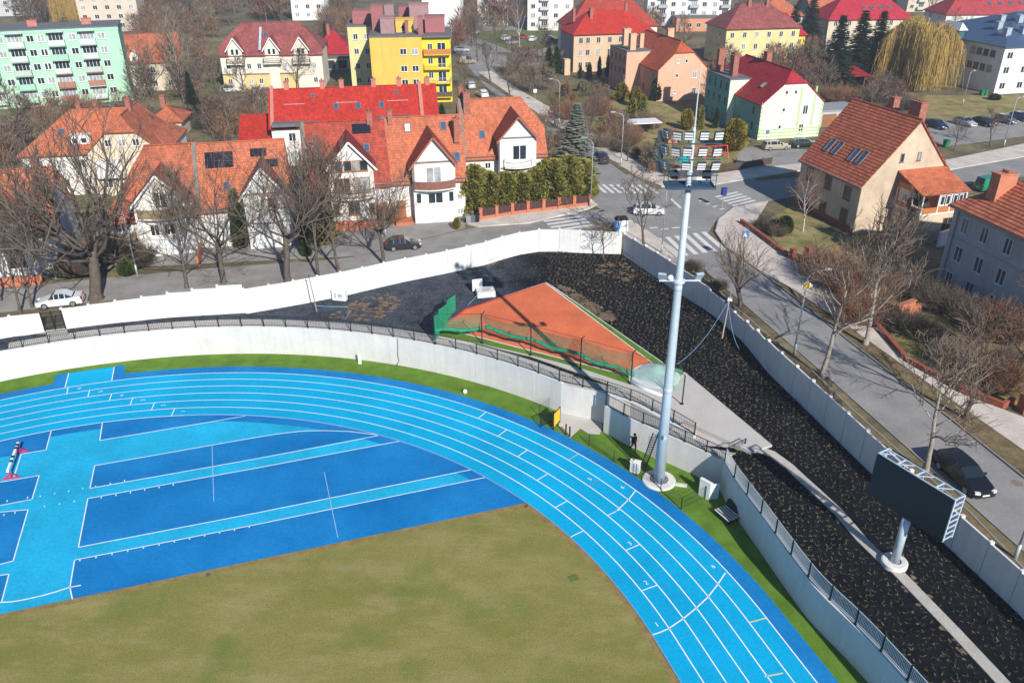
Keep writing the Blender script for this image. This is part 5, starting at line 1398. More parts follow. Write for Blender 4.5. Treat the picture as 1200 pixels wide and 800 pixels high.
# ---- terraced houses along the side street
def bay(h, x0, x1, proj, he, apex, back, wm, rm, base=0.0, slopecourse=None):
    """gabled bay that projects from the front and runs back into the main roof"""
    xm = (x0+x1)/2; k = (apex-he)/((x1-x0)/2)
    mb = MB()
    if base > 0:
        mb.add([(x0,-proj,base),(x1,-proj,base),(x1,-proj,he),(xm,-proj,apex),(x0,-proj,he),(x0,back,base),(x1,back,base),(x1,back,he),(xm,back,apex),(x0,back,he)],
           [(0,1,2,3,4),(9,8,7,6,5),(0,5,6,1),(1,6,7,2),(2,7,8,3),(3,8,9,4),(4,9,5,0)])
        mb.box(x0+.4,x1-.4,-proj*.35,0.2,-.3,base)
    else:
        mb.add([(x0,-proj,-.3),(x1,-proj,-.3),(x1,-proj,he),(xm,-proj,apex),(x0,-proj,he),(x0,back,-.3),(x1,back,-.3),(x1,back,he),(xm,back,apex),(x0,back,he)],
           [(0,1,2,3,4),(9,8,7,6,5),(0,5,6,1),(1,6,7,2),(2,7,8,3),(3,8,9,4),(4,9,5,0)])
    mb.build('bay', wm, h.t)
    mb = MB(); o = .45
    for sgn in (0, 1):
        f = (lambda x: x) if sgn == 0 else (lambda x: x0+x1-x)
        h.slope(mb, [Vector((f(x0-o),-proj-.5,he-o*k+.1)), Vector((f(x0-o),back,he-o*k+.1)), Vector((xm,back,apex+.1)), Vector((xm,-proj-.5,apex+.1))], .16, slopecourse)
    mb.build('bay_roof', rm, h.t)
    mb = MB()
    for sgn in (0, 1):
        f = (lambda x: x) if sgn == 0 else (lambda x: x0+x1-x)
        mb.bar((f(x0-o),-proj-.53,he-o*k),(xm,-proj-.53,apex),.05,.22)
    mb.build('bargeboard', m_frame if rm is not tile_brown else m_chim, h.t)
def terrace(label, x, y, ang, w, d, he, hr, bx, proj, bhe, bap, rm, brm, clip=(None,None), left=True):
    h = House('terraced_house', label, 'house', x, y, ang, w, d, 'terraced houses along the side street')
    h.pitched(he, hr, w_white, rm, 'x', clip)
    if bx: bay(h, bx[0], bx[1], proj, bhe, bap, d*.42, w_white, brm)
    h.gutter(he-.05)
    mb = MB(); mb.bar((.0,-.45,he-.3),(.0,d/2,hr+.2),.42,.3); mb.bar((.0,d+.4,he-.3),(.0,d/2,hr+.2),.42,.3)
    if clip[0] is None: mb.build('party_wall', M('mossy_parapet',(.17,.165,.14),.9,.25,2), h.roof)
    return h
# fifth, corner house
h = terrace('corner terraced house with orange roof and brown gabled bay, nearest the crossroads', -6.4, 110.2, 9, 11.2, 10.5, 5.6, 12.0, (4.6, 9.6), 2.0, 8.3, 11.1, tile_orange, tile_brown, (None, 8.6))
for u, z, w, hh in ((7.3,5.3,1.9,2.0),(7.2,1.0,2.0,2.0)): h.win('F', u, z, w, hh, fm=m_frame, off=2.0)
h.win('F',5.4,1.6,.7,1.6,off=2.0,mull=1); h.win('F',9.0,1.6,.7,1.6,off=2.0,mull=1); h.win('F',2.0,1.4,1.2,1.4); h.win('F',3.2,3.7,.8,.9)
h.skylight(2.7,.35); h.balcony(5.2,9.0,4.5,.6,-2.0,bow=.5,open_=True,rm=m_frame)
mb = MB(); mb.box(4.9,9.3,-2.06,-2.0,8.2,8.4); mb.box(4.7,9.5,-2.05,-2.0,4.1,4.3); mb.build('timber_band', M('weathered_timber',(.17,.13,.12),.8,.2), h.t)
h.chimney(.9,4.4,10.2,13.2,.9,1.2); h.chimney(.3,6.2,10.5,13.6,.6,1.4)
for z in (1.0,4.2): h.win('R',3.2,z,1.1,1.4); h.win('R',6.5,z,1.1,1.4)
# fourth
h = terrace('terraced house with orange roof, white gabled bay over a garage and curved balcony', -15.4, 99.9, 11, 9.6, 10.4, 5.3, 11.8, (2.9, 8.2), 1.7, 7.6, 10.9, tile_orange, tile_brown)
h.win('F',5.5,5.2,1.9,2.0,off=1.7); h.win('F',5.6,2.5,1.9,1.4,off=1.7); h.win('F',3.5,2.6,.7,1.4,off=1.7,mull=1); h.win('F',7.6,2.6,.7,1.4,off=1.7,mull=1)
h.balcony(3.0,8.1,4.6,.5,-1.7,bow=.7,open_=False,rm=M('balcony_brown',(.20,.09,.065),.7,.2))
mb = MB(); mb.box(3.6,7.4,-1.76,-1.7,-.05,2.0); mb.build('garage_door', M('garage_white',(.72,.72,.70),.5,.04), h.t)
mb = MB(); mb.box(2.95,8.15,-1.78,-1.7,7.7,7.9); mb.box(2.95,3.1,-1.78,-1.7,5,7.7); mb.build('timber_band', M('weathered_timber',(.17,.13,.12)), h.t)
h.skylight(3.0,.82,m=m_frame); h.skylight(7.6,.82); h.skylight(8.9,.3,w=.8,l=1.3); h.chimney(9.1,2.9,9.0,11.9,.7,1.0); h.chimney(.9,4.9,11.0,12.9,.6,.8)
h.box('door', m_wood, .8,1.9,-.06,-.004,.4,2.6); h.box('step', m_brickor, .4,2.6,-2.2,-.01,-.2,.4); h.win('F',8.9,2.2,.7,.8); h.win('F',8.9,.3,.8,.8)
# third
h = terrace('terraced house with honey wood loft glazing and wooden balcony under a red roof', -25.0, 97.3, 12, 9.8, 10.4, 5.3, 11.8, (2.6, 8.0), 1.7, 8.0, 11.0, M_tile('red_terrace_tiles',(0.36,0.06,0.035),dirt=.4), M_tile('plum_tiles',(.20,.035,.035),dirt=.35))
for u in (3.9,5.0,6.0,6.9): h.win('F',u,7.4,.95,1.3,fm=m_wood,off=1.7,mull=1)
for u, w in ((3.7,1.2),(4.7,.8),(5.9,.8),(6.9,1.2)): h.win('F',u,4.7,w,1.9,fm=m_wood,off=1.7,mull=1)
h.win('F',5.3,1.9,1.5,1.6,fm=m_wood,off=1.7); h.win('F',3.2,1.9,.7,1.6,fm=m_wood,off=1.7,mull=1); h.win('F',7.5,1.9,.7,1.4,fm=m_wood,off=1.7,mull=1)
h.balcony(2.7,7.9,4.3,.5,-1.7,bow=.7,rm=M('dark_timber',(.10,.07,.05),.8,.2)); h.box('brick_base', m_brickor, 2.55,8.05,-1.9,-1.69,-.2,1.2)
h.box('door', m_wood, 8.5,9.5,-.06,-.004,.5,2.7); h.win('F',1.3,1.9,1.1,1.3,fm=m_wood); h.panel(7.2,.86,2.3,1.3); h.skylight(7.6,.55,w=.75,l=1.1); h.skylight(1.4,.5,w=.7,l=1.1,m=m_curtain)
h.chimney(8.3,5.0,11.2,12.9,.7,.8,m=m_chim); 
mb = MB(); mb.lathe((1.0,3.2,9.9),[(.05,0),(.38,.1),(.42,.16)],14); mb.tube([(1,3.2,9.2),(1,3.2,9.95)],.03,5); mb.build('satellite_dish', M('dish_grey',(.45,.46,.47),.5,.05), h.roof)
h.pipe([(8.3,-.1,0),(8.3,-.1,5.2)])
# second
h = terrace('terraced house with plain white gable and solar panels beside the thick tree', -36.2, 90.5, 13, 10.0, 10.2, 4.9, 11.0, (5.2, 9.9), 1.6, 6.6, 9.6, tile_orange, M_tile('grey_red_tiles',(.20,.075,.055),dirt=.45))
h.panel(2.7,.72,3.2,2.0); h.panel(7.2,.8,1.9,1.0); h.panel(8.4,.62,2.0,1.0); h.skylight(3.3,.3,w=.75,l=1.0); h.skylight(9.3,.3,w=.8,l=1.0)
h.win('F',7.0,5.0,1.0,1.0,off=1.6); h.win('F',8.4,5.0,1.0,1.0,fm=m_wood,off=1.6); h.win('F',7.0,2.4,1.2,1.3,off=1.6); h.win('F',2.4,2.0,1.2,1.3); h.box('garage_door', M('garage_white',(.72,.72,.70)), 5.7,8.9,-1.66,-1.6,-.05,1.9); h.box('door', m_wood, 3.6,4.6,-.06,-.004,.2,2.4)
h.balcony(5.4,9.7,3.6,.4,-1.6,bow=.5,rm=m_frame)
mb = MB(); mb.box(5.2,9.9,-1.66,-1.6,6.5,6.7); mb.build('timber_band', M('weathered_timber',(.17,.13,.12)), h.t)
# first (end house)
h = terrace('end terraced house with sweeping hipped roof and cream gable balcony, left of the lamp post', -46.4, 88.5, 14, 10.4, 10.4, 4.3, 11.0, (3.6, 9.6), 1.6, 6.2, 9.4, tile_orange2, M_tile('rust_brown_tiles',(.27,.075,.05),dirt=.45), (4.3, None))
h.win('F',6.6,5.6,1.3,1.9,off=1.6); h.win('F',5.4,2.4,1.0,1.4,off=1.6); h.win('F',7.0,2.4,1.2,1.4,off=1.6); h.balcony(4.0,9.2,4.7,.5,-1.6,bow=.6,open_=False,rm=M('balcony_ochre',(.26,.19,.11),.8,.2))
h.win('F',1.6,2.6,1.4,1.5); h.balcony(.5,3.0,1.6,.9,0,rm=M('balcony_ochre',(.26,.19,.11)),open_=False); h.box('garage_door', M('garage_white',(.72,.72,.70)), 4.6,8.8,-1.66,-1.6,-.05,1.7); h.win('L',3.0,2.0,1.1,1.3); h.box('brick_wall', m_brickor, 3.0,3.3,-6.5,-1.6,-.1,1.1); h.box('brick_wall', m_brickor, 9.8,10.1,-6.0,-1.6,-.1,1.1)
# far left terrace house
h = terrace('far left terraced house with orange roof, white gable trim and wide loggia', -60.5, 82.2, 14, 10.4, 10.0, 4.4, 10.0, (2.2, 8.6), 1.6, 5.6, 8.2, tile_orange, M_tile('red_bay_tiles',(.33,.06,.04),dirt=.35))
for u in (3.8,6.6): h.win('F',u,3.6,2.0,1.7,off=1.6); h.win('F',u,.9,2.0,1.5,off=1.6)
h.balcony(2.6,8.2,3.0,.7,-1.6,rm=M('balcony_pale',(.5,.5,.48),.7,.1),open_=False); h.box('brick_base', m_brickor, 1.5,9.4,-4.4,-4.1,-.1,1.0); h.win('R',3.5,1.6,1.0,1.2)
h.chimney(9.0,5.5,9.3,11.0)

# ---- white house with cream wing behind the first terraced house
h = House('detached_house', 'white house with red hipped roof and cream wing, behind the bare trees at left', 'house', -67.3, 110.5, 9, 19.4, 12)
h.pitched(6.0, 10.4, w_white, tile_orange, 'x', (6.0, 6.0))
h.pitched(6.2, 10.6, w_cream, tile_orange2, 'y', (8.8, None), x0=9.2, x1=18.9, y0=-1.6, y1=9)
h.grid('F',(12.2,14.0,15.8),(6.9,),.9,1.0,off=1.6); h.grid('F',(11.0,),(1.2,),1.3,1.3,off=1.6); h.box('bay_window', w_white, 10.0,13.6,-2.6,-1.6,2.8,5.2); h.box('bay_window', w_white, 15.0,18.0,-2.4,-1.6,3.4,5.4)
h.grid('F',(2.2,5.0,7.6),(1.0,3.7),1.1,1.3); h.skylight(5.0,.45); h.chimney(9.5,6,9.8,11.4); h.chimney(7.0,6.3,9.6,11.2,m=m_chim); h.chimney(14.2,4.5,9.8,12.0)
mb = MB(); mb.box(6.4,9.0,1.0,3.0,6.7,8.0); d = mb.build('dormer', w_white, h.roof); 
f, p = win_mesh(.8,.8,m_frame,m_pane,1)
for u in (7.1,8.3): o = link_mesh('window', f, d, (u,.996,6.9)); link_mesh('pane', p, o)

# ---- long red roofed house behind the terrace
h = House('long_house', 'long low house with bright red tiled roof behind the terraced houses', 'house', -36.8, 125.5, 9, 25.5, 10.5)
h.pitched(6.2, 10.6, w_white, tile_red, 'x')
h.wall(w_white, 4.0, -5.0, -.01, 1.5, 8.5, 'annex'); mb = MB(); h.slope(mb,[Vector((-5.3,1.0,4.1)),Vector((-.05,1.0,4.1)),Vector((-.05,6.5,6.8)),Vector((-5.3,6.5,6.8))],.16); mb.build('annex_roof', tile_red, h.t)
for a in (10.0,13.4,17.0): h.skylight(a,.45,w=.8,l=1.2)
h.skylight(6.5,.78,w=.6,l=.7); h.skylight(19.5,.8,w=.6,l=.7)
h.box('firewall', m_pinkw if False else M('firewall_pink',(.42,.16,.13),.9,.15), .1,.5,.2,10.2,5.6,8.2) if False else None
for xx, xw in ((.25,.5),(23.2,.55)):
    mb = MB(); n = 6
    mb.add([(xx-xw/2,-.3,6.3),(xx+xw/2,-.3,6.3),(xx+xw/2,5.2,11.3),(xx-xw/2,5.2,11.3),(xx-xw/2,-.3,5.6),(xx+xw/2,-.3,5.6),(xx+xw/2,5.2,10.2),(xx-xw/2,5.2,10.2)],[(0,1,2,3),(7,6,5,4),(0,4,5,1),(1,5,6,2),(2,6,7,3),(3,7,4,0)]); mb.build('firewall', M('firewall_pink',(.42,.16,.13),.9,.15), h.roof)
for xx in (2.5,8.0,11.0,16.0,20.0,24.5): h.chimney(xx,5.4,10.4,11.7,.7,.6,M('firewall_pink',(.42,.16,.13)),1)
mb = MB()
for k in range(5): xx = 2.0+k*4.0; mb.bar((xx,3.0+.15*(k%2),8.75),(xx+3.2,3.0+.15*(k%2),8.75),.08,.16)
mb.build('snow_guard', m_galv, h.roof)
h.box('flat_dormer', m_bitumen, .3,7.0,-1.2,1.5,6.25,6.75); h.box('flat_dormer', m_bitumen, 16.0,21.5,-1.0,1.8,6.25,7.0); h.grid('F',(3,6,10,14,18,22),(1.0,3.8),1.1,1.3)

# ---- pastel houses right of the main road (gable front, flat roofed stair block at the side)
def pastel(label, gx, gy, ang, w, d, he, hr, clipz, wf, ws, rm, bl0, bl1, bp, roofm, wins=True):
    h = House('tenement_house', label, 'house', gx, gy, ang, w, d)
    h.pitched(he, hr, wf, rm, 'y', (clipz, clipz), oa=.2, ob=.3)
    h.box('stair_block', wf, -bp, 3.2, bl0, bl1, -.3, he+2.3); h.box('block_roof', m_bitumen, -bp-.15, 3.35, bl0-.15, bl1+.15, he+2.302, he+2.5)
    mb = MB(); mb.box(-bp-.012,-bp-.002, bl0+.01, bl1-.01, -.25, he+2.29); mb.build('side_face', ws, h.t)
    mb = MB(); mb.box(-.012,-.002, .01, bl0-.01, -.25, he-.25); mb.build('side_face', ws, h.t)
    n = 4
    for k in range(n):
        u = bl0 + (bl1-bl0)*(k+.5)/n
        for z in (.9, 3.6, 6.2):
            h.win('L', u, z, .75, 1.5, x=-bp-.012, fm=ws, pm=m_pane, mull=1)
    for u in (2.5, bl0-2.5): h.grid('L', (u,), (1.2, 3.8), .8, 1.4, x=-.012, fm=ws, pm=m_pane, mull=1)
    for k in range(5):
        u = bl0 + (bl1-bl0)*k/4; mb = MB(); mb.box(-bp-.07,-bp-.013,u-.1,u+.1,-.2,he+2.2); mb.build('pilaster', ws, h.t)
    return h
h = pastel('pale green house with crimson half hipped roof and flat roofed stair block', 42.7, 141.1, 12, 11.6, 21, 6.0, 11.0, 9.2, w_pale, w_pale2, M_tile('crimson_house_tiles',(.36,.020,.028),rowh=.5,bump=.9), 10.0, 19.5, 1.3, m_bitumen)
for u, z in ((4.3,7.4),(6.0,7.4),(4.2,4.5),(3.9,1.6)): h.win('F',u,z,.55,.7,mull=1)
h.win('F',8.3,3.9,.95,1.6); h.win('F',8.0,.7,.9,1.6)
mb = MB()
for k in range(3): mb.box(-.05,11.65,-.05,-.01,.35+.55*k,.55+.55*k)
for u in (7.0,9.7): mb.box(u,u+.3,-.04,-.008,1.9,8.6)
mb.build('render_band', M('band_green',(.38,.52,.24),.9,.08), h.t)
mb = MB()
for k in range(9): mb.box(-.03,.35,-.05,-.01,.3+.7*k,.65+.7*k); mb.box(11.25,11.63,-.05,-.01,.3+.7*k,.65+.7*k)
mb.build('quoin', M('band_green',(.38,.52,.24)), h.t)
h.chimney(.6,13.0,8.3,12.0,1.0,1.4); h.chimney(1.9,15.5,8.5,12.0,.8,1.2); h.chimney(.4,18.2,8.3,12.4,1.4,1.0); h.chimney(6.2,11.5,10.6,12.6,1.0,1.2); h.skylight(4.8,.42,side=0,m=M('pane_pale',(.45,.5,.3),.2,.1))
mb = MB(); mb.lathe((-.05,4.6,0),[(.9,0),(.9,.1),(.8,1.9)],10); mb.build('porch_arch', w_pale, h.t)
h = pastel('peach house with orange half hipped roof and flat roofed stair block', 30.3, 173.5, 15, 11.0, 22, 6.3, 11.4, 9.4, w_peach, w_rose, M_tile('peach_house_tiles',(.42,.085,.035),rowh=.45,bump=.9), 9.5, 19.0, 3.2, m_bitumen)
for u, z in ((4.2,7.4),(6.1,7.4),(4.2,4.6),(4.0,1.3)): h.win('F',u,z,.6,.75,mull=1)
h.win('F',8.2,4.3,1.0,1.4); h.win('F',8.4,1.1,.9,1.3)
h.chimney(-1.5,11.0,8.6,12.0,1.3,1.3,w_peach); h.chimney(1.5,13.2,8.6,11.6,.9,1.0,w_peach); h.chimney(-.2,17.5,8.6,12.2,1.6,1.2,w_peach); h.chimney(6.2,9.0,11.0,13.0,1.4,1.0,w_peach)
mb = MB(); mb.tube([(-3.3,10.2,3.6),(-3.35,10.2,3.6)],[.42,.42],14); mb.tube([(-3.3,10.0,2.6),(-3.35,10.0,2.6)],[.45,.45],14); mb.build('satellite_dish', M('dish_white',(.7,.7,.7),.5,.05), h.t)
# beige hipped house
h = House('tenement_house', 'beige three storey house with bright red hipped roof beyond the gardens', 'house', 15.3, 208.6, 13, 20.5, 11.5)
h.pitched(9.0, 13.2, w_beige, tile_red, 'x', (9.0, 9.0), ob=.5, oa=.5)
h.grid('F',(1.8,3.6,6.3,9.2,12.0,14.8,17.6),(.9,3.8,6.6),1.0,1.4,fm=M('frame_beige',(.55,.52,.47),.6,.05)); h.grid('L',(5.0,),(3.5,),.9,1.2)
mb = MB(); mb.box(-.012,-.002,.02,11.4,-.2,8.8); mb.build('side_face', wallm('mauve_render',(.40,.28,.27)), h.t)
h.chimney(5.5,4.0,10.6,14.2,.8,.8); h.chimney(1.8,6.5,11,14,.6,.8); h.chimney(15.0,5.6,13,15,.6,.6)
h.box('porch', w_beige, -3.2,-1.8,-3.5,-1.5,-.2,3.6)
# green apartment block
gx = -80.5 - 52*math.cos(rad(20)); gy = 177.2 - 52*math.sin(rad(20))
h = House('apartment_block', 'mint green five storey apartment block with loggia balconies at the upper left', 'apartment block', gx, gy, 20, 52, 11)
h.wall(w_mint, 14.6); h.flat_roof(14.6, m_bitumen, par=.3)
mb = MB(); mb.box(-.1,52.1,-.08,-.02,14.0,14.6); mb.build('eaves_band', M('mint_band',(.30,.60,.42),.9,.06), h.t)
for kx in range(4):
    c0 = 52 - 13*kx
    for fl in range(5):
        z = 1.3 + 2.7*fl
        for o_ in (3.3, 8.7, 1.3 if kx else 14.4): h.win('F', c0-o_, z+.3, 1.3, 1.3)
        for o_ in (6.0, 11.7):
            mb = MB(); mb.box(c0-o_-1.55,c0-o_+1.55,-1.0,-.02,z-.5,z-.35); mb.box(c0-o_-1.55,c0-o_+1.55,-1.0,-.94,z-.35,z+.55); mb.box(c0-o_-1.55,c0-o_-1.48,-1.0,-.02,z-.35,z+.55); mb.box(c0-o_+1.48,c0-o_+1.55,-1.0,-.02,z-.35,z+.55)
            mb.box(c0-o_-1.6,c0-o_+1.6,-1.1,-.02,z+2.02,z+2.14); mb.build('loggia', [M('loggia_green',(.30,.52,.40),.8,.1), M('loggia_pale',(.50,.58,.52),.8,.1), M('loggia_grey',(.42,.46,.42),.8,.1), M('loggia_rust',(.34,.16,.11),.8,.1)][h.r.choice((0,0,1,1,2,3))], h.t)
            h.win('F', c0-o_, z-.2, 2.7, 2.0, mull=4, fm=M('frame_pale',(.62,.64,.62),.5,.05), pm=m_pane if h.r.random()<.6 else m_curtain)
for kx in range(5): h.chimney(46-10*kx, 5, 14.8, 15.9, 1.8, .9, M('firewall_pink',(.42,.16,.13)), 2)
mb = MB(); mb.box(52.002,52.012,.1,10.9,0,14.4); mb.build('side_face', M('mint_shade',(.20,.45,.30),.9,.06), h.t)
for kx in range(6): mb = MB(); mb.box(50-9*kx,51.5-9*kx,-.06,-.012,0.1,.8); mb.build('cellar_grate', m_gut, h.t)
# orange roofed house right of it
px = xy(146,72,10)
h = House('detached_house', 'cream house with orange tiled roof and small dormer beside the green block', 'house', px[0], px[1], 16, 11.2, 9)
h.pitched(6.4, 11.3, w_cream, tile_orange2, 'x'); h.grid('F',(2.0,5.4,8.6),(.9,3.8),1.0,1.3)
mb = MB(); mb.add([(1.2,-.1,6.0),(2.8,-.1,6.0),(2.8,-.1,7.6),(2,-.1,8.6),(1.2,-.1,7.6),(1.2,2.4,6),(2.8,2.4,6),(2.8,2.4,7.6),(2,2.4,8.6),(1.2,2.4,7.6)],[(0,1,2,3,4),(9,8,7,6,5),(0,5,6,1),(1,6,7,2),(2,7,8,3),(3,8,9,4),(4,9,5,0)]); d = mb.build('dormer', w_white, h.roof)
f, p = win_mesh(.7,1.0,m_frame,m_pane,1); o = link_mesh('window', f, d, (2,-.104,6.4)); link_mesh('pane', p, o)
# cream house with three gabled dormers
h = House('guest_house', 'cream house with brown red hipped roof and three white gabled dormers', 'house', -64.0, 187.4, 6, 22, 12)
h.pitched(7.6, 13.2, wallm('ivory_render',(.66,.60,.50)), tile_maroon, 'x', (9.0, 8.4))
h.wall(w_yellow if False else wallm('apricot_render',(.62,.46,.20)), 3.2, .02, 16, -.03, .5, 'plinth')
for xm in (3.4, 11.3, 17.6):
    bay(h, xm-1.5, xm+1.5, .35, 8.8, 11.0, 5.0, wallm('ivory_render',(.66,.60,.50)), tile_maroon, base=5.8) ; h.win('F',xm-.5,7.4,.7,1.3,off=.35,mull=1); h.win('F',xm+.5,7.4,.7,1.3,off=.35,mull=1); h.balcony(xm-1.9,xm+1.9,5.7,1.0,-.3,rm=M('dark_timber',(.10,.07,.05)))
h.grid('F',(1.5,6.0,8.2,13.8,20.2),(4.4,1.2),.9,1.2); h.box('timber_band', M('weathered_timber',(.17,.13,.12)), .05,16,-.12,-.035,3.2,3.45)
mb = MB(); mb.bar((8.8,-.3,8.4),(8.8,4.5,12.6),.5,.06); mb.build('metal_flue', m_galv, h.roof); h.skylight(9.8,.6)
# yellow block
h = House('apartment_block', 'yellow four storey apartment block with bright balconies and pink roof penthouses', 'apartment block', -28.3, 171.9, 5, 16.2, 15)
h.wall(w_yellow, 13.0, 0, 10.4); h.wall(w_lemon, 12.8, 10.402, 16.2, .8, 14, 'balcony_wing')
mb = MB(); mb.box(-.15,10.5,-.15,15.1,13.002,13.3); h.roof = mb.build('roof', m_bitumen, h.t); mb = MB(); mb.box(10.502,16.35,-.1,14.1,12.802,13.1); mb.build('roof', m_bitumen, h.t)
for z in (.9,3.6,6.3,9.6): h.win('F',6.6,z,1.3,1.2); h.win('F',8.9,z,1.3,1.2)
for i, z in enumerate((1.2,4.0,6.8,9.6)):
    h.balcony(10.7,16.1,z,1.1,.8-.05,m=w_lemon,rm=[M('dark_timber',(.10,.07,.05)),M('rail_grey',(.4,.4,.38),.6,.1),M('lemon_rail',(.6,.5,.08),.7,.1),M('orange_rail',(.45,.17,.05),.7,.1)][i],open_=(i in (1,2)))
    h.win('F',12.0,z+.8,1.0,1.2,off=-.8); h.win('F',14.3,z+.05,1.7,2.1,off=-.8)
pk = M('penthouse_pink',(.30,.115,.115),.9,.12); pb = M('penthouse_mauve',(.30,.18,.185),.9,.12)
for (x0,x1,y0,y1,z1,m) in [(2.2,5.0,3,7,16.2,pb),(5.2,8.8,4.5,9,15.6,w_yellow),(9.8,10.8,.6,2.0,16.6,pk),(7.2,7.8,2.2,3.6,15.6,pk),(11.2,15.2,4,8,16.2,pk),(0.2,2.6,8,12,18,pk),(8,12,10,14,18,pb)]:
    mb = MB(); mb.box(x0,x1,y0,y1,13.2,z1); mb.box(x0-.1,x1+.1,y0-.1,y1+.1,z1+.002,z1+.15); mb.build('penthouse', m, h.roof)
h.win('F',7.0,13.5,1.3,1.2,off=-4.5)
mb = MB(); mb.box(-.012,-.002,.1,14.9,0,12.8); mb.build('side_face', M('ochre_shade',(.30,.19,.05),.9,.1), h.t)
mb = MB(); mb.tube([(-.2,1.5,9.9),(-.25,1.5,9.9)],[.5,.5],14); mb.build('satellite_dish', M('dish_white',(.7,.7,.7)), h.t)
h = House('apartment_block', 'pale yellow rear block standing behind the yellow apartment block', 'apartment block', -34.8, 184, 5, 17, 16)
h.wall(w_paleyellow, 13.6); h.flat_roof(13.6, m_bitumen); h.grid('F',(1.6,3.9),(2,5,8,11),1.0,1.2)
for x0,x1,y0,y1,z1,m in [(1,7,3,8,16.4,pk),(8,10,2,6,17.5,pb),(11,16,3,8,17,pk)]:
    mb = MB(); mb.box(x0,x1,y0,y1,13.7,z1); mb.build('penthouse', m, h.roof)
# white tower
px = xy(508,47,SZ)
h = House('tower_block', 'plain white tower block wall behind the yellow apartment block', 'apartment block', px[0]-3, px[1], -1, 11.6, 14)
h.wall(wallm('pure_white_render',(.74,.74,.73)), 24); h.flat_roof(24, m_bitumen); h.box('porch', m_chim, 9.0,14.0,-.5,3,-.2,2.6); h.grid('L',(3,7,11),(2,5,8,11,14),1.2,1.3)

# ---- beige house with porch (right foreground)
h = House('detached_house', 'beige house with steep rust tiled roof, four skylights and wooden glazed porch', 'house', 41.8, 94.3, 16, 12.8, 12.3)
h.pitched(6.2, 13.4, w_tan, tile_rust, 'y', (None,None), ob=.35, oa=.25, course=.42)
h.gutter(6.0) if False else None
for a, f in ((3.2,.30),(4.7,.30),(8.0,.30),(9.6,.30)): h.skylight(a,f,side=0,w=.9,l=1.9)
for a, z, w, hh in ((2.2,.9,1.3,1.7),(2.3,3.7,1.3,1.7),(6.2,3.9,1.3,1.7),(10.2,3.9,1.2,1.6),(6.4,.8,1.3,1.4),(9.6,.6,1.4,1.6)): h.win('L',a,z,w,hh,fm=m_framebr,pm=m_pane)
h.win('F',4.9,8.6,.5,1.0,mull=1,fm=m_gut); h.win('F',7.3,8.6,.5,1.0,mull=1,fm=m_gut)
mb = MB(); mb.bar((-.42,-.2,5.95),(-.42,12.5,5.95),.14); mb.build('gutter', m_gut, h.t); h.pipe([(-.08,-.08,0),(-.08,-.08,5.8),(-.4,-.1,5.95)])
h.box('stone_base', m_brick, -.06,-.005,.05,12.2,-.2,.8)
h.chimney(7.6,2.2,12.2,15.0,1.0,1.9,m_chim,3); h.chimney(7.3,6.0,12.4,14.8,.9,.9,m_chim,1); h.box('wall_stub', m_chim, 6.5,8.2,3.0,5.2,13.0,13.9) if False else None
# porch wing
px0, px1, pd = 5.0, 11.2, 4.7
h.box('porch_wall', w_tan, px0, px1, -pd, -.005, -.3, 3.4)
h.box('porch_floor', m_frame, px0-.12, px1+.12, -pd-.12, -.01, 3.402, 3.56)
pw = M('orange_wood',(.42,.15,.045),.7,.15,2)
mb = MB(); mb.box(px0+2.2, px1, -pd, -pd+.12, 3.562, 4.35); mb.box(px1-.12, px1, -pd+.12, -.01, 3.562, 4.35); mb.box(px0,px0+.12,-pd,-.01,3.562,4.1); mb.box(px0+.12,px0+2.2,-pd,-pd+.08,3.562,4.25); mb.box(px0+2.2,px0+2.32,-pd+.12,-pd+1.6,3.562,5.9); mb.box(px0,px0+.12,-3.0,-.01,4.1,6.4); mb.build('porch_panel', pw, h.t)
for q in [(x_-.07,x_+.07,-pd-.02,-pd+.1) for x_ in (px0+2.3, px0+4.0, px1-.1)] + [(px1-.08,px1+.03,y_-.07,y_+.07) for y_ in (-3.0,-.3)] + [(px0-.03,px0+.1,y_-.07,y_+.07) for y_ in (-pd+.05,-3.0,-.3)]:
    mb = MB(); mb.box(*q,3.564,5.67); mb.build('porch_post', m_frame, h.t)
mb = MB()
mb.box(px0+2.2,px1,-pd-.01,-pd+.1,5.68,5.85); mb.build('porch_beam', m_frame, h.t)
for u in (px0+2.7,px0+3.5,px0+4.5,px0+5.3): h.win('F',u,4.45,.6,1.15,off=pd,mull=1,pm=m_pane)
for u in (-3.8,-2.4,-1.2): h.win('R',u,4.45,.7,1.15,x=px1,mull=1,pm=m_pane)
h.win('L',-1.6,4.3,1.6,1.4,x=px0,mull=3)
mb = MB(); mb.box(px0+2.35,px1-.15,-pd+.14,-.02,3.57,5.6); mb.build('porch_core', m_pane, h.t)
mb = MB(); h.slope(mb,[Vector((px0-.3,-pd+1.7,6.2)),Vector((px0-.3,-.02,7.6)),Vector((px1+.4,-.02,7.6)),Vector((px1+.4,-pd-.5,5.85)),Vector((px0+2.0,-pd-.5,5.85)),Vector((px0+2.0,-pd+1.7,6.2))] if False else [Vector((px0-.3,-pd-.1,5.9)),Vector((px0-.3,-.02,7.6)),Vector((px1+.4,-.02,7.6)),Vector((px1+.4,-pd-.1,5.9))],.12)
mb.build('porch_roof', M_tile('orange_sheet',(.42,.12,.055),rowh=.5,tw=.5,bump=.4,dirt=.12), h.t)
h.win('F',9.2,1.0,1.3,1.8,off=pd,fm=m_framebr,pm=m_pane); h.win('F',7.4,-.0,.8,1.4,off=pd,fm=w_cream,pm=m_curtain)
mb = MB(); mb.lathe((px1+.1,-pd-.2,1.6),[(.05,0),(.55,.2)],16); mb.build('satellite_dish', M('dish_white',(.7,.7,.7)), h.t)
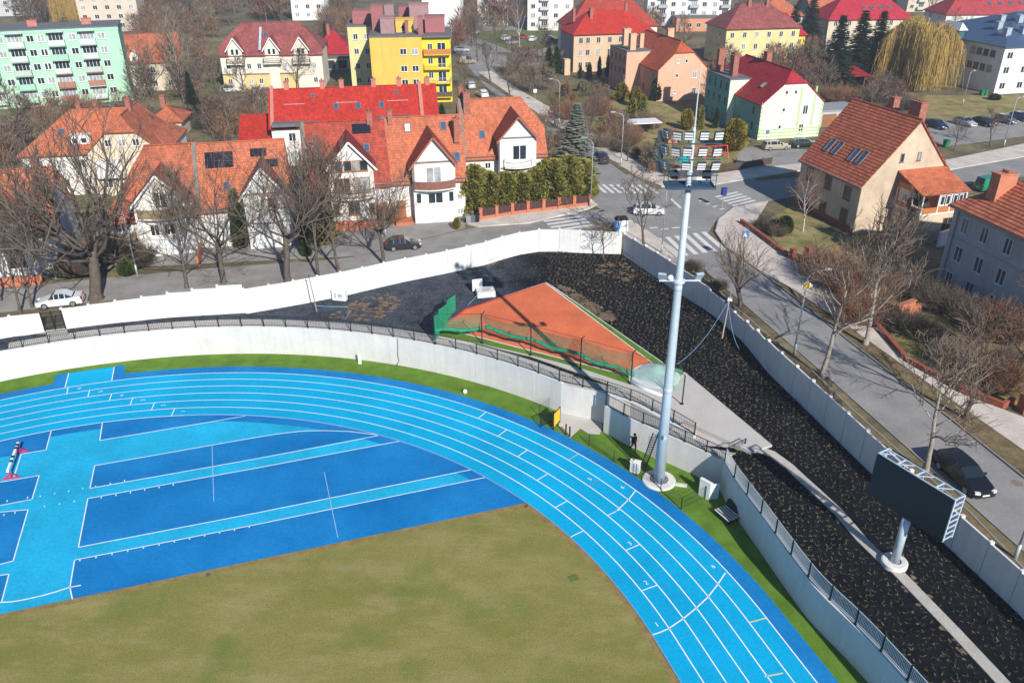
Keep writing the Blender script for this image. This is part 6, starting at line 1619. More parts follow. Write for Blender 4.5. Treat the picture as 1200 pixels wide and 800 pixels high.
# ---- blue grey house at the right edge: long wall heading -78 deg
hx, hy = 45.0, 79.2
h = House('tenement_house', 'blue grey rendered house with pale orange pantiles at the right edge', 'house', hx + 14*math.cos(rad(-78)), hy + 14*math.sin(rad(-78)), 12, 12.0, 14.0)
h.pitched(9.0, 13.6, w_bluegrey, tile_pink, 'y', (None,9.0), ob=.45, oa=.3, course=.40)
for u, z, w, hh in ((12.0,6.4,1.0,1.6),(9.3,6.4,1.0,1.6),(6.2,6.4,1.0,1.6),(11.9,3.4,1.1,1.6),(9.0,3.4,1.1,1.6),(6,3.4,1.1,1.6),(12.3,.1,.95,2.0),(9.3,.6,1.1,1.6),(6,.6,1.1,1.6)): h.win('L',u,z,w,hh,fm=M('frame_blue',(.45,.55,.62),.5,.05),pm=m_pane)
h.box('string_course', M('band_grey',(.33,.33,.33),.9,.1), -.08,-.004,.1,13.9,5.55,5.75); h.pipe([(-.1,13.2,0),(-.1,13.2,8.7),(-.4,13.2,8.9)])
mb = MB(); mb.bar((-.52,-.3,8.62),(-.52,14.4,8.62),.14); mb.build('gutter', m_gut, h.t)
h.chimney(2.2,11.2,9.6,12.6,2.0,1.2,M('chimney_orange',(.45,.17,.10),.9,.15),3)
# ---- white building with blue metal roof
h = House('school_building', 'white building with blue metal hipped roof and many roof vents at the upper right', 'building', 103.8, 179.4, 13, 40, 30)
h.pitched(9.8, 14.6, wallm('bright_white_render',(.70,.70,.70)), m_bluemetal, 'x', (9.8,9.8), ob=.6, oa=.6, wname='wall')
for u in (3.0,5.0,7.0,9.0): h.win('L',u,7.2,1.5,1.4,fm=M('frame_tan',(.3,.24,.2),.6,.1)); h.win('L',u,4.2,1.5,1.4,fm=M('frame_tan',(.3,.24,.2)))
for u in (1.6,6,10): h.grid('F',(u,),(7.2,4.2,1.0),1.4,1.4)
for xx,yy in ((4,5),(8,5),(12,5),(6,10),(11,10),(17,6),(16,11),(9,13)): h.chimney(xx,yy,9.8+min(yy,xx)*.32,9.8+min(yy,xx)*.32+1.6,1.2,1.2,M('vent_grey',(.30,.36,.42),.5,.1),0)
mb = MB(); mb.box(-1.2,.2,13.0,19.0,5.0,11.4); gb = mb.build('glazed_stair', M('teal_glass',(.04,.11,.13),.1,.2,spec=.6), h.t)
mb = MB(); mb.add([(-1.6,12.6,11.4),(.8,12.6,11.4),(.8,19.4,11.4),(-1.6,19.4,11.4),(-.4,13.5,13.0),(-.4,18.5,13.0)],[(0,3,2,1),(0,1,4),(1,2,5,4),(2,3,5),(3,0,4,5)]); mb.build('stair_canopy', M('canopy_pale',(.5,.5,.48),.4,.1), h.t)
# ---- background houses with hipped roofs
def villa(label, u0, v0, u1, v1, ze, w_add, d, hr, wm, rm, name='villa', clips=(1,1), storeys=(.9,3.7,6.5), n=6, ang=None, sky=0, chim=1):
    a = G(u0,v0,ze); b = G(u1,v1,ze); dd = b-a; an = math.degrees(math.atan2(dd.y,dd.x)) if ang is None else ang
    w = dd.length + w_add; he = ze - SZ
    h = House(name, label, 'house', a.x, a.y, an, w, d); h.pitched(he, hr, wm, rm, 'x', (he if clips[0] else None, he if clips[1] else None), ob=.5, oa=.5)
    h.grid('F',[w*(k+.5)/n for k in range(n)],[z for z in storeys if z < he-1.5],1.0,1.4); h.grid('L',[d*.3,d*.7],[z for z in storeys if z < he-1.5],1.0,1.4)
    for k in range(sky): h.skylight(w*(.45+.1*k),.45,w=.9,l=1.3)
    for k in range(chim): h.chimney(w*(.4+.25*k),d*.45,hr-1,hr+1.6,.8,.8)
    return h
h = villa('yellow house with maroon hipped roof behind bare trees, beyond the pale green house', 852,33,905,32,12.5,8,13,13.8,w_paleyellow,tile_maroon,ang=10,chim=2)
h = villa('big red roofed house directly behind the beige house', 668,31,772,29,11.0,0,14,14,w_white,M_tile('dull_red_tiles',(.36,.05,.03)),ang=10,chim=3)
h = villa('crimson hipped roof house with four skylights behind the dark spruces', 972,22,1067,22,12.0,2,13,13.6,w_cream,M_tile('crimson_far_tiles',(.42,.022,.04)),ang=5,sky=4,chim=1)
h = villa('house with orange hipped roof left of the dark spruces', 893,18,940,17,12.0,0,12,13.0,w_cream,tile_orange,ang=5,chim=1)
h = villa('narrow house with orange gable roof between the spruces and the crimson roof', 952,14,1000,12,12.0,0,10,13.5,w_bluegrey,tile_orange,ang=12,clips=(0,1),chim=1)
h = villa('maroon roofed house far behind the yellow house', 905,40,925,38,10,3,9,11.0,w_lemon,tile_crimson,ang=8,n=3,chim=0)
h = villa('long maroon roofed house with skylights behind the blue metal roof', 1110,16,1215,17,12.0,6,13,13.4,w_white,M_tile('maroon_far_tiles',(.38,.045,.05)),ang=2,sky=4,chim=0)
h = villa('small pink house with red roof behind the cream guest house', 368,62,412,60,7.0,0,9,8.0,w_peach,tile_crimson,ang=8,n=3,chim=1)
h = villa('little orange roofed shed house behind the terraced houses at left', 175,142,212,140,6.5,0,7,5.0,w_cream,tile_orange,ang=8,n=2,storeys=(.8,),chim=1)
# far apartment blocks
def slab_block(label, u0, v0, u1, v1, storeys, d, wm, bal=None, ang=None, n=None):
    a = G(u0,v0,SZ); b = G(u1,v1,SZ); dd = b-a; w = dd.length; an = math.degrees(math.atan2(dd.y,dd.x)) if ang is None else ang
    h = House('apartment_block', label, 'apartment block', a.x, a.y, an, w, d); H = 2.8*storeys+1.2; h.wall(wm, H); h.flat_roof(H, m_bitumen)
    n = n or max(2, int(w/3.4))
    for fl in range(storeys):
        for k in range(n):
            u = w*(k+.5)/n; z = 1.2+2.8*fl
            if bal and k % 3 == 1: h.win('F',u,z,2.0,1.8,mull=3); mb = MB(); mb.box(u-1.5,u+1.5,-1.1,-.01,z-.4,z+.6); mb.build('balcony', bal, h.t)
            else: h.win('F',u,z,1.4,1.4)
    return h
slab_block('white apartment block with grey balconies at the top centre', 757,33,845,30,6,12,w_white,M('balcony_grey',(.36,.38,.42),.8,.1),ang=-3)
slab_block('white apartment block with pale balconies left of the big red roofs', 618,36,668,34,6,12,w_white,M('balcony_pale',(.5,.5,.48),.8,.1),ang=-2)
slab_block('pinkish white low block behind the distant parking area', 560,30,612,29,4,12,wallm('pinkish_render',(.58,.50,.45)),M('balcony_rose',(.45,.28,.24),.8,.1),ang=0)
slab_block('distant cream apartment block above the yellow willow', 1062,14,1125,12,6,12,w_cream,M('balcony_pale',(.5,.5,.48)),ang=-3)
slab_block('cream tower at the top left behind bare trees', 97,38,166,36,7,14,wallm('sand_render',(.56,.48,.38)),None,ang=12)
slab_block('small bright white block at the top left of the yellow block', 343,24,382,23,4,10,wallm('pure_white_render',(.74,.74,.73)),None,ang=2,n=3)
slab_block('grey white block at the top left corner behind the mint green block', -30,20,60,18,5,12,wallm('grey_render',(.46,.47,.48)),M('balcony_grey',(.36,.38,.42)),ang=12)
slab_block('low white pavilion with orange stripe beyond the peach house', 792,37,842,36,1,8,M('pavilion_orange',(.55,.25,.14),.8,.1),None,ang=0,n=5)
# gazebo with crimson pyramid roof, garage
c = G(993,101,SZ); t = thing('gazebo', 'garden gazebo with crimson pyramid roof on slim posts', 'gazebo', (c.x,c.y+1,SZ), .2)
for x_ in (-3,3):
    for y_ in (-2.2,2.2): mb = MB(); mb.box(x_-.08,x_+.08,y_-.08,y_+.08,-.1,2.6); mb.build('post', m_framebr, t)
mb = MB(); mb.add([(-3.9,-3,2.5),(3.9,-3,2.5),(3.9,3,2.5),(-3.9,3,2.5),(-1.4,0,4.2),(1.4,0,4.2),(-3.9,-3,2.35),(3.9,-3,2.35),(3.9,3,2.35),(-3.9,3,2.35)],[(0,1,5,4),(1,2,5),(2,3,4,5),(3,0,4),(6,9,8,7),(0,6,7,1),(1,7,8,2),(2,8,9,3),(3,9,6,0)]); mb.build('roof', tile_crimson, t)
px = xy(962,152,SZ); h = House('garage', 'flat roofed garage with brown doors between the pale green and beige houses', 'garage', px[0],px[1]+2.0,14,9,6)
h.wall(w_bluegrey, 2.7); h.flat_roof(2.7, M('roof_sheet_grey',(.26,.27,.28),.6,.1)); h.box('garage_door', m_framebr, .8,3.6,-.06,-.004,0,2.2); h.box('garage_door', m_framebr, 4.8,7.6,-.06,-.004,0,2.2)
# garage row behind the white house and low roofs
px = xy(420,82,SZ); h = House('garage', 'row of low garages with dark roof left of the yellow block', 'garage', px[0]-12,px[1],8,12,6); h.wall(w_cream,2.6); h.flat_roof(2.6,m_bitumen); h.grid('F',(2,5,8,11),(.2,),2.2,2.0,fm=m_framebr,mull=1)
# conservatory and small canopy in the garden
c = G(752,158,SZ); t = thing('garden_pavilion', 'small white canopy in the garden behind the mast lamps', 'canopy', (c.x,c.y,SZ), .2)
mb = MB(); mb.box(-3,3,-1.8,1.8,2.3,2.45); mb.build('roof', m_frame, t)
for x_ in (-2.8,2.8):
    for y_ in (-1.6,1.6): mb = MB(); mb.box(x_-.06,x_+.06,y_-.06,y_+.06,0,2.3); mb.build('post', m_framebr, t)
# ================================================================== vegetation
m_bark = M('bark_brown', (0.105,0.084,0.068), .95, .3, 3, fine=(9,.3), bump=.5, bscale=8, spec=.1)
m_barkpale = M('bark_pale', (0.27,0.235,0.195), .95, .3, 2.5, fine=(9,.3), bump=.5, bscale=8, spec=.1)
m_twig = M('twig_grey', (0.135,0.102,0.078), .95, .25, 1.5, spec=.1); m_twigred = M('twig_red_brown', (0.20,0.105,0.065), .95, .3, 1.0, spec=.1)
m_twigtan = M('twig_tan', (0.19,0.145,0.10), .95, .25, 1.0, spec=.1); m_birch = M('birch_bark', (0.50,0.47,0.43), .9, .25, 4)
m_spruce = M('spruce_needles', (0.020,0.036,0.016), .9, .4, 1.2, fine=(5,.3), spec=.1); m_bluespruce = M('blue_spruce_needles', (0.13,0.155,0.125), .9, .3, 1.2, col2=(.27,.28,.22), fine=(5,.3), spec=.1)
m_thuja = M('thuja_green', (0.145,0.150,0.030), .9, .35, 1.0, col2=(.29,.265,.062), fine=(5,.35), spec=.1); m_ever = M('evergreen', (0.035,0.055,0.016), .9, .4, 1.0, fine=(5,.35), spec=.1)
m_willow = M('willow_yellow', (0.40,0.275,0.085), .9, .3, 1.0, fine=(4,.3), spec=.1); m_goldbush = M('golden_bush', (0.20,0.155,0.018), .9, .35, 1.0, fine=(5,.35), spec=.1)

def bare_tree_mesh(seed, H, r, clear=.25, nmain=6, spread=.9, ns=(6,5,4), upb=.25, ratio=(.62,.5,.45), twr=.013, gnarl=.25, lean=(0,0), leader=True, twl=.9, crownL=1.0):
    R_ = random.Random(seed); T = MB(); Cn = MB()
    def seg(p, d, L, r0, r1, lev, n, g):
        pts = [p.copy()]; rs = [r0]; d = d.normalized()
        for i in range(n):
            d = (d + Vector((R_.gauss(0,g), R_.gauss(0,g), R_.gauss(0,g)*.7 + (upb*.28 if lev>0 else 0)))).normalized()
            pts.append(pts[-1] + d*(L/n)); rs.append(r0 + (r1-r0)*(i+1)/n)
        (T if lev <= 1 else Cn).tube(pts, rs, (8,6,4,3,3)[lev], caps=lev<2)
        return pts, rs
    def along(pts, t):
        f = t*(len(pts)-1); i = min(int(f), len(pts)-2); return pts[i].lerp(pts[i+1], f-i), (pts[i+1]-pts[i]).normalized(), f
    def branch(p, d, L, r0, lev):
        nseg = (6,5,3,2)[min(3,lev)]
        pts, rs = seg(p, d, L, r0, max(twr*.6, r0*.35), lev, nseg, gnarl*(1,.9,.9,.8)[min(3,lev)])
        if lev >= 3 or lev > len(ns): return
        n = ns[lev-1]
        for k in range(n):
            t = .28 + .72*(k + R_.random()*.8)/n
            q, dd, f = along(pts, min(.99,t)); az = R_.uniform(0,2*PI)
            s = dd.orthogonal().normalized(); s = (Matrix.Rotation(az,3,dd) @ s)
            an = R_.uniform(.5,1.0)
            nd = dd*math.cos(an) + s*math.sin(an) + Vector((0,0,upb*.5))
            rr = max(twr, rs[min(len(rs)-1,int(f))]*(.5 if lev==1 else .55)); LL = L*ratio[min(2,lev-1)]*R_.uniform(.7,1.15)*(1.15-.5*t)
            if lev+1 >= 3: rr = twr; LL = max(LL, twl*.5)
            branch(q, nd, LL, rr, lev+1)
    th = H*(.75 if leader else clear+.12)
    pts, rs = seg(Vector((0,0,-.2)), Vector((lean[0],lean[1],1)), th, r, r*(.25 if leader else .75), 0, 8, gnarl*.25)
    # root flare
    T.tube([Vector((0,0,-.2)), Vector((0,0,.5))], [r*1.5, r*1.02], 8)
    for k in range(nmain):
        t = clear + (1-clear)*(k + R_.random()*.6)/nmain if leader else R_.uniform(.72,.99)
        q, dd, f = along(pts, min(.99,t)); az = 2*PI*k*.618 + R_.uniform(-.4,.4); an = R_.uniform(.55,1.0)*spread
        s = Vector((math.cos(az), math.sin(az), 0)); nd = Vector((0,0,1))*math.cos(an) + s*math.sin(an)
        L = crownL*H*R_.uniform(.36,.5)*(1.15-.55*(t if leader else .3)); branch(q, nd, L, rs[min(len(rs)-1,int(f))]*(.5 if leader else .46), 1)
    if leader: branch(pts[-1], (pts[-1]-pts[-2]), H*.25, rs[-1], 1)
    return T, Cn
def make_tree(name, label, cat, meshes, mats, pos, rz=0, sc=1.0, group=None):
    t = thing(name, label, cat, pos, rz, group); t.scale = (sc if isinstance(sc, tuple) else (sc,sc,sc))
    for nm, me in zip(('trunk','crown'), meshes):
        o = bpy.data.objects.new(nm, me); COL.objects.link(o); o.parent = t
    return t
def finish(T, Cn, mt, mc):
    a = T.build('trunk', mt, smooth=True); b = Cn.build('crown', mc, recalc=False)
    r = (a.data, b.data); bpy.data.objects.remove(a); bpy.data.objects.remove(b); return r
TV = {}
TV['round'] = [finish(*bare_tree_mesh(s, 10, .20, .28, 9, 1.0, (7,6,5), twr=.024, crownL=1.15), m_bark, m_twig) for s in (11,12,13)]
TV['tall'] = [finish(*bare_tree_mesh(s, 14, .22, .22, 14, .9, (8,7,5), upb=.5, twr=.026, crownL=1.15), m_bark, m_twig) for s in (21,22)]
TV['poplar'] = [finish(*bare_tree_mesh(31, 18, .28, .12, 18, .45, (7,6,5), upb=.9, twr=.026), m_barkpale, m_twigtan)]
TV['pale'] = [finish(*bare_tree_mesh(s, 9, .17, .42, 10, 1.05, (8,7,5), upb=.45, twr=.020, crownL=1.3), m_barkpale, m_twig) for s in (41,42,43)]
TV['gnarl'] = [finish(*bare_tree_mesh(s, 12, .34, .34, 9, 1.25, (9,8,5), upb=.45, gnarl=.36, twr=.022, leader=False, crownL=1.75), m_bark, m_twig) for s in (51,52,53)]
TV['big'] = [finish(*bare_tree_mesh(61, 14, .52, .25, 14, 1.2, (10,8,6), upb=.5, gnarl=.28, twr=.024, leader=False, crownL=1.75), m_bark, m_twig)]
TV['multi'] = [finish(*bare_tree_mesh(71, 8.5, .24, .16, 11, .75, (7,6,5), upb=.6, twr=.017, leader=False, crownL=1.25), m_bark, m_twigtan)]
TV['birch'] = [finish(*bare_tree_mesh(81, 11, .13, .25, 14, .75, (6,5,5), upb=.2, twr=.015), m_birch, m_twigred)]
TV['small'] = [finish(*bare_tree_mesh(s, 5, .10, .35, 8, .95, (6,5,4), twr=.017), m_bark, m_twig) for s in (91,92)]
TV['far'] = [finish(*bare_tree_mesh(s, 12, .24, .22, 11, .9, (7,6,5), upb=.4, twr=.036), m_bark, m) for s, m in ((101,m_twig),(102,m_twigtan),(103,m_twigred))]
def bt(kind, i, label, u, v, H, rz=0, z=SZ, sc2=1.0, name='bare_tree', group=None):
    base = {'round':10,'tall':14,'poplar':18,'pale':9,'gnarl':12,'big':14,'multi':8.5,'birch':11,'small':5,'far':12}[kind]; k = H/base
    p = G(u,v,z); return make_tree(name, label, 'tree', TV[kind][i], None, (p.x,p.y,z), rz, (k*sc2,k*sc2,k), group)
# --- street trees on the right
bt('pale',0,'slim pale bare tree leaning over the road beside the tall lamp with the yellow sign',964,441,11.5,.3)
bt('pale',1,'pale bare tree on the verge across the road, right of the tall lamp',1014,404,12,2.1)
bt('pale',2,'bare tree with thick pale trunk in front of the black parked car',1084,552,10.0,4.0,sc2=1.15)
bt('round',0,'bare tree on the verge by the long low brick wall at the right',1131,491,9.5,1.0)
bt('round',1,'dark bare tree cut by the right edge of the photo above the low brick wall',1192,440,10,2.0)
bt('multi',0,'bushy bare tree with many upright stems behind the shaded boundary wall',868,361,9.0,.5)
bt('round',2,'fine bare tree behind the corner of the white wall at the crossroads',754,293,9.6,.2,sc2=1.0)
bt('small',0,'young staked bare tree inside the corner of the white wall',707,302,4.6,.4,z=3.3)
bt('birch',0,'slender white stemmed birch on the lawn beside the beige house',941,271,8.0,.9)
bt('round',0,'reddish dark bare tree against the beige house wall',1044,300,8.0,2.7,sc2=1.1)
# --- big trees along the side street on the left
bt('big',0,'huge old bare tree with thick pale trunk behind the white wall at left',113,350,15,3.6,sc2=1.1)
bt('tall',0,'slender bare tree behind the white wall between the thick tree and the gnarled tree',219,337,12.5,.3)
bt('gnarl',0,'gnarled bare tree with a heavy crooked trunk behind the white wall',338,331,12.5,1.0)
bt('tall',1,'tall thin bare tree just right of the gnarled trunk',373,326,15,.8,sc2=.8)
bt('tall',0,'thin straight bare tree standing second right of the gnarled trunk',397,319,14.5,2.4,sc2=.8)
bt('gnarl',1,'low forked bare tree in front of the parked dark car',450,310,9.5,2.2,sc2=.85)
bt('tall',1,'thin dark bare tree at the left edge above the short white wall',38,360,11,1.6,sc2=.8)
bt('tall',0,'thin bare tree with pale trunk beside the left edge of the photo',24,366,11.5,.1,sc2=.8)
bt('tall',1,'thin bare tree cut by the left edge of the photo',1,352,11.5,2.9,sc2=.8)
bt('gnarl',2,'spreading bare tree in front of the second terraced house',262,331,11,4.2,sc2=.9)
bt('multi',0,'bushy bare tree beside the street lamp left of the end terraced house',140,318,6.5,1.4)
# --- trees along the upper road and among the houses
for k, (kind, i, u, v, H, lab) in enumerate([
 ('round',1,598,118,9,'bare tree by the kerb right of the corner house roof'),('round',2,575,98,10,'bare tree on the left of the upper road near the yellow block'),
 ('tall',0,560,72,12,'tall bare tree right of the yellow block balconies'),('far',1,582,60,11,'tan bare tree beyond the yellow block parking'),('birch',0,609,56,14,'tall white stemmed birch by the distant parking area'),
 ('far',0,636,72,10,'bare tree left of the beige house corner'),('round',0,612,100,7,'small bare tree beside the upper road verge'),('far',2,650,148,6.5,'brownish bare tree in the garden by the upper footway'),
 ('round',1,690,160,7.5,'bare tree in the gardens between the two footway lamps'),('round',2,684,178,8,'bare tree behind the blue spruce at the footway'),('far',2,716,165,6,'reddish bare shrub tree in front of the peach house'),
 ('round',0,735,190,6,'bare tree beside the garden footway near the crossroads lamp'),('far',1,180,118,13,'tall bare tree behind the white house with cream wing'),('poplar',0,215,112,18,'very tall tan poplar between the cream houses at upper left'),
 ('round',2,172,62,11,'bare tree in front of the sand coloured tower'),('far',0,235,120,9,'bare tree beside the dark conifer at upper left'),('round',1,256,150,8,'bare tree behind the long red roof, left of it'),
 ('far',0,285,106,8,'bare tree in front of the guest house left dormer'),('round',0,350,106,9,'bare tree in front of the guest house right dormer'),('far',1,18,150,9,'bare tree in front of the mint green block at left edge'),
 ('far',2,60,170,8,'brown bare tree between the mint block and the white house'),('round',1,200,205,9,'bare tree in the yard behind the end terraced house'),('far',0,120,20,14,'bare tree in front of the sand tower, left side'),
 ('far',1,200,18,16,'tall tan bare tree at the top left beside the sand tower'),('far',0,270,30,13,'bare tree rising behind the guest house roof, left'),('far',2,330,26,13,'russet bare tree behind the guest house roof, right'),
 ('far',0,395,40,12,'bare tree just left of the pale yellow block'),('far',1,50,28,12,'bare tree behind the mint block roof at left'),('far',2,20,26,11,'brown bare tree behind the mint block roof corner'),
 ('far',0,700,60,10,'bare tree behind the beige house roof, right of chimney'),('far',2,800,62,10,'russet bare tree behind the peach house ridge'),('round',1,838,88,9.5,'bare tree between the peach and pale green houses'),
 ('far',0,870,66,10,'bare tree in front of the yellow house facade'),('far',1,895,72,9,'tan bare tree in front of the yellow house right corner'),('far',2,955,110,7,'reddish bare tree behind the pale green house ridge'),
 ('round',2,940,116,7.5,'bare tree behind the pale green house gable'),('round',0,1040,125,6,'bare tree on the dry lawn left of the willow'),('far',1,1020,128,5.5,'low tan bare tree behind the beige house ridge'),
 ('small',0,1118,176,5.5,'pruned bare street tree by the car park, nearest the beige house'),('small',1,1160,171,6.5,'pruned bare street tree by the car park, second along'),('round',1,1115,60,11,'bare tree behind the willow at the white building'),
 ('far',0,540,30,12,'bare tree right of the white tower'),('far',2,628,22,12,'russet bare tree before the white blocks at top centre'),('far',0,648,30,13,'dark bare tree before the white blocks, right of the birch'),
 ('far',0,520,70,9,'bare tree close behind the yellow block'),('round',0,545,104,8,'bare tree at the pavement below the yellow block balconies'),('far',1,965,40,10,'tan bare tree beside the dark spruces'),
 ('far',0,1090,20,12,'bare tree beside the distant cream block'),('far',2,860,12,11,'russet bare tree behind the yellow house roof'),('round',2,790,190,5.5,'small bare tree in the garden behind the lamp rack')]):
    bt(kind, i, lab, u, v, H, k*1.3)
# --- shrubs of fine bare stems
def shrub_mesh(seed, r, h, n, m, twr=.010):
    R_ = random.Random(seed); mb = MB(); st = MB()
    for k in range(n):
        a = R_.uniform(0,2*PI); q = math.sqrt(R_.random())*r*.55; p = Vector((q*math.cos(a), q*math.sin(a), -.05)); a2 = a + R_.gauss(0,.6); el = R_.uniform(.5,1.5)
        d = Vector((math.cos(a2)*math.cos(el), math.sin(a2)*math.cos(el), math.sin(el))); L = h*R_.uniform(.55,1.1); pts = [p]
        for i in range(3): d = (d + Vector((R_.gauss(0,.22),R_.gauss(0,.22),R_.gauss(.05,.15)))).normalized(); pts.append(pts[-1]+d*L/3)
        (st if k % 6 == 0 else mb).tube(pts, [twr*1.7,twr*1.4,twr,twr*.6], 3, caps=False)
        for j in range(7):
            t = R_.uniform(.25,1)*2.99; i = int(t); b = pts[i].lerp(pts[i+1],t-i); dd = (d + Vector((R_.gauss(0,.7),R_.gauss(0,.7),R_.gauss(.15,.45)))).normalized(); l = h*R_.uniform(.12,.34)
            mb.tube([b, b+dd*l*.6, b+dd*l+Vector((R_.gauss(0,.05),R_.gauss(0,.05),.02))],[twr,twr*.8,twr*.5],3,caps=False)
    o = st.build('stem', m, recalc=False); o2 = mb.build('twigs', m, recalc=False); r_ = (o.data, o2.data); bpy.data.objects.remove(o); bpy.data.objects.remove(o2); return r_
SV = {'red': shrub_mesh(1,2.2,3.2,420,m_twigred,.012), 'grey': shrub_mesh(2,2.2,2.6,420,m_twig,.012), 'tan': shrub_mesh(3,2.0,2.4,380,m_twigtan,.012), 'dark': shrub_mesh(4,2,2.2,420,M('twig_dark',(.075,.062,.045),.95,.3),.012)}
def shrub(kind, label, u, v, sc=1.0, rz=0, z=SZ, sz=1.0, group=None):
    p = G(u,v,z); t = thing('shrub', label, 'shrub', (p.x,p.y,z), rz, group); sc *= .86 if kind in ('grey','dark') else 1.0; t.scale = (sc,sc,sc*sz)
    for nm, me in zip(('stem','twigs'), SV[kind]): o = bpy.data.objects.new(nm, me); COL.objects.link(o); o.parent = t
    return t
for a in [('red','big reddish bare shrub behind the tall lamp, below the beige house',985,338,1.25,.2),('red','reddish shrub right of the biggest reddish shrub by the pavement',1015,352,1.15,1.2),('red','reddish shrub close to the orange brick wall piece',1005,375,1.0,2.2),('red','smaller reddish shrub at the left end beside the brick pillars',960,322,.9,.7),
          ('grey','grey shrub in front of the shadowed yard between the two right houses',1065,345,1.1,.4),('grey','grey shrub below the blue grey house corner',1100,362,1.2,1.4),('grey','grey shrub under the lower windows of the blue grey house',1140,380,1.2,2.4),('dark','dark low shrub beside the road wall below the grey shrubs',1062,388,1.1,.1),('dark','dark shrub in the middle of the shrubby garden',1090,400,1.0,1.1),
          ('red','pinkish brown shrub at the right under the blue grey house',1178,398,1.1,.6),('tan','tan shrub near the long low brick wall',1120,430,1.0,.3),('red','rusty shrub beside the garden gate at right',1165,455,1.0,.9),('dark','dark shrub under the tree at the right edge',1185,430,.9,1.9),
          ('dark','dark low shrub on the lawn beside the brick wall below the beige house',897,268,.8,.2),('grey','grey shrub at the edge of the beige house lawn',912,276,.6,.8),
          ('tan','tan shrub in the gardens by the footway lamp',706,172,1.0,.3),('red','rusty shrub on the slope of the gardens by the upper footway',668,140,1.1,.5),('red','rusty shrub before the peach house stair block',700,135,1.1,1.5),('tan','tan shrub beneath the peach house gable',760,150,1.2,.8),('red','rusty shrub beside the garden pavilion',735,170,1.0,2.5),('tan','tan shrub by the garden path at the crossroads',758,185,.9,1.1),('grey','grey shrub under the lamp rack at the garden edge',775,200,.9,.4),('dark','dark shrub behind the garden footway',728,178,.9,2.9),
          ('tan','tan shrub left of the gazebo',962,118,1.3,.7),('tan','tan shrub right of the gazebo',1018,118,1.2,1.7),('red','rusty shrub before the gazebo posts',985,122,1.2,.1),('grey','grey shrub at the lawn edge behind the beige house chimney',1060,128,1.1,.9),
          ('tan','tan shrub in the courtyard behind the long red roof',262,142,1.4,.2),('grey','grey shrub in the courtyard left of the long red roof',285,138,1.4,1.2),('dark','dark shrub behind the little orange shed',240,150,1.3,.5),('tan','tan shrub before the guest house parking',300,122,1.2,2.2),('red','rusty shrub between white house and mint block',100,140,1.4,.4),('grey','grey shrub at the far left above the first roof',12,185,1.4,.8),('dark','dark shrub at the far left below the mint block',20,160,1.5,1.8),('tan','tan shrub below the mint block in the middle',60,148,1.4,2.8),
          ('grey','dense grey shrub left of the thick old trunk',92,318,1.2,.1),('grey','dense grey shrub right of the thick old trunk',140,305,1.3,1.0),('dark','dark shrub by the brick wall of the end terraced house',160,312,1.1,2.0),('tan','tan shrub beside the far left house wall',112,298,1.1,.6),('dark','dark shrub under the balcony of the end terraced house',172,300,.9,3.0),
          ('red','rusty shrub between third and fourth terraced houses',448,262,1.0,.3),('tan','tan shrub at the garden below the fifth terraced house',632,238,.8,.3),('grey','grey shrub beside the upper road left of the spruce',650,200,1.2,.3),('tan','tan shrub by the upper road verge above the spruce',636,170,1.2,1.3),('tan','tan shrub at the roadside behind the corner house',622,150,1.1,2.1),
          ('dark','low dark shrub on the verge behind the shaded wall near the sign',843,338,.5,.4),('tan','low tan shrub on the verge behind the shaded wall near the mast',812,316,.5,.9)]:
    shrub(*a)
# --- conifers
def spruce_mesh(seed, H, R0, m, dens=1.0):
    R_ = random.Random(seed); T = MB(); Cn = MB(); T.tube([(0,0,-.2),(0,0,H)],[H*.022,.02],7)
    n = int(H*9*dens)
    for k in range(n):
        t = (k+R_.random())/n; z = H*(.05+.94*t); L = R0*(1-t)**.85*R_.uniform(.75,1.12)+.12; nb = 7 if t<.8 else 5
        for j in range(nb):
            a = R_.uniform(0,2*PI); d = Vector((math.cos(a),math.sin(a),0)); s = Vector((-d.y,d.x,0)); dr = -R_.uniform(.15,.45)
            m_ = max(2,int(L/.38))
            for i in range(m_):
                f = (i+.6)/m_; c = d*(L*f) + Vector((0,0,z + dr*L*f*f + .1*f)); w = .24+.2*(1-f)+R_.uniform(0,.1); l = .46
                Cn.add([c-d*l*.5, c+s*w-Vector((0,0,.07)), c+d*l*.7-Vector((0,0,.05)), c-s*w-Vector((0,0,.07))],[(0,1,2,3)])
    return finish(T,Cn,m_bark,m)
def leafball_mesh(seed, H, R0, shape, n, m, ls=.2):
    """evergreen crown: leaf sprays through an uneven body"""
    R_ = random.Random(seed); T = MB(); Cn = MB(); T.tube([(0,0,-.2),(0,0,H*.75)],[R0*.14,.03],7)
    off = Vector((seed*3.1, seed*1.7, 0))
    for k in range(n):
        t = R_.random()**.85; a = R_.uniform(0,2*PI)
        prof = shape(t); nz = .78 + .5*mnoise.noise(Vector((math.cos(a)*1.4, math.sin(a)*1.4, t*H*.55))+off) + .22*mnoise.noise(Vector((math.cos(a)*4, math.sin(a)*4, t*H*1.6))+off)
        r = R0*prof*nz*(1-.45*R_.random()**3); c = Vector((r*math.cos(a), r*math.sin(a), H*t*(.97+.06*R_.random())))
        d = (Vector((math.cos(a),math.sin(a),R_.uniform(.3,1.3)))+Vector((R_.gauss(0,.35),R_.gauss(0,.35),R_.gauss(0,.3)))).normalized(); s = d.orthogonal().normalized(); s = Matrix.Rotation(R_.uniform(0,PI),3,d) @ s
        l = ls*R_.uniform(.7,1.5); w = l*.42
        Cn.add([c-d*l*.4, c+s*w, c+d*l*.8, c-s*w],[(0,1,2,3)])
    return finish(T,Cn,m_bark,m)
CV = {}
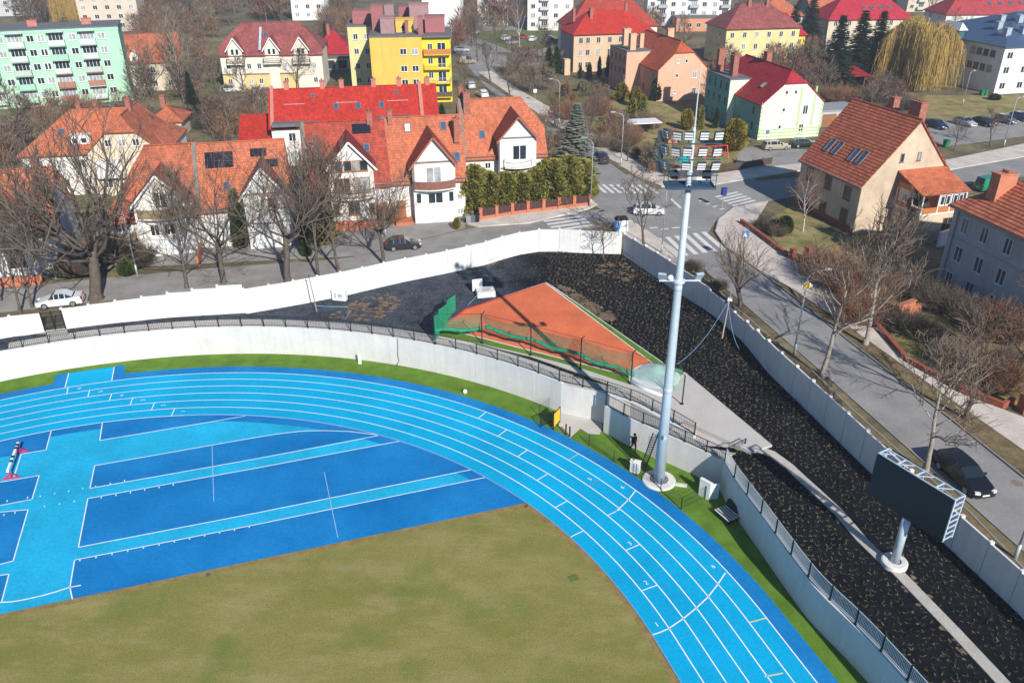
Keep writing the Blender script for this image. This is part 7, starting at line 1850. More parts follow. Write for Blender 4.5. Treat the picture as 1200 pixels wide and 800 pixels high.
CV['spruce'] = spruce_mesh(1,14,2.6,m_spruce); CV['blue'] = spruce_mesh(2,9,2.5,m_bluespruce,1.1); CV['spruce_b'] = spruce_mesh(3,12,2.2,m_spruce)
col_shape = lambda t: min(1,(t*12)**.5)*(1-t**5)**.5; cone_shape = lambda t: min(1,(t*9)**.5)*(1-t)**.6; ball_shape = lambda t: max(.02,math.sin(PI*min(1,t*.9+.1)))**.55
CV['thuja'] = leafball_mesh(4,5.5,1.55,col_shape,6500,m_thuja,.26); CV['thuja_b'] = leafball_mesh(5,5.0,1.65,col_shape,6500,m_thuja,.26); CV['ever'] = leafball_mesh(6,4,1.2,cone_shape,2600,m_ever,.24); CV['col'] = leafball_mesh(7,4.5,.75,cone_shape,2200,m_ever,.2); CV['gold'] = leafball_mesh(8,3.4,1.5,ball_shape,3000,m_goldbush,.22); CV['goldcol'] = leafball_mesh(9,3.5,.7,col_shape,1800,m_thuja,.2); CV['bushgreen'] = leafball_mesh(10,1.8,1.1,ball_shape,1600,m_ever,.18)
CH_ = {'spruce':14,'blue':9,'spruce_b':12,'thuja':5.5,'thuja_b':5,'ever':4,'col':4.5,'gold':3.4,'goldcol':3.5,'bushgreen':1.8}
def con(kind, label, u, v, H, rz=0, z=SZ, name='conifer', w=1.0, cat='tree', group=None):
    p = G(u,v,z); k = H/CH_[kind]; return make_tree(name, label, cat, CV[kind], None, (p.x,p.y,z), rz, (k*w,k*w,k), group)
con('blue','silvery blue spruce between the thuja hedge and the upper road',674,203,10.5,.3,name='spruce_tree',w=1.25)
for k, (u, v, H, w, lab) in enumerate([(556,250,6.3,1.0,'tallest thuja at the left end of the hedge above the brick fence'),(574,248,5.2,1.05,'thuja second from the left in the hedge'),(592,246,5.0,1.1,'thuja third from the left in the hedge above the brick fence'),(610,244,4.8,1.1,'thuja in the middle of the hedge, left one'),(628,241.5,5.0,1.1,'thuja in the middle of the hedge, right one'),(646,239,6.0,1.1,'broad tall thuja third from the right end of the hedge'),(664,236.5,6.2,1.1,'broad tall thuja second from the right end of the hedge'),(681,233,5.4,1.0,'thuja at the right end of the hedge by the lamp post')]):
    con(('thuja','thuja_b')[k%2], lab, u, v, H, k*1.9, name='thuja', w=w*1.22)
con('col','dark slim conifer in front of the fifth terraced house bay',621,224,5.6,.4)
con('goldcol','yellow green thuja in front of the third terraced house',379,284,6.2,.2,name='thuja',w=1.5); con('col','dark conifer beside the yellow green thuja of the third house',360,300,4.2,1.2,w=1.3)
con('col','tall dark narrow conifer between first and second terraced houses',284,290,7.0,.9,w=1.1); con('col','dark climbing conifer left of the corner house gable',519,160,5.5,.3,w=1.2)
for u, v, H, k, lab in [(975,100,15,'spruce','dark spruce at the left of the dark group behind the gazebo'),(1000,96,15.5,'spruce_b','dark spruce in the middle of the group behind the gazebo'),(1022,92,15,'spruce','dark spruce nearest the yellow willow'),(925,66,13,'spruce_b','dark spruce behind the yellow house, left one'),(945,60,15,'spruce','tall dark spruce behind the yellow house, right one')]: con(k,lab,u,v,H,u*.1,name='spruce_tree',w=1.75)
con('spruce','dark spruce left of the courtyard behind the white house',228,136,8.5,.2,name='spruce_tree',w=1.2); con('spruce_b','dark spruce beside the small pink house',384,70,9.5,.4,name='spruce_tree'); con('ever','dark conifer by the beige house left corner',643,88,6,.1,w=1.1); con('ever','green conifer beside the beige house porch',652,86,6,.7)
for u, v, H, k, w, lab in [(702,90,4.5,'col',1,'dark columnar conifer in front of the beige house, left'),(712,90,5.0,'col',1,'dark columnar conifer in front of the beige house, right'),(690,92,3.6,'goldcol',1,'light columnar thuja in front of the beige house'),(680,92,2.8,'ever',1,'low conifer in front of the beige house'),(728,118,3.5,'gold',1.2,'olive bush at the peach house corner'),(745,125,3.8,'gold',1.0,'golden bush before the peach house gable'),(740,145,4.5,'goldcol',1.2,'yellow green columnar thuja in the garden, taller'),(752,138,4.2,'goldcol',1.3,'yellow green columnar thuja in the garden, behind the taller one'),(768,118,4.5,'ever',1.3,'dark evergreen against the peach house gable'),
     (858,176,5.0,'gold',1.1,'large golden bush at the stair of the pale green house'),(805,152,3.6,'gold',.9,'golden bush behind the lamp rack, left'),(820,152,4.2,'goldcol',.8,'slim golden thuja behind the lamp rack'),(838,150,3.5,'ever',.9,'dark conifer under the green stair block'),(662,112,2.2,'bushgreen',1,'round dark bush on the garden lawn, left'),(682,108,2.2,'bushgreen',1,'round bush on the garden lawn, middle'),(672,118,1.8,'gold',.8,'low golden bush on the garden lawn')]: con(k,lab,u,v,H,u*.3,name='garden_conifer' if k!='gold' and k!='bushgreen' else 'evergreen_bush',w=w,cat='plant')
con('blue','grey green spruce in the garden left of the lamp rack',770,198,6.0,.4,name='spruce_tree')
con('bushgreen','bright green conifer bush on the lawn beside the birch',919,272,2.0,.3,name='evergreen_bush',cat='plant'); con('bushgreen','dark green bush by the brick wall of the end terraced house',150,322,1.8,.3,name='evergreen_bush',cat='plant'); con('bushgreen','small round bush in the right hand garden',1180,424,.9,.2,name='evergreen_bush',cat='plant'); con('bushgreen','clipped green bush by the white building entrance',1165,117,1.2,.2,name='evergreen_bush',cat='plant',w=2); con('gold','ivy bank beside the garage ramp of the fourth terraced house',535,268,1.4,.2,name='evergreen_bush',cat='plant')
# weeping willow
def willow_mesh(seed, H, R0):
    R_ = random.Random(seed); T = MB(); Cn = MB(); T.tube([(0,0,-.2),(.1,0,H*.3),(.1,.1,H*.55)],[.5,.42,.3],9)
    for k in range(16):
        a = 2*PI*k/16 + R_.uniform(-.2,.2); rr = R0*R_.uniform(.35,.8); tip = Vector((rr*math.cos(a), rr*math.sin(a), H*R_.uniform(.78,.98))); b = Vector((.1,.1,H*R_.uniform(.3,.5))); mid = b.lerp(tip,.5)+Vector((0,0,.6)); T.tube([b,mid,tip],[.2,.13,.05],5)
    LB = [(R_.uniform(0,2*PI), R0*R_.uniform(.25,.95), H*R_.uniform(.62,1.0), R_.uniform(.8,2.1)) for k in range(46)]
    for k in range(9000):
        a0, q0, zt, sp = LB[k % len(LB)]; c = Vector((q0*math.cos(a0)+R_.gauss(0,sp*.5), q0*math.sin(a0)+R_.gauss(0,sp*.5), zt + R_.gauss(0,.5))); q = min(1.3,c.xy.length/R0)
        c.z = min(c.z, H*(1.02-.30*q*q)); L = H*R_.uniform(.15,.85); z0 = max(.5, c.z-L); n = 3; pts=[c]; dx, dy = R_.gauss(0,.25), R_.gauss(0,.25)
        for i in range(1,n+1): t=i/n; pts.append(Vector((c.x*(1+.06*t)+dx*t+R_.gauss(0,.12), c.y*(1+.06*t)+dy*t+R_.gauss(0,.12), c.z+(z0-c.z)*t)))
        s = Vector((R_.gauss(0,1),R_.gauss(0,1),0)).normalized()*R_.uniform(.018,.04)
        for i in range(n): Cn.add([pts[i]-s,pts[i]+s,pts[i+1]+s*.8,pts[i+1]-s*.8],[(0,1,2,3)])
    return finish(T,Cn,m_bark,m_willow)
wm = willow_mesh(3,15,7.5); p = G(1068,102,SZ); make_tree('willow_tree','large golden weeping willow beside the white building','tree',wm,None,(p.x,p.y,SZ),.3)
p = G(85,26,SZ); make_tree('willow_tree','yellow willow at the top left behind the mint green block','tree',wm,None,(p.x,p.y,SZ),1.3,.8)

# thickets of bare trees among the far houses: too many to count, one mass
def in_house(x, y, mrg=2.0):
    for hx, hy, a, w, d in FOOT:
        dx, dy = x-hx, y-hy; u = dx*math.cos(a)+dy*math.sin(a); v = -dx*math.sin(a)+dy*math.cos(a)
        if -mrg < u < w+mrg and -mrg < v < d+mrg: return True
    return False
def thicket():
    R_ = random.Random(77); mb = MB()
    def cheap(p, H, n, mi, wd):
        sp = H*R_.uniform(.26,.36); mb.tube([p, p+Vector((R_.gauss(0,.2),R_.gauss(0,.2),H*.6))],[H*.018,H*.007],4,mi,caps=False)
        for k in range(n):
            t = R_.uniform(.22,.95); a = R_.uniform(0,2*PI); q = R_.random()**.6; env = math.sin(PI*min(1,(t*.85+.12)))**.7
            b = p + Vector((0,0,H*t*.72)) + Vector((math.cos(a),math.sin(a),0))*(sp*q*env*.8); d = Vector((math.cos(a)*R_.uniform(.2,.9),math.sin(a)*R_.uniform(.2,.9),R_.uniform(.35,1.1))).normalized()
            L = H*R_.uniform(.08,.2); s = d.orthogonal().normalized(); s = (Matrix.Rotation(R_.uniform(0,PI),3,d)@s)*wd
            m = b + d*L*.55 + Vector((R_.gauss(0,.1),R_.gauss(0,.1),0)); e = m + (d+Vector((R_.gauss(0,.4),R_.gauss(0,.4),R_.gauss(0,.3))))*L*.5
            mb.add([b-s,b+s,m+s*.7,m-s*.7],[(0,1,2,3)],mi); mb.add([m-s*.7,m+s*.7,e],[(0,1,2)],mi)
    Z = [(0,0,250,30,60,10,14),(158,30,255,122,26,7,12),(0,128,190,150,14,3,5.5),(222,118,310,168,22,4,7),(255,2,345,26,26,10,14),(382,5,416,60,10,9,13),(532,12,560,60,10,9,13),(560,6,660,34,22,8,13),(655,110,760,176,34,2,4.5),
         (832,68,960,122,34,5,9),(840,20,1000,40,16,8,12),(900,45,970,112,18,6,10),(1015,104,1060,130,10,3,6),(1050,2,1200,14,26,9,13),(690,34,770,50,10,8,11),(0,165,30,200,8,4,7),(600,60,650,110,12,5,8),(196,140,230,200,6,3,6),(620,140,660,190,10,2,5),(690,170,780,205,10,1.5,3)]
    for u0,v0,u1,v1,n,h0,h1 in Z:
        for k in range(int(n*1.35)):
            p = G(R_.uniform(u0,u1),R_.uniform(v0,v1),SZ)
            if in_house(p.x,p.y): continue
            H = R_.uniform(h0,h1)*1.12; far = p.length; cheap(Vector((p.x,p.y,SZ-.1)),H,int(110+H*16),R_.choice((0,0,1,2)),.020+far*.00020)
    o = mb.build('distant_thicket',[m_twig,m_twigtan,m_twigred],recalc=False); tag(o,'brown mass of bare trees and thickets among the far houses','thicket',None,'stuff')
thicket()
# ================================================================== cars
m_tyre = M('tyre_rubber',(.012,.012,.012),.9,.2); m_rim = M('wheel_rim',(.35,.36,.38),.35,.1,metal=.6); m_carglass = M('car_glass',(.012,.016,.02),.06,.2,spec=.8)
m_head = M('headlight_glass',(.65,.68,.70),.15,.05,spec=.8); m_tail = M('taillight_red',(.35,.01,.01),.25,.1); m_plate = M('number_plate',(.70,.70,.66),.5,.05); m_trim = M('car_trim',(.015,.015,.016),.6,.1)
def paint(nm, c, metal=.15): 
    if nm in MATS: return MATS[nm]
    m = bpy.data.materials.new(nm); m.use_nodes = True; b = m.node_tree.nodes['Principled BSDF']; b.inputs['Base Color'].default_value = (*c,1); b.inputs['Roughness'].default_value = .32; b.inputs['Metallic'].default_value = metal; b.inputs['Coat Weight'].default_value = .6; b.inputs['Coat Roughness'].default_value = .06; MATS[nm] = m; return m
PROF = { # x from nose, belt z, roof z (None outside the cabin)
 'hatch': [(0,.52,None),(.03,.66,None),(.12,.76,None),(.27,.92,None),(.30,.95,None),(.46,.97,1.44),(.60,.98,1.50),(.78,.98,1.45),(.93,1.0,1.20),(.975,.98,None),(1.0,.62,None)],
 'estate': [(0,.50,None),(.025,.64,None),(.10,.74,None),(.26,.90,None),(.29,.93,None),(.43,.95,1.40),(.55,.96,1.47),(.80,.97,1.44),(.93,.98,1.32),(.985,.97,None),(1.0,.60,None)],
 'sedan': [(0,.50,None),(.025,.64,None),(.10,.74,None),(.26,.90,None),(.30,.93,None),(.43,.95,1.40),(.54,.96,1.44),(.66,.97,1.40),(.80,1.0,1.05),(.83,1.0,None),(.97,.96,None),(1.0,.62,None)],
 'van': [(0,.55,None),(.03,.80,None),(.12,.98,None),(.18,1.05,None),(.20,1.07,None),(.30,1.1,1.85),(.38,1.1,1.95),(.60,1.1,1.97),(.95,1.1,1.92),(.985,1.1,None),(1.0,.65,None)]}
CARS = {}
def car_proto(kind, pname, col, L, W, hs=1.0):
    root = bpy.data.objects.new('parked_car', None); COL.objects.link(root)
    st = []
    for a, zb, zr in PROF[kind]:
        x = L*(a-.5); tw = 1 - .16*max(0,.12-a)/.12*1.2 - .10*max(0,a-.9)/.1
        st.append((x, zb*hs, zr*hs if zr else None, W/2*tw))
    B = MB(); Gl = MB(); rings = []
    for x, zb, zr, w in st:
        ring = [(x,-w*.94,.22),(x,-w,.42),(x,-w*1.0,zb*.82),(x,-w*.95,zb),(x,-w*.74,zr if zr else zb+.012)]
        rings.append([Vector(p) for p in ring] + [Vector((p[0],-p[1],p[2])) for p in ring[::-1]])
    for i in range(len(rings)-1):
        a, b = rings[i], rings[i+1]; za, zb2 = st[i][2], st[i+1][2]; cab = za or zb2
        for k in range(10):
            j = (k+1)%10; q = [a[k],b[k],b[j],a[j]]
            glass = cab and k in (3,5); shield = cab and (not za or not zb2) and k == 4
            if kind == 'van' and glass and i > 6: glass = False
            (Gl if (glass or shield) else B).add(q,[(0,1,2,3)])
            if glass:   # pillar bars on the side glass edges
                B.bar(b[k]*.999 + Vector((0,0,.0)), b[j], .05 , .03)
    for r in (rings[0], rings[-1]): B.poly(r)
    cp = paint(pname, col); body = B.build('body', cp, root, smooth=False)
    bm = bmesh.new(); bm.from_mesh(body.data); bmesh.ops.remove_doubles(bm, verts=bm.verts, dist=.002); bmesh.ops.recalc_face_normals(bm, faces=bm.faces); bm.to_mesh(body.data); bm.free()
    for p in body.data.polygons: p.use_smooth = True
    body.data.set_sharp_from_angle(angle=rad(38))
    Gl.build('windows', m_carglass, root)
    wr = .32*hs
    for x in (-L*.5+L*.19, L*.5-L*.20):
        for s in (-1,1):
            mb = MB(Matrix.Translation((x, s*(W/2-.09), wr)) @ Matrix.Rotation(rad(90)*-s,4,'X')); mb.lathe((0,0,0),[(.2,-.1),(wr-.03,-.1),(wr,-.07),(wr,.08),(wr-.03,.115),(.2,.115)],18); w = mb.build('wheel', m_tyre, root)
            mb = MB(Matrix.Translation((x, s*(W/2-.09), wr)) @ Matrix.Rotation(rad(90)*-s,4,'X')); mb.lathe((0,0,.116),[(wr*.68,0),(wr*.66,.012),(.06,.02)],14); mb.build('rim', m_rim, w)
            mb = MB(Matrix.Translation((x, s*(W/2-.002), wr)) @ Matrix.Rotation(rad(90)*-s,4,'X')); mb.lathe((0,0,-.03),[(wr+.07,0),(wr+.07,.034),(wr+.01,.036)],18); 
    f = st[1]; r_ = st[-1]
    for s in (-1,1):
        mb = MB(); mb.obox((-L/2+.10, s*W*.34, .62*hs),(.20,.34,.15),s*-.35); mb.build('headlight', m_head, root)
        mb = MB(); mb.obox((L/2-.05, s*W*.36, .80*hs),(.14,.22,.2),s*.25); mb.build('taillight', m_tail, root)
        mb = MB(); mb.obox((st[4][0]+.25, s*(W/2+.08), .95*hs),(.12,.2,.13)); mb.build('mirror', cp, root)
    mb = MB(); mb.box(-L/2-.02,-L/2+.06,-.26,.26,.36,.47); mb.box(L/2-.06,L/2+.02,-.26,.26,.52,.63); mb.build('number_plate', m_plate, root)
    mb = MB(); mb.box(-L/2-.012,-L/2+.08,-W*.30,W*.30,.50,.60); mb.box(-L/2+.2,L/2-.2,-W*.46,W*.46,.2,.26); mb.build('grille', m_trim, root)
    return root
def car(label, kind, pname, col, pos, heading, L=4.4, W=1.78, hs=1.0, name='parked_car', cat='car', group=None):
    """heading: direction the nose points to, in degrees"""
    k = (kind, pname, L)
    if k not in CARS: CARS[k] = car_proto(kind, pname, col, L, W, hs); o = CARS[k]
    else: o = copy_tree(CARS[k])
    o.name = name; o.location = (pos[0],pos[1],pos[2]); o.rotation_euler = (0,0,rad(heading+180)); o.scale=(1,1,1)
    for q in ('label','category','group'):
        if q in o: del o[q]
    return tag(o, label, cat, group)
def mid(a, b, z=SZ+.012): p = (G(*a,z)+G(*b,z))/2; return p
BLACK=(.006,.007,.010); WHITE=(.72,.73,.74); SILVER=(.42,.43,.45); NAVY=(.012,.022,.07); GREY=(.12,.125,.13); BEIGE=(.36,.31,.24); DKGREEN=(.01,.022,.018); RED=(.38,.02,.02); GREEN=(.0,.20,.09)
p = G(1128,560,SZ); car('black estate car driving down the road behind the scoreboard','estate','paint_black',BLACK,(p.x-.15,p.y-.2,SZ+.01),-80,4.62,1.82)
p = G(760,250,SZ); car('white hatchback crossing the middle of the crossroads','hatch','paint_white',WHITE,(p.x,p.y-.2,SZ+.015),-5,4.1,1.74)
p = G(473,291,SZ); car('dark grey hatchback parked in the side street behind the forked tree','hatch','paint_dark',(.02,.022,.026),(p.x,p.y,SZ+.01),12,4.1,1.74)
p = G(72,357,SZ); car('white car with dark soft top parked at the thick old tree','sedan','paint_white_b',WHITE,(p.x,p.y,SZ+.01),195,4.3,1.76)
p = G(703,189,SZ); car('dark blue car on the upper road seen from behind','hatch','paint_navy',NAVY,(p.x,p.y,SZ+.01),105,4.2,1.76)
p = G(909,175,SZ); car('beige estate car parked in front of the pale green house','estate','paint_beige',BEIGE,(p.x,p.y,SZ+.03),8,4.5,1.78)
p = G(941,172,SZ); car('dark green estate car parked beside the beige estate','estate','paint_dkgreen',DKGREEN,(p.x,p.y,SZ+.03),8,4.5,1.78)
p = G(1148,222,SZ); car('green van half hidden behind the pale orange pantile roof','van','paint_green',GREEN,(p.x+1.5,p.y,SZ+.02),20,5.0,1.95)
for u, v, kd, nm, c, lab in [(1097,150,'hatch','paint_navy_b',NAVY,'dark blue car at the left end of the car park row'),(1130,147,'hatch','paint_silver',SILVER,'silver car second in the car park row'),(1152,147,'hatch','paint_black_b',BLACK,'black car third in the car park row'),(1178,144,'estate','paint_grey',GREY,'grey car fourth in the car park row'),(1196,141,'hatch','paint_bluecar',(.02,.04,.14),'blue car at the right edge of the car park row')]:
    p = G(u,v,SZ); car(lab,kd,nm,c,(p.x,p.y,SZ+.03),-70,4.3,1.76)
p = G(1198,104,SZ); car('dark car under the canopy of the white building','hatch','paint_dark_c',(.02,.02,.025),(p.x,p.y,SZ+.01),15,4.2,1.76)
for u, v, kd, nm, c, hd, lab in [(270,108,'hatch','paint_white_c',WHITE,10,'white car before the guest house, left one'),(290,113,'hatch','paint_grey_c',SILVER,95,'silver car before the guest house, middle one'),(302,108,'estate','paint_white_d',WHITE,95,'white estate car before the guest house'),(312,110,'hatch','paint_dark_d',GREY,95,'dark car before the guest house at the right'),(380,96,'van','paint_van_white',WHITE,100,'white van beside the garage row at the guest house'),(54,137,'hatch','paint_dark_e',BLACK,20,'black car behind the white house roof at left'),(128,132,'hatch','paint_navy_c',NAVY,20,'dark blue car behind the white house ridge'),(88,134,'hatch','paint_dark_f',GREY,20,'grey car behind the white house ridge, left one'),
      (565,113,'hatch','paint_white_e',WHITE,110,'white car on the upper road above the corner house'),(552,103,'hatch','paint_silver_b',SILVER,100,'silver car at the kerb near the yellow block'),(541,61,'estate','paint_silver_c',SILVER,5,'silver estate beside the yellow block'),(548,75,'van','paint_beige_b',BEIGE,5,'beige pickup van beside the yellow block'),(555,40,'van','paint_van_white_b',WHITE,20,'white van on the distant parking area'),(592,28,'hatch','paint_dark_g',GREY,0,'dark car at the far end of the distant parking area'),(601,52,'hatch','paint_silver_d',SILVER,40,'silver car in the middle of the distant parking area'),(606,48,'hatch','paint_navy_d',NAVY,40,'navy car in the middle of the distant parking area'),(625,48,'hatch','paint_white_f',WHITE,70,'white car at the right of the distant parking area'),(612,46,'hatch','paint_red_b',RED,40,'red car in the row of the distant parking area'),(645,48,'estate','paint_dark_h',BLACK,0,'black car by the lawn of the distant parking area'),(595,47,'hatch','paint_white_g',WHITE,40,'white car leftmost in the row of the distant parking area')]:
    p = G(u,v,SZ); car(lab,kd,nm,c,(p.x,p.y,SZ+.03),hd,4.3,1.76)

# ================================================================== garden and playground things behind the mast head
m_redplay = M('play_red',(.50,.04,.02),.5,.1); m_teal = M('play_teal',(.0,.30,.32),.5,.1)
c = G(830,186,SZ); t = thing('climbing_frame','red climbing frame in the playground behind the lamp rack','climbing frame',(c.x,c.y,SZ),.2)
for x_ in (-3,-1,1,3):
    mb = MB(); mb.bar((x_,-1,0),(x_,0,2.0),.12); mb.bar((x_,1,0),(x_,0,2.0),.12); mb.build('leg', m_redplay, t)
mb = MB(); mb.bar((-3.1,0,2.0),(3.1,0,2.0),.14); mb.bar((-3,-.6,1.0),(3,-.6,1.0),.1); mb.build('crossbar', m_redplay, t)
c = G(786,168,SZ); t = thing('play_house','small orange play hut left of the lamp rack','play hut',(c.x,c.y,SZ),.3)
mb = MB(); mb.box(-.9,.9,-.8,.8,0,1.5); mb.build('wall', M('hut_orange',(.50,.19,.07),.7,.1), t); mb = MB(); mb.add([(-1.1,-1,1.5),(1.1,-1,1.5),(1.1,1,1.5),(-1.1,1,1.5),(-1.1,0,2.4),(1.1,0,2.4)],[(0,1,5,4),(3,4,5,2),(0,4,3),(1,2,5),(0,3,2,1)]); mb.build('roof', M('hut_brown',(.20,.08,.05),.7,.1), t)
c = G(800,200,SZ); t = thing('parasol','closed teal parasol in the playground garden','parasol',(c.x,c.y,SZ))
mb = MB(); mb.tube([(0,0,0),(0,0,2.2)],[.04,.04],6); mb.build('pole', m_lampgrey, t); mb = MB(); mb.lathe((0,0,1.5),[(1.1,0),(.7,.5),(.05,.8)],10); mb.build('canopy', m_teal, t)
c = G(862,196,SZ); t = thing('timber_fence','brown timber garden fence at the pavement left of the green house forecourt','fence',(0,0,0))
brick = [(790,206),(830,203),(870,199),(905,193)]
pts = GP(brick,SZ)
for a, b in zip(pts, pts[1:]):
    n = max(1,int((b-a).length/2)); an = math.atan2(b.y-a.y,b.x-a.x)
    for k in range(n): q = a.lerp(b,(k+.5)/n); mb = MB(); mb.obox((q.x,q.y+.3,SZ+.6),((b-a).length/n-.08,.05,1.0),an); mb.build('board', M('old_boards',(.075,.05,.035),.9,.2), t); q = a.lerp(b,k/n); mb = MB(); mb.obox((q.x,q.y+.3,SZ+.65),(.1,.1,1.3),an); mb.build('post', MATS['old_boards'], t)
for u, v, rz_, lab in [(1150,112,.2,'green wheelie bin at the white building, left one'),(1154,111.5,.4,'green wheelie bin at the white building, right one'),(1108,172,.1,'green bin by the pruned street trees')]:
    c = G(u,v,SZ); t = thing('wheelie_bin',lab,'bin',(c.x,c.y,SZ),rz_); mb = MB(); mb.add([(-.3,-.35,.06),(.3,-.35,.06),(.3,.35,.06),(-.3,.35,.06),(-.38,-.42,1.1),(.38,-.42,1.1),(.38,.42,1.1),(-.38,.42,1.1)],[(0,3,2,1),(4,5,6,7),(0,1,5,4),(1,2,6,5),(2,3,7,6),(3,0,4,7)]); mb.build('body', M('bin_green',(.01,.16,.06),.5,.1), t); mb = MB(); mb.box(-.42,.42,-.46,.46,1.102,1.18); mb.build('lid', M('bin_green',(.01,.16,.06)), t)
for u, v, c_, lab in [(549,262,(.25,.26,.28),'grey bin beside the brick fence gate, left one'),(554,261,(.10,.11,.13),'dark bin beside the brick fence gate, middle one'),(559,260.5,(.015,.016,.018),'black bin beside the brick fence gate, right one')]:
    c = G(u,v,SZ); t = thing('wheelie_bin',lab,'bin',(c.x,c.y,SZ),.1); mt = M('bin_'+lab.split()[0],c_,.5,.1); mb = MB(); mb.add([(-.25,-.3,.06),(.25,-.3,.06),(.25,.3,.06),(-.25,.3,.06),(-.32,-.37,1.05),(.32,-.37,1.05),(.32,.37,1.05),(-.32,.37,1.05)],[(0,3,2,1),(4,5,6,7),(0,1,5,4),(1,2,6,5),(2,3,7,6),(3,0,4,7)]); mb.build('body', mt, t); mb = MB(); mb.box(-.36,.36,-.4,.4,1.052,1.12); mb.build('lid', mt, t)

# ================================================================== person in black walking on the turf
def person(label, x, y, z, rz):
    """one continuous skinned body in mid stride, jacket and trousers black, bare face and hands"""
    J = [ # (pos, radius)
     ((0,0,.95),.155), ((0,-.01,1.12),.15), ((0,-.02,1.30),.165), ((0,-.02,1.43),.13), ((0,-.03,1.51),.06), ((0,-.05,1.58),.075), ((0,-.06,1.67),.098), ((0,-.055,1.755),.07),
     ((.19,-.02,1.41),.07), ((.25,.08,1.16),.052), ((.24,-.04,.94),.042), ((.235,-.10,.87),.036),
     ((-.19,-.02,1.41),.07), ((-.25,-.08,1.16),.052), ((-.23,-.26,.98),.042), ((-.225,-.33,.94),.036),
     ((.10,0,.88),.105), ((.11,-.16,.50),.07), ((.11,-.06,.10),.05), ((.115,-.20,.045),.045),
     ((-.10,0,.88),.105), ((-.11,.12,.50),.07), ((-.11,.40,.16),.05), ((-.115,.33,.055),.045)]
    E = [(0,1),(1,2),(2,3),(3,4),(4,5),(5,6),(6,7),(3,8),(8,9),(9,10),(10,11),(3,12),(12,13),(13,14),(14,15),(0,16),(16,17),(17,18),(18,19),(0,20),(20,21),(21,22),(22,23)]
    V = [Vector(p) for p, r in J]; Rr = [r for p, r in J]
    for (w, el, s) in ((11,10,1),(15,14,-1)):     # fingers and thumb
        d = (V[w]-V[el]).normalized(); side = d.cross(Vector((1,0,0))).normalized()
        for k in range(4):
            o = V[w] + d*.03 + side*(.024*(k-1.5)); i0 = len(V); V.append(o+d*.02); Rr.append(.010); V.append(o+d*(.055-.006*abs(k-1.2)) - Vector((s*.008,0,0))); Rr.append(.009); V.append(o+d*(.085-.01*abs(k-1.2)) - Vector((s*.025,0,0))); Rr.append(.008)
            E += [(w,i0),(i0,i0+1),(i0+1,i0+2)]
        i0 = len(V); V.append(V[w] - side*.04 + d*.01); Rr.append(.011); V.append(V[w] - side*.055 + d*.045); Rr.append(.009); E += [(w,i0),(i0,i0+1)]
    me = bpy.data.meshes.new('person'); me.from_pydata(V, E, []); o = bpy.data.objects.new('person_tmp', me); COL.objects.link(o)
    md = o.modifiers.new('skin','SKIN'); md.use_smooth_shade = True
    for i, r in enumerate(Rr): me.skin_vertices[0].data[i].radius = (r, r*(.8 if i in (1,2) else 1))
    me.skin_vertices[0].data[0].use_root = True
    sd = o.modifiers.new('sub','SUBSURF'); sd.levels = 2; sd.render_levels = 2
    dg = bpy.context.evaluated_depsgraph_get(); m2 = bpy.data.meshes.new_from_object(o.evaluated_get(dg)); bpy.data.objects.remove(o)
    b = bpy.data.objects.new('person', m2); COL.objects.link(b)
    m2.materials.clear(); 
    for m in (M('black_cloth',(.010,.010,.012),.9,.2), M('skin',(.42,.24,.17),.6,.05), M('black_trousers',(.012,.012,.014),.9,.2), M('shoe_black',(.02,.02,.02),.5,.1)): m2.materials.append(m)
    for p in m2.polygons:
        c = p.center; p.use_smooth = True
        p.material_index = 1 if (c.z > 1.50 or (abs(c.x) > .17 and c.z < .93 and c.z > .7) or (c.x < -.17 and c.y < -.29 and c.z > .8)) else (3 if c.z < .11 or (c.y > .28 and c.z < .2) else (2 if c.z < .95 else 0))
    b.location = (x,y,z); b.rotation_euler = (0,0,rz); tag(b, label, 'person')
    # face
    mb = MB()
    for s in (-1,1): mb.lathe((s*.034,-.150,1.668),[(.003,-.008),(.012,0),(.003,.008)],8)
    mb.build('eyes', M('eye_dark',(.02,.015,.012),.3,0), b)
    mb = MB(); mb.add([(-.015,-.152,1.625),(.015,-.152,1.625),(0,-.182,1.632),(0,-.152,1.675)],[(0,1,2),(0,2,3),(1,3,2),(0,3,1)]); mb.build('nose', M('skin',(.42,.24,.17)), b)
    mb = MB(); mb.box(-.024,.024,-.152,-.145,1.594,1.602); mb.build('mouth', M('lip',(.30,.10,.08),.5,0), b)
    for s in (-1,1): mb = MB(); mb.obox((s*.098,-.055,1.665),(.02,.035,.06)); mb.build('ear', M('skin',(.42,.24,.17)), b)
    mb = MB(Matrix.Translation((0,-.045,1.70))); mb.lathe((0,0,0),[(.104,-.05),(.112,0),(.108,.05),(.085,.085),(.045,.105),(.003,.11)],16); mb.build('cap', M('cap_black',(.008,.008,.009),.9,.1), b, smooth=True)
    mb = MB(); mb.box(-.06,.06,-.20,-.12,1.735,1.745); mb.build('cap_peak', M('cap_black',(.008,.008,.009)), b)
    mb = MB(); mb.lathe((0,-.015,.90),[(.175,0),(.172,.06)],16); mb.build('jacket_hem', M('black_cloth',(.010,.010,.012)), b)
c = G(742,529); person('person in black clothes and cap walking on the turf below the stair wall', c.x, c.y, 0.004, .35)

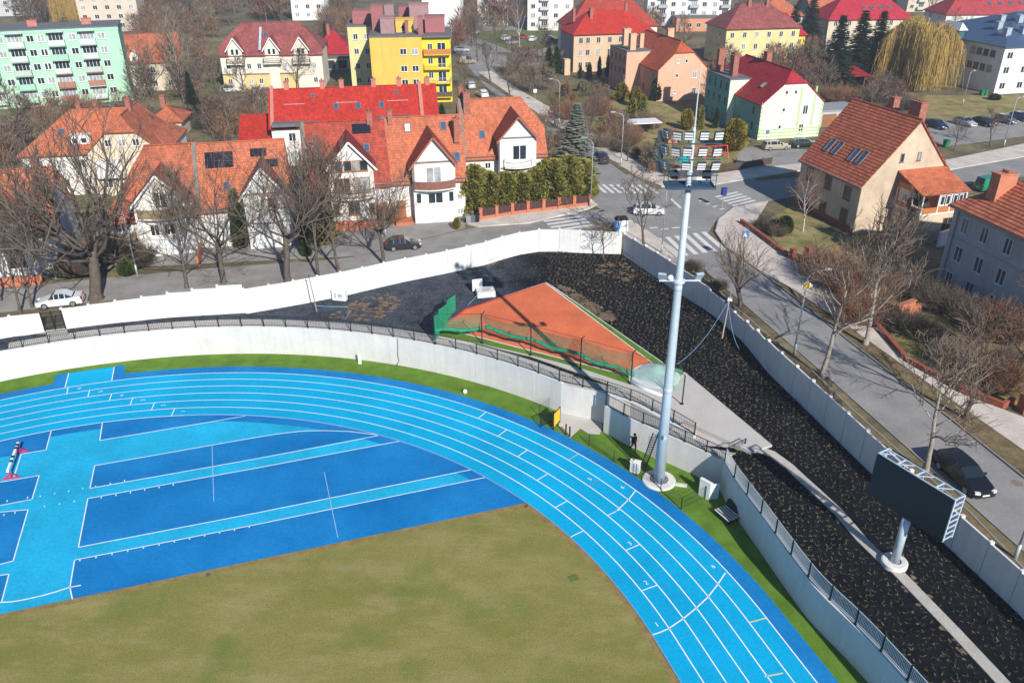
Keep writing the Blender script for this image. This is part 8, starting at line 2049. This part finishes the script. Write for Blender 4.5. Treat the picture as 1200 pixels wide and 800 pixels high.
# ================================================================== sky, sun, camera, haze
w = bpy.data.worlds.new('World'); scene.world = w; w.use_nodes = True; nt = w.node_tree
bg = nt.nodes['Background']; sky = nt.nodes.new('ShaderNodeTexSky'); sky.sky_type = 'NISHITA'; sky.sun_disc = False
SUN_AZ = 180 - 24.3; SUN_EL = 31.3
sky.sun_elevation = rad(SUN_EL); sky.sun_rotation = rad(SUN_AZ); sky.altitude = 200; sky.dust_density = 0.2; sky.air_density = 1.15; sky.ozone_density = 4.0
wb = nt.nodes.new('ShaderNodeVectorMath'); wb.operation = 'MULTIPLY'; wb.inputs[1].default_value = (.80, 1.0, 1.22)   # camera white balance set for the sun
nt.links.new(sky.outputs[0], wb.inputs[0]); nt.links.new(wb.outputs[0], bg.inputs[0]); bg.inputs[1].default_value = 0.07
ld = bpy.data.lights.new('sun', 'SUN'); ld.energy = 5.0; ld.angle = rad(.53); ld.color = (1.0, .955, .88)
so = bpy.data.objects.new('sun', ld); COL.objects.link(so); so.location = (60,-120,120)
sd = Vector((math.sin(rad(SUN_AZ))*math.cos(rad(SUN_EL)), math.cos(rad(SUN_AZ))*math.cos(rad(SUN_EL)), math.sin(rad(SUN_EL))))
so.rotation_euler = (-sd).to_track_quat('-Z','Y').to_euler()
cd = bpy.data.cameras.new('camera'); cam = bpy.data.objects.new('camera', cd); COL.objects.link(cam)
cd.sensor_width = 36; cd.lens = CF/1200*36; cd.clip_end = 3000; cd.clip_start = .5
mt = Matrix((( _R.x,_U.x,-_F.x),( _R.y,_U.y,-_F.y),( _R.z,_U.z,-_F.z))).to_4x4(); mt.translation = (0,0,CH); cam.matrix_world = mt
scene.camera = cam
vs = scene.view_settings; vs.view_transform = 'Standard'; vs.look = 'None'; vs.exposure = 0.44; vs.gamma = 1; vs.use_curve_mapping = False

# thin spring haze
mh = bpy.data.materials.new('haze_air'); mh.use_nodes = True; nh = mh.node_tree; nh.nodes.remove(nh.nodes['Principled BSDF'])
vol = nh.nodes.new('ShaderNodeVolumePrincipled'); vol.inputs['Color'].default_value = (.86,.92,1,1); vol.inputs['Density'].default_value = 0.00042; vol.inputs['Anisotropy'].default_value = .2
nh.links.new(vol.outputs[0], nh.nodes['Material Output'].inputs['Volume'])
mb = MB(); mb.box(-880,880,-135,890,-1.5,42); hz = mb.build('haze', mh); tag(hz, 'thin pale haze over the town', 'haze', None, 'stuff')
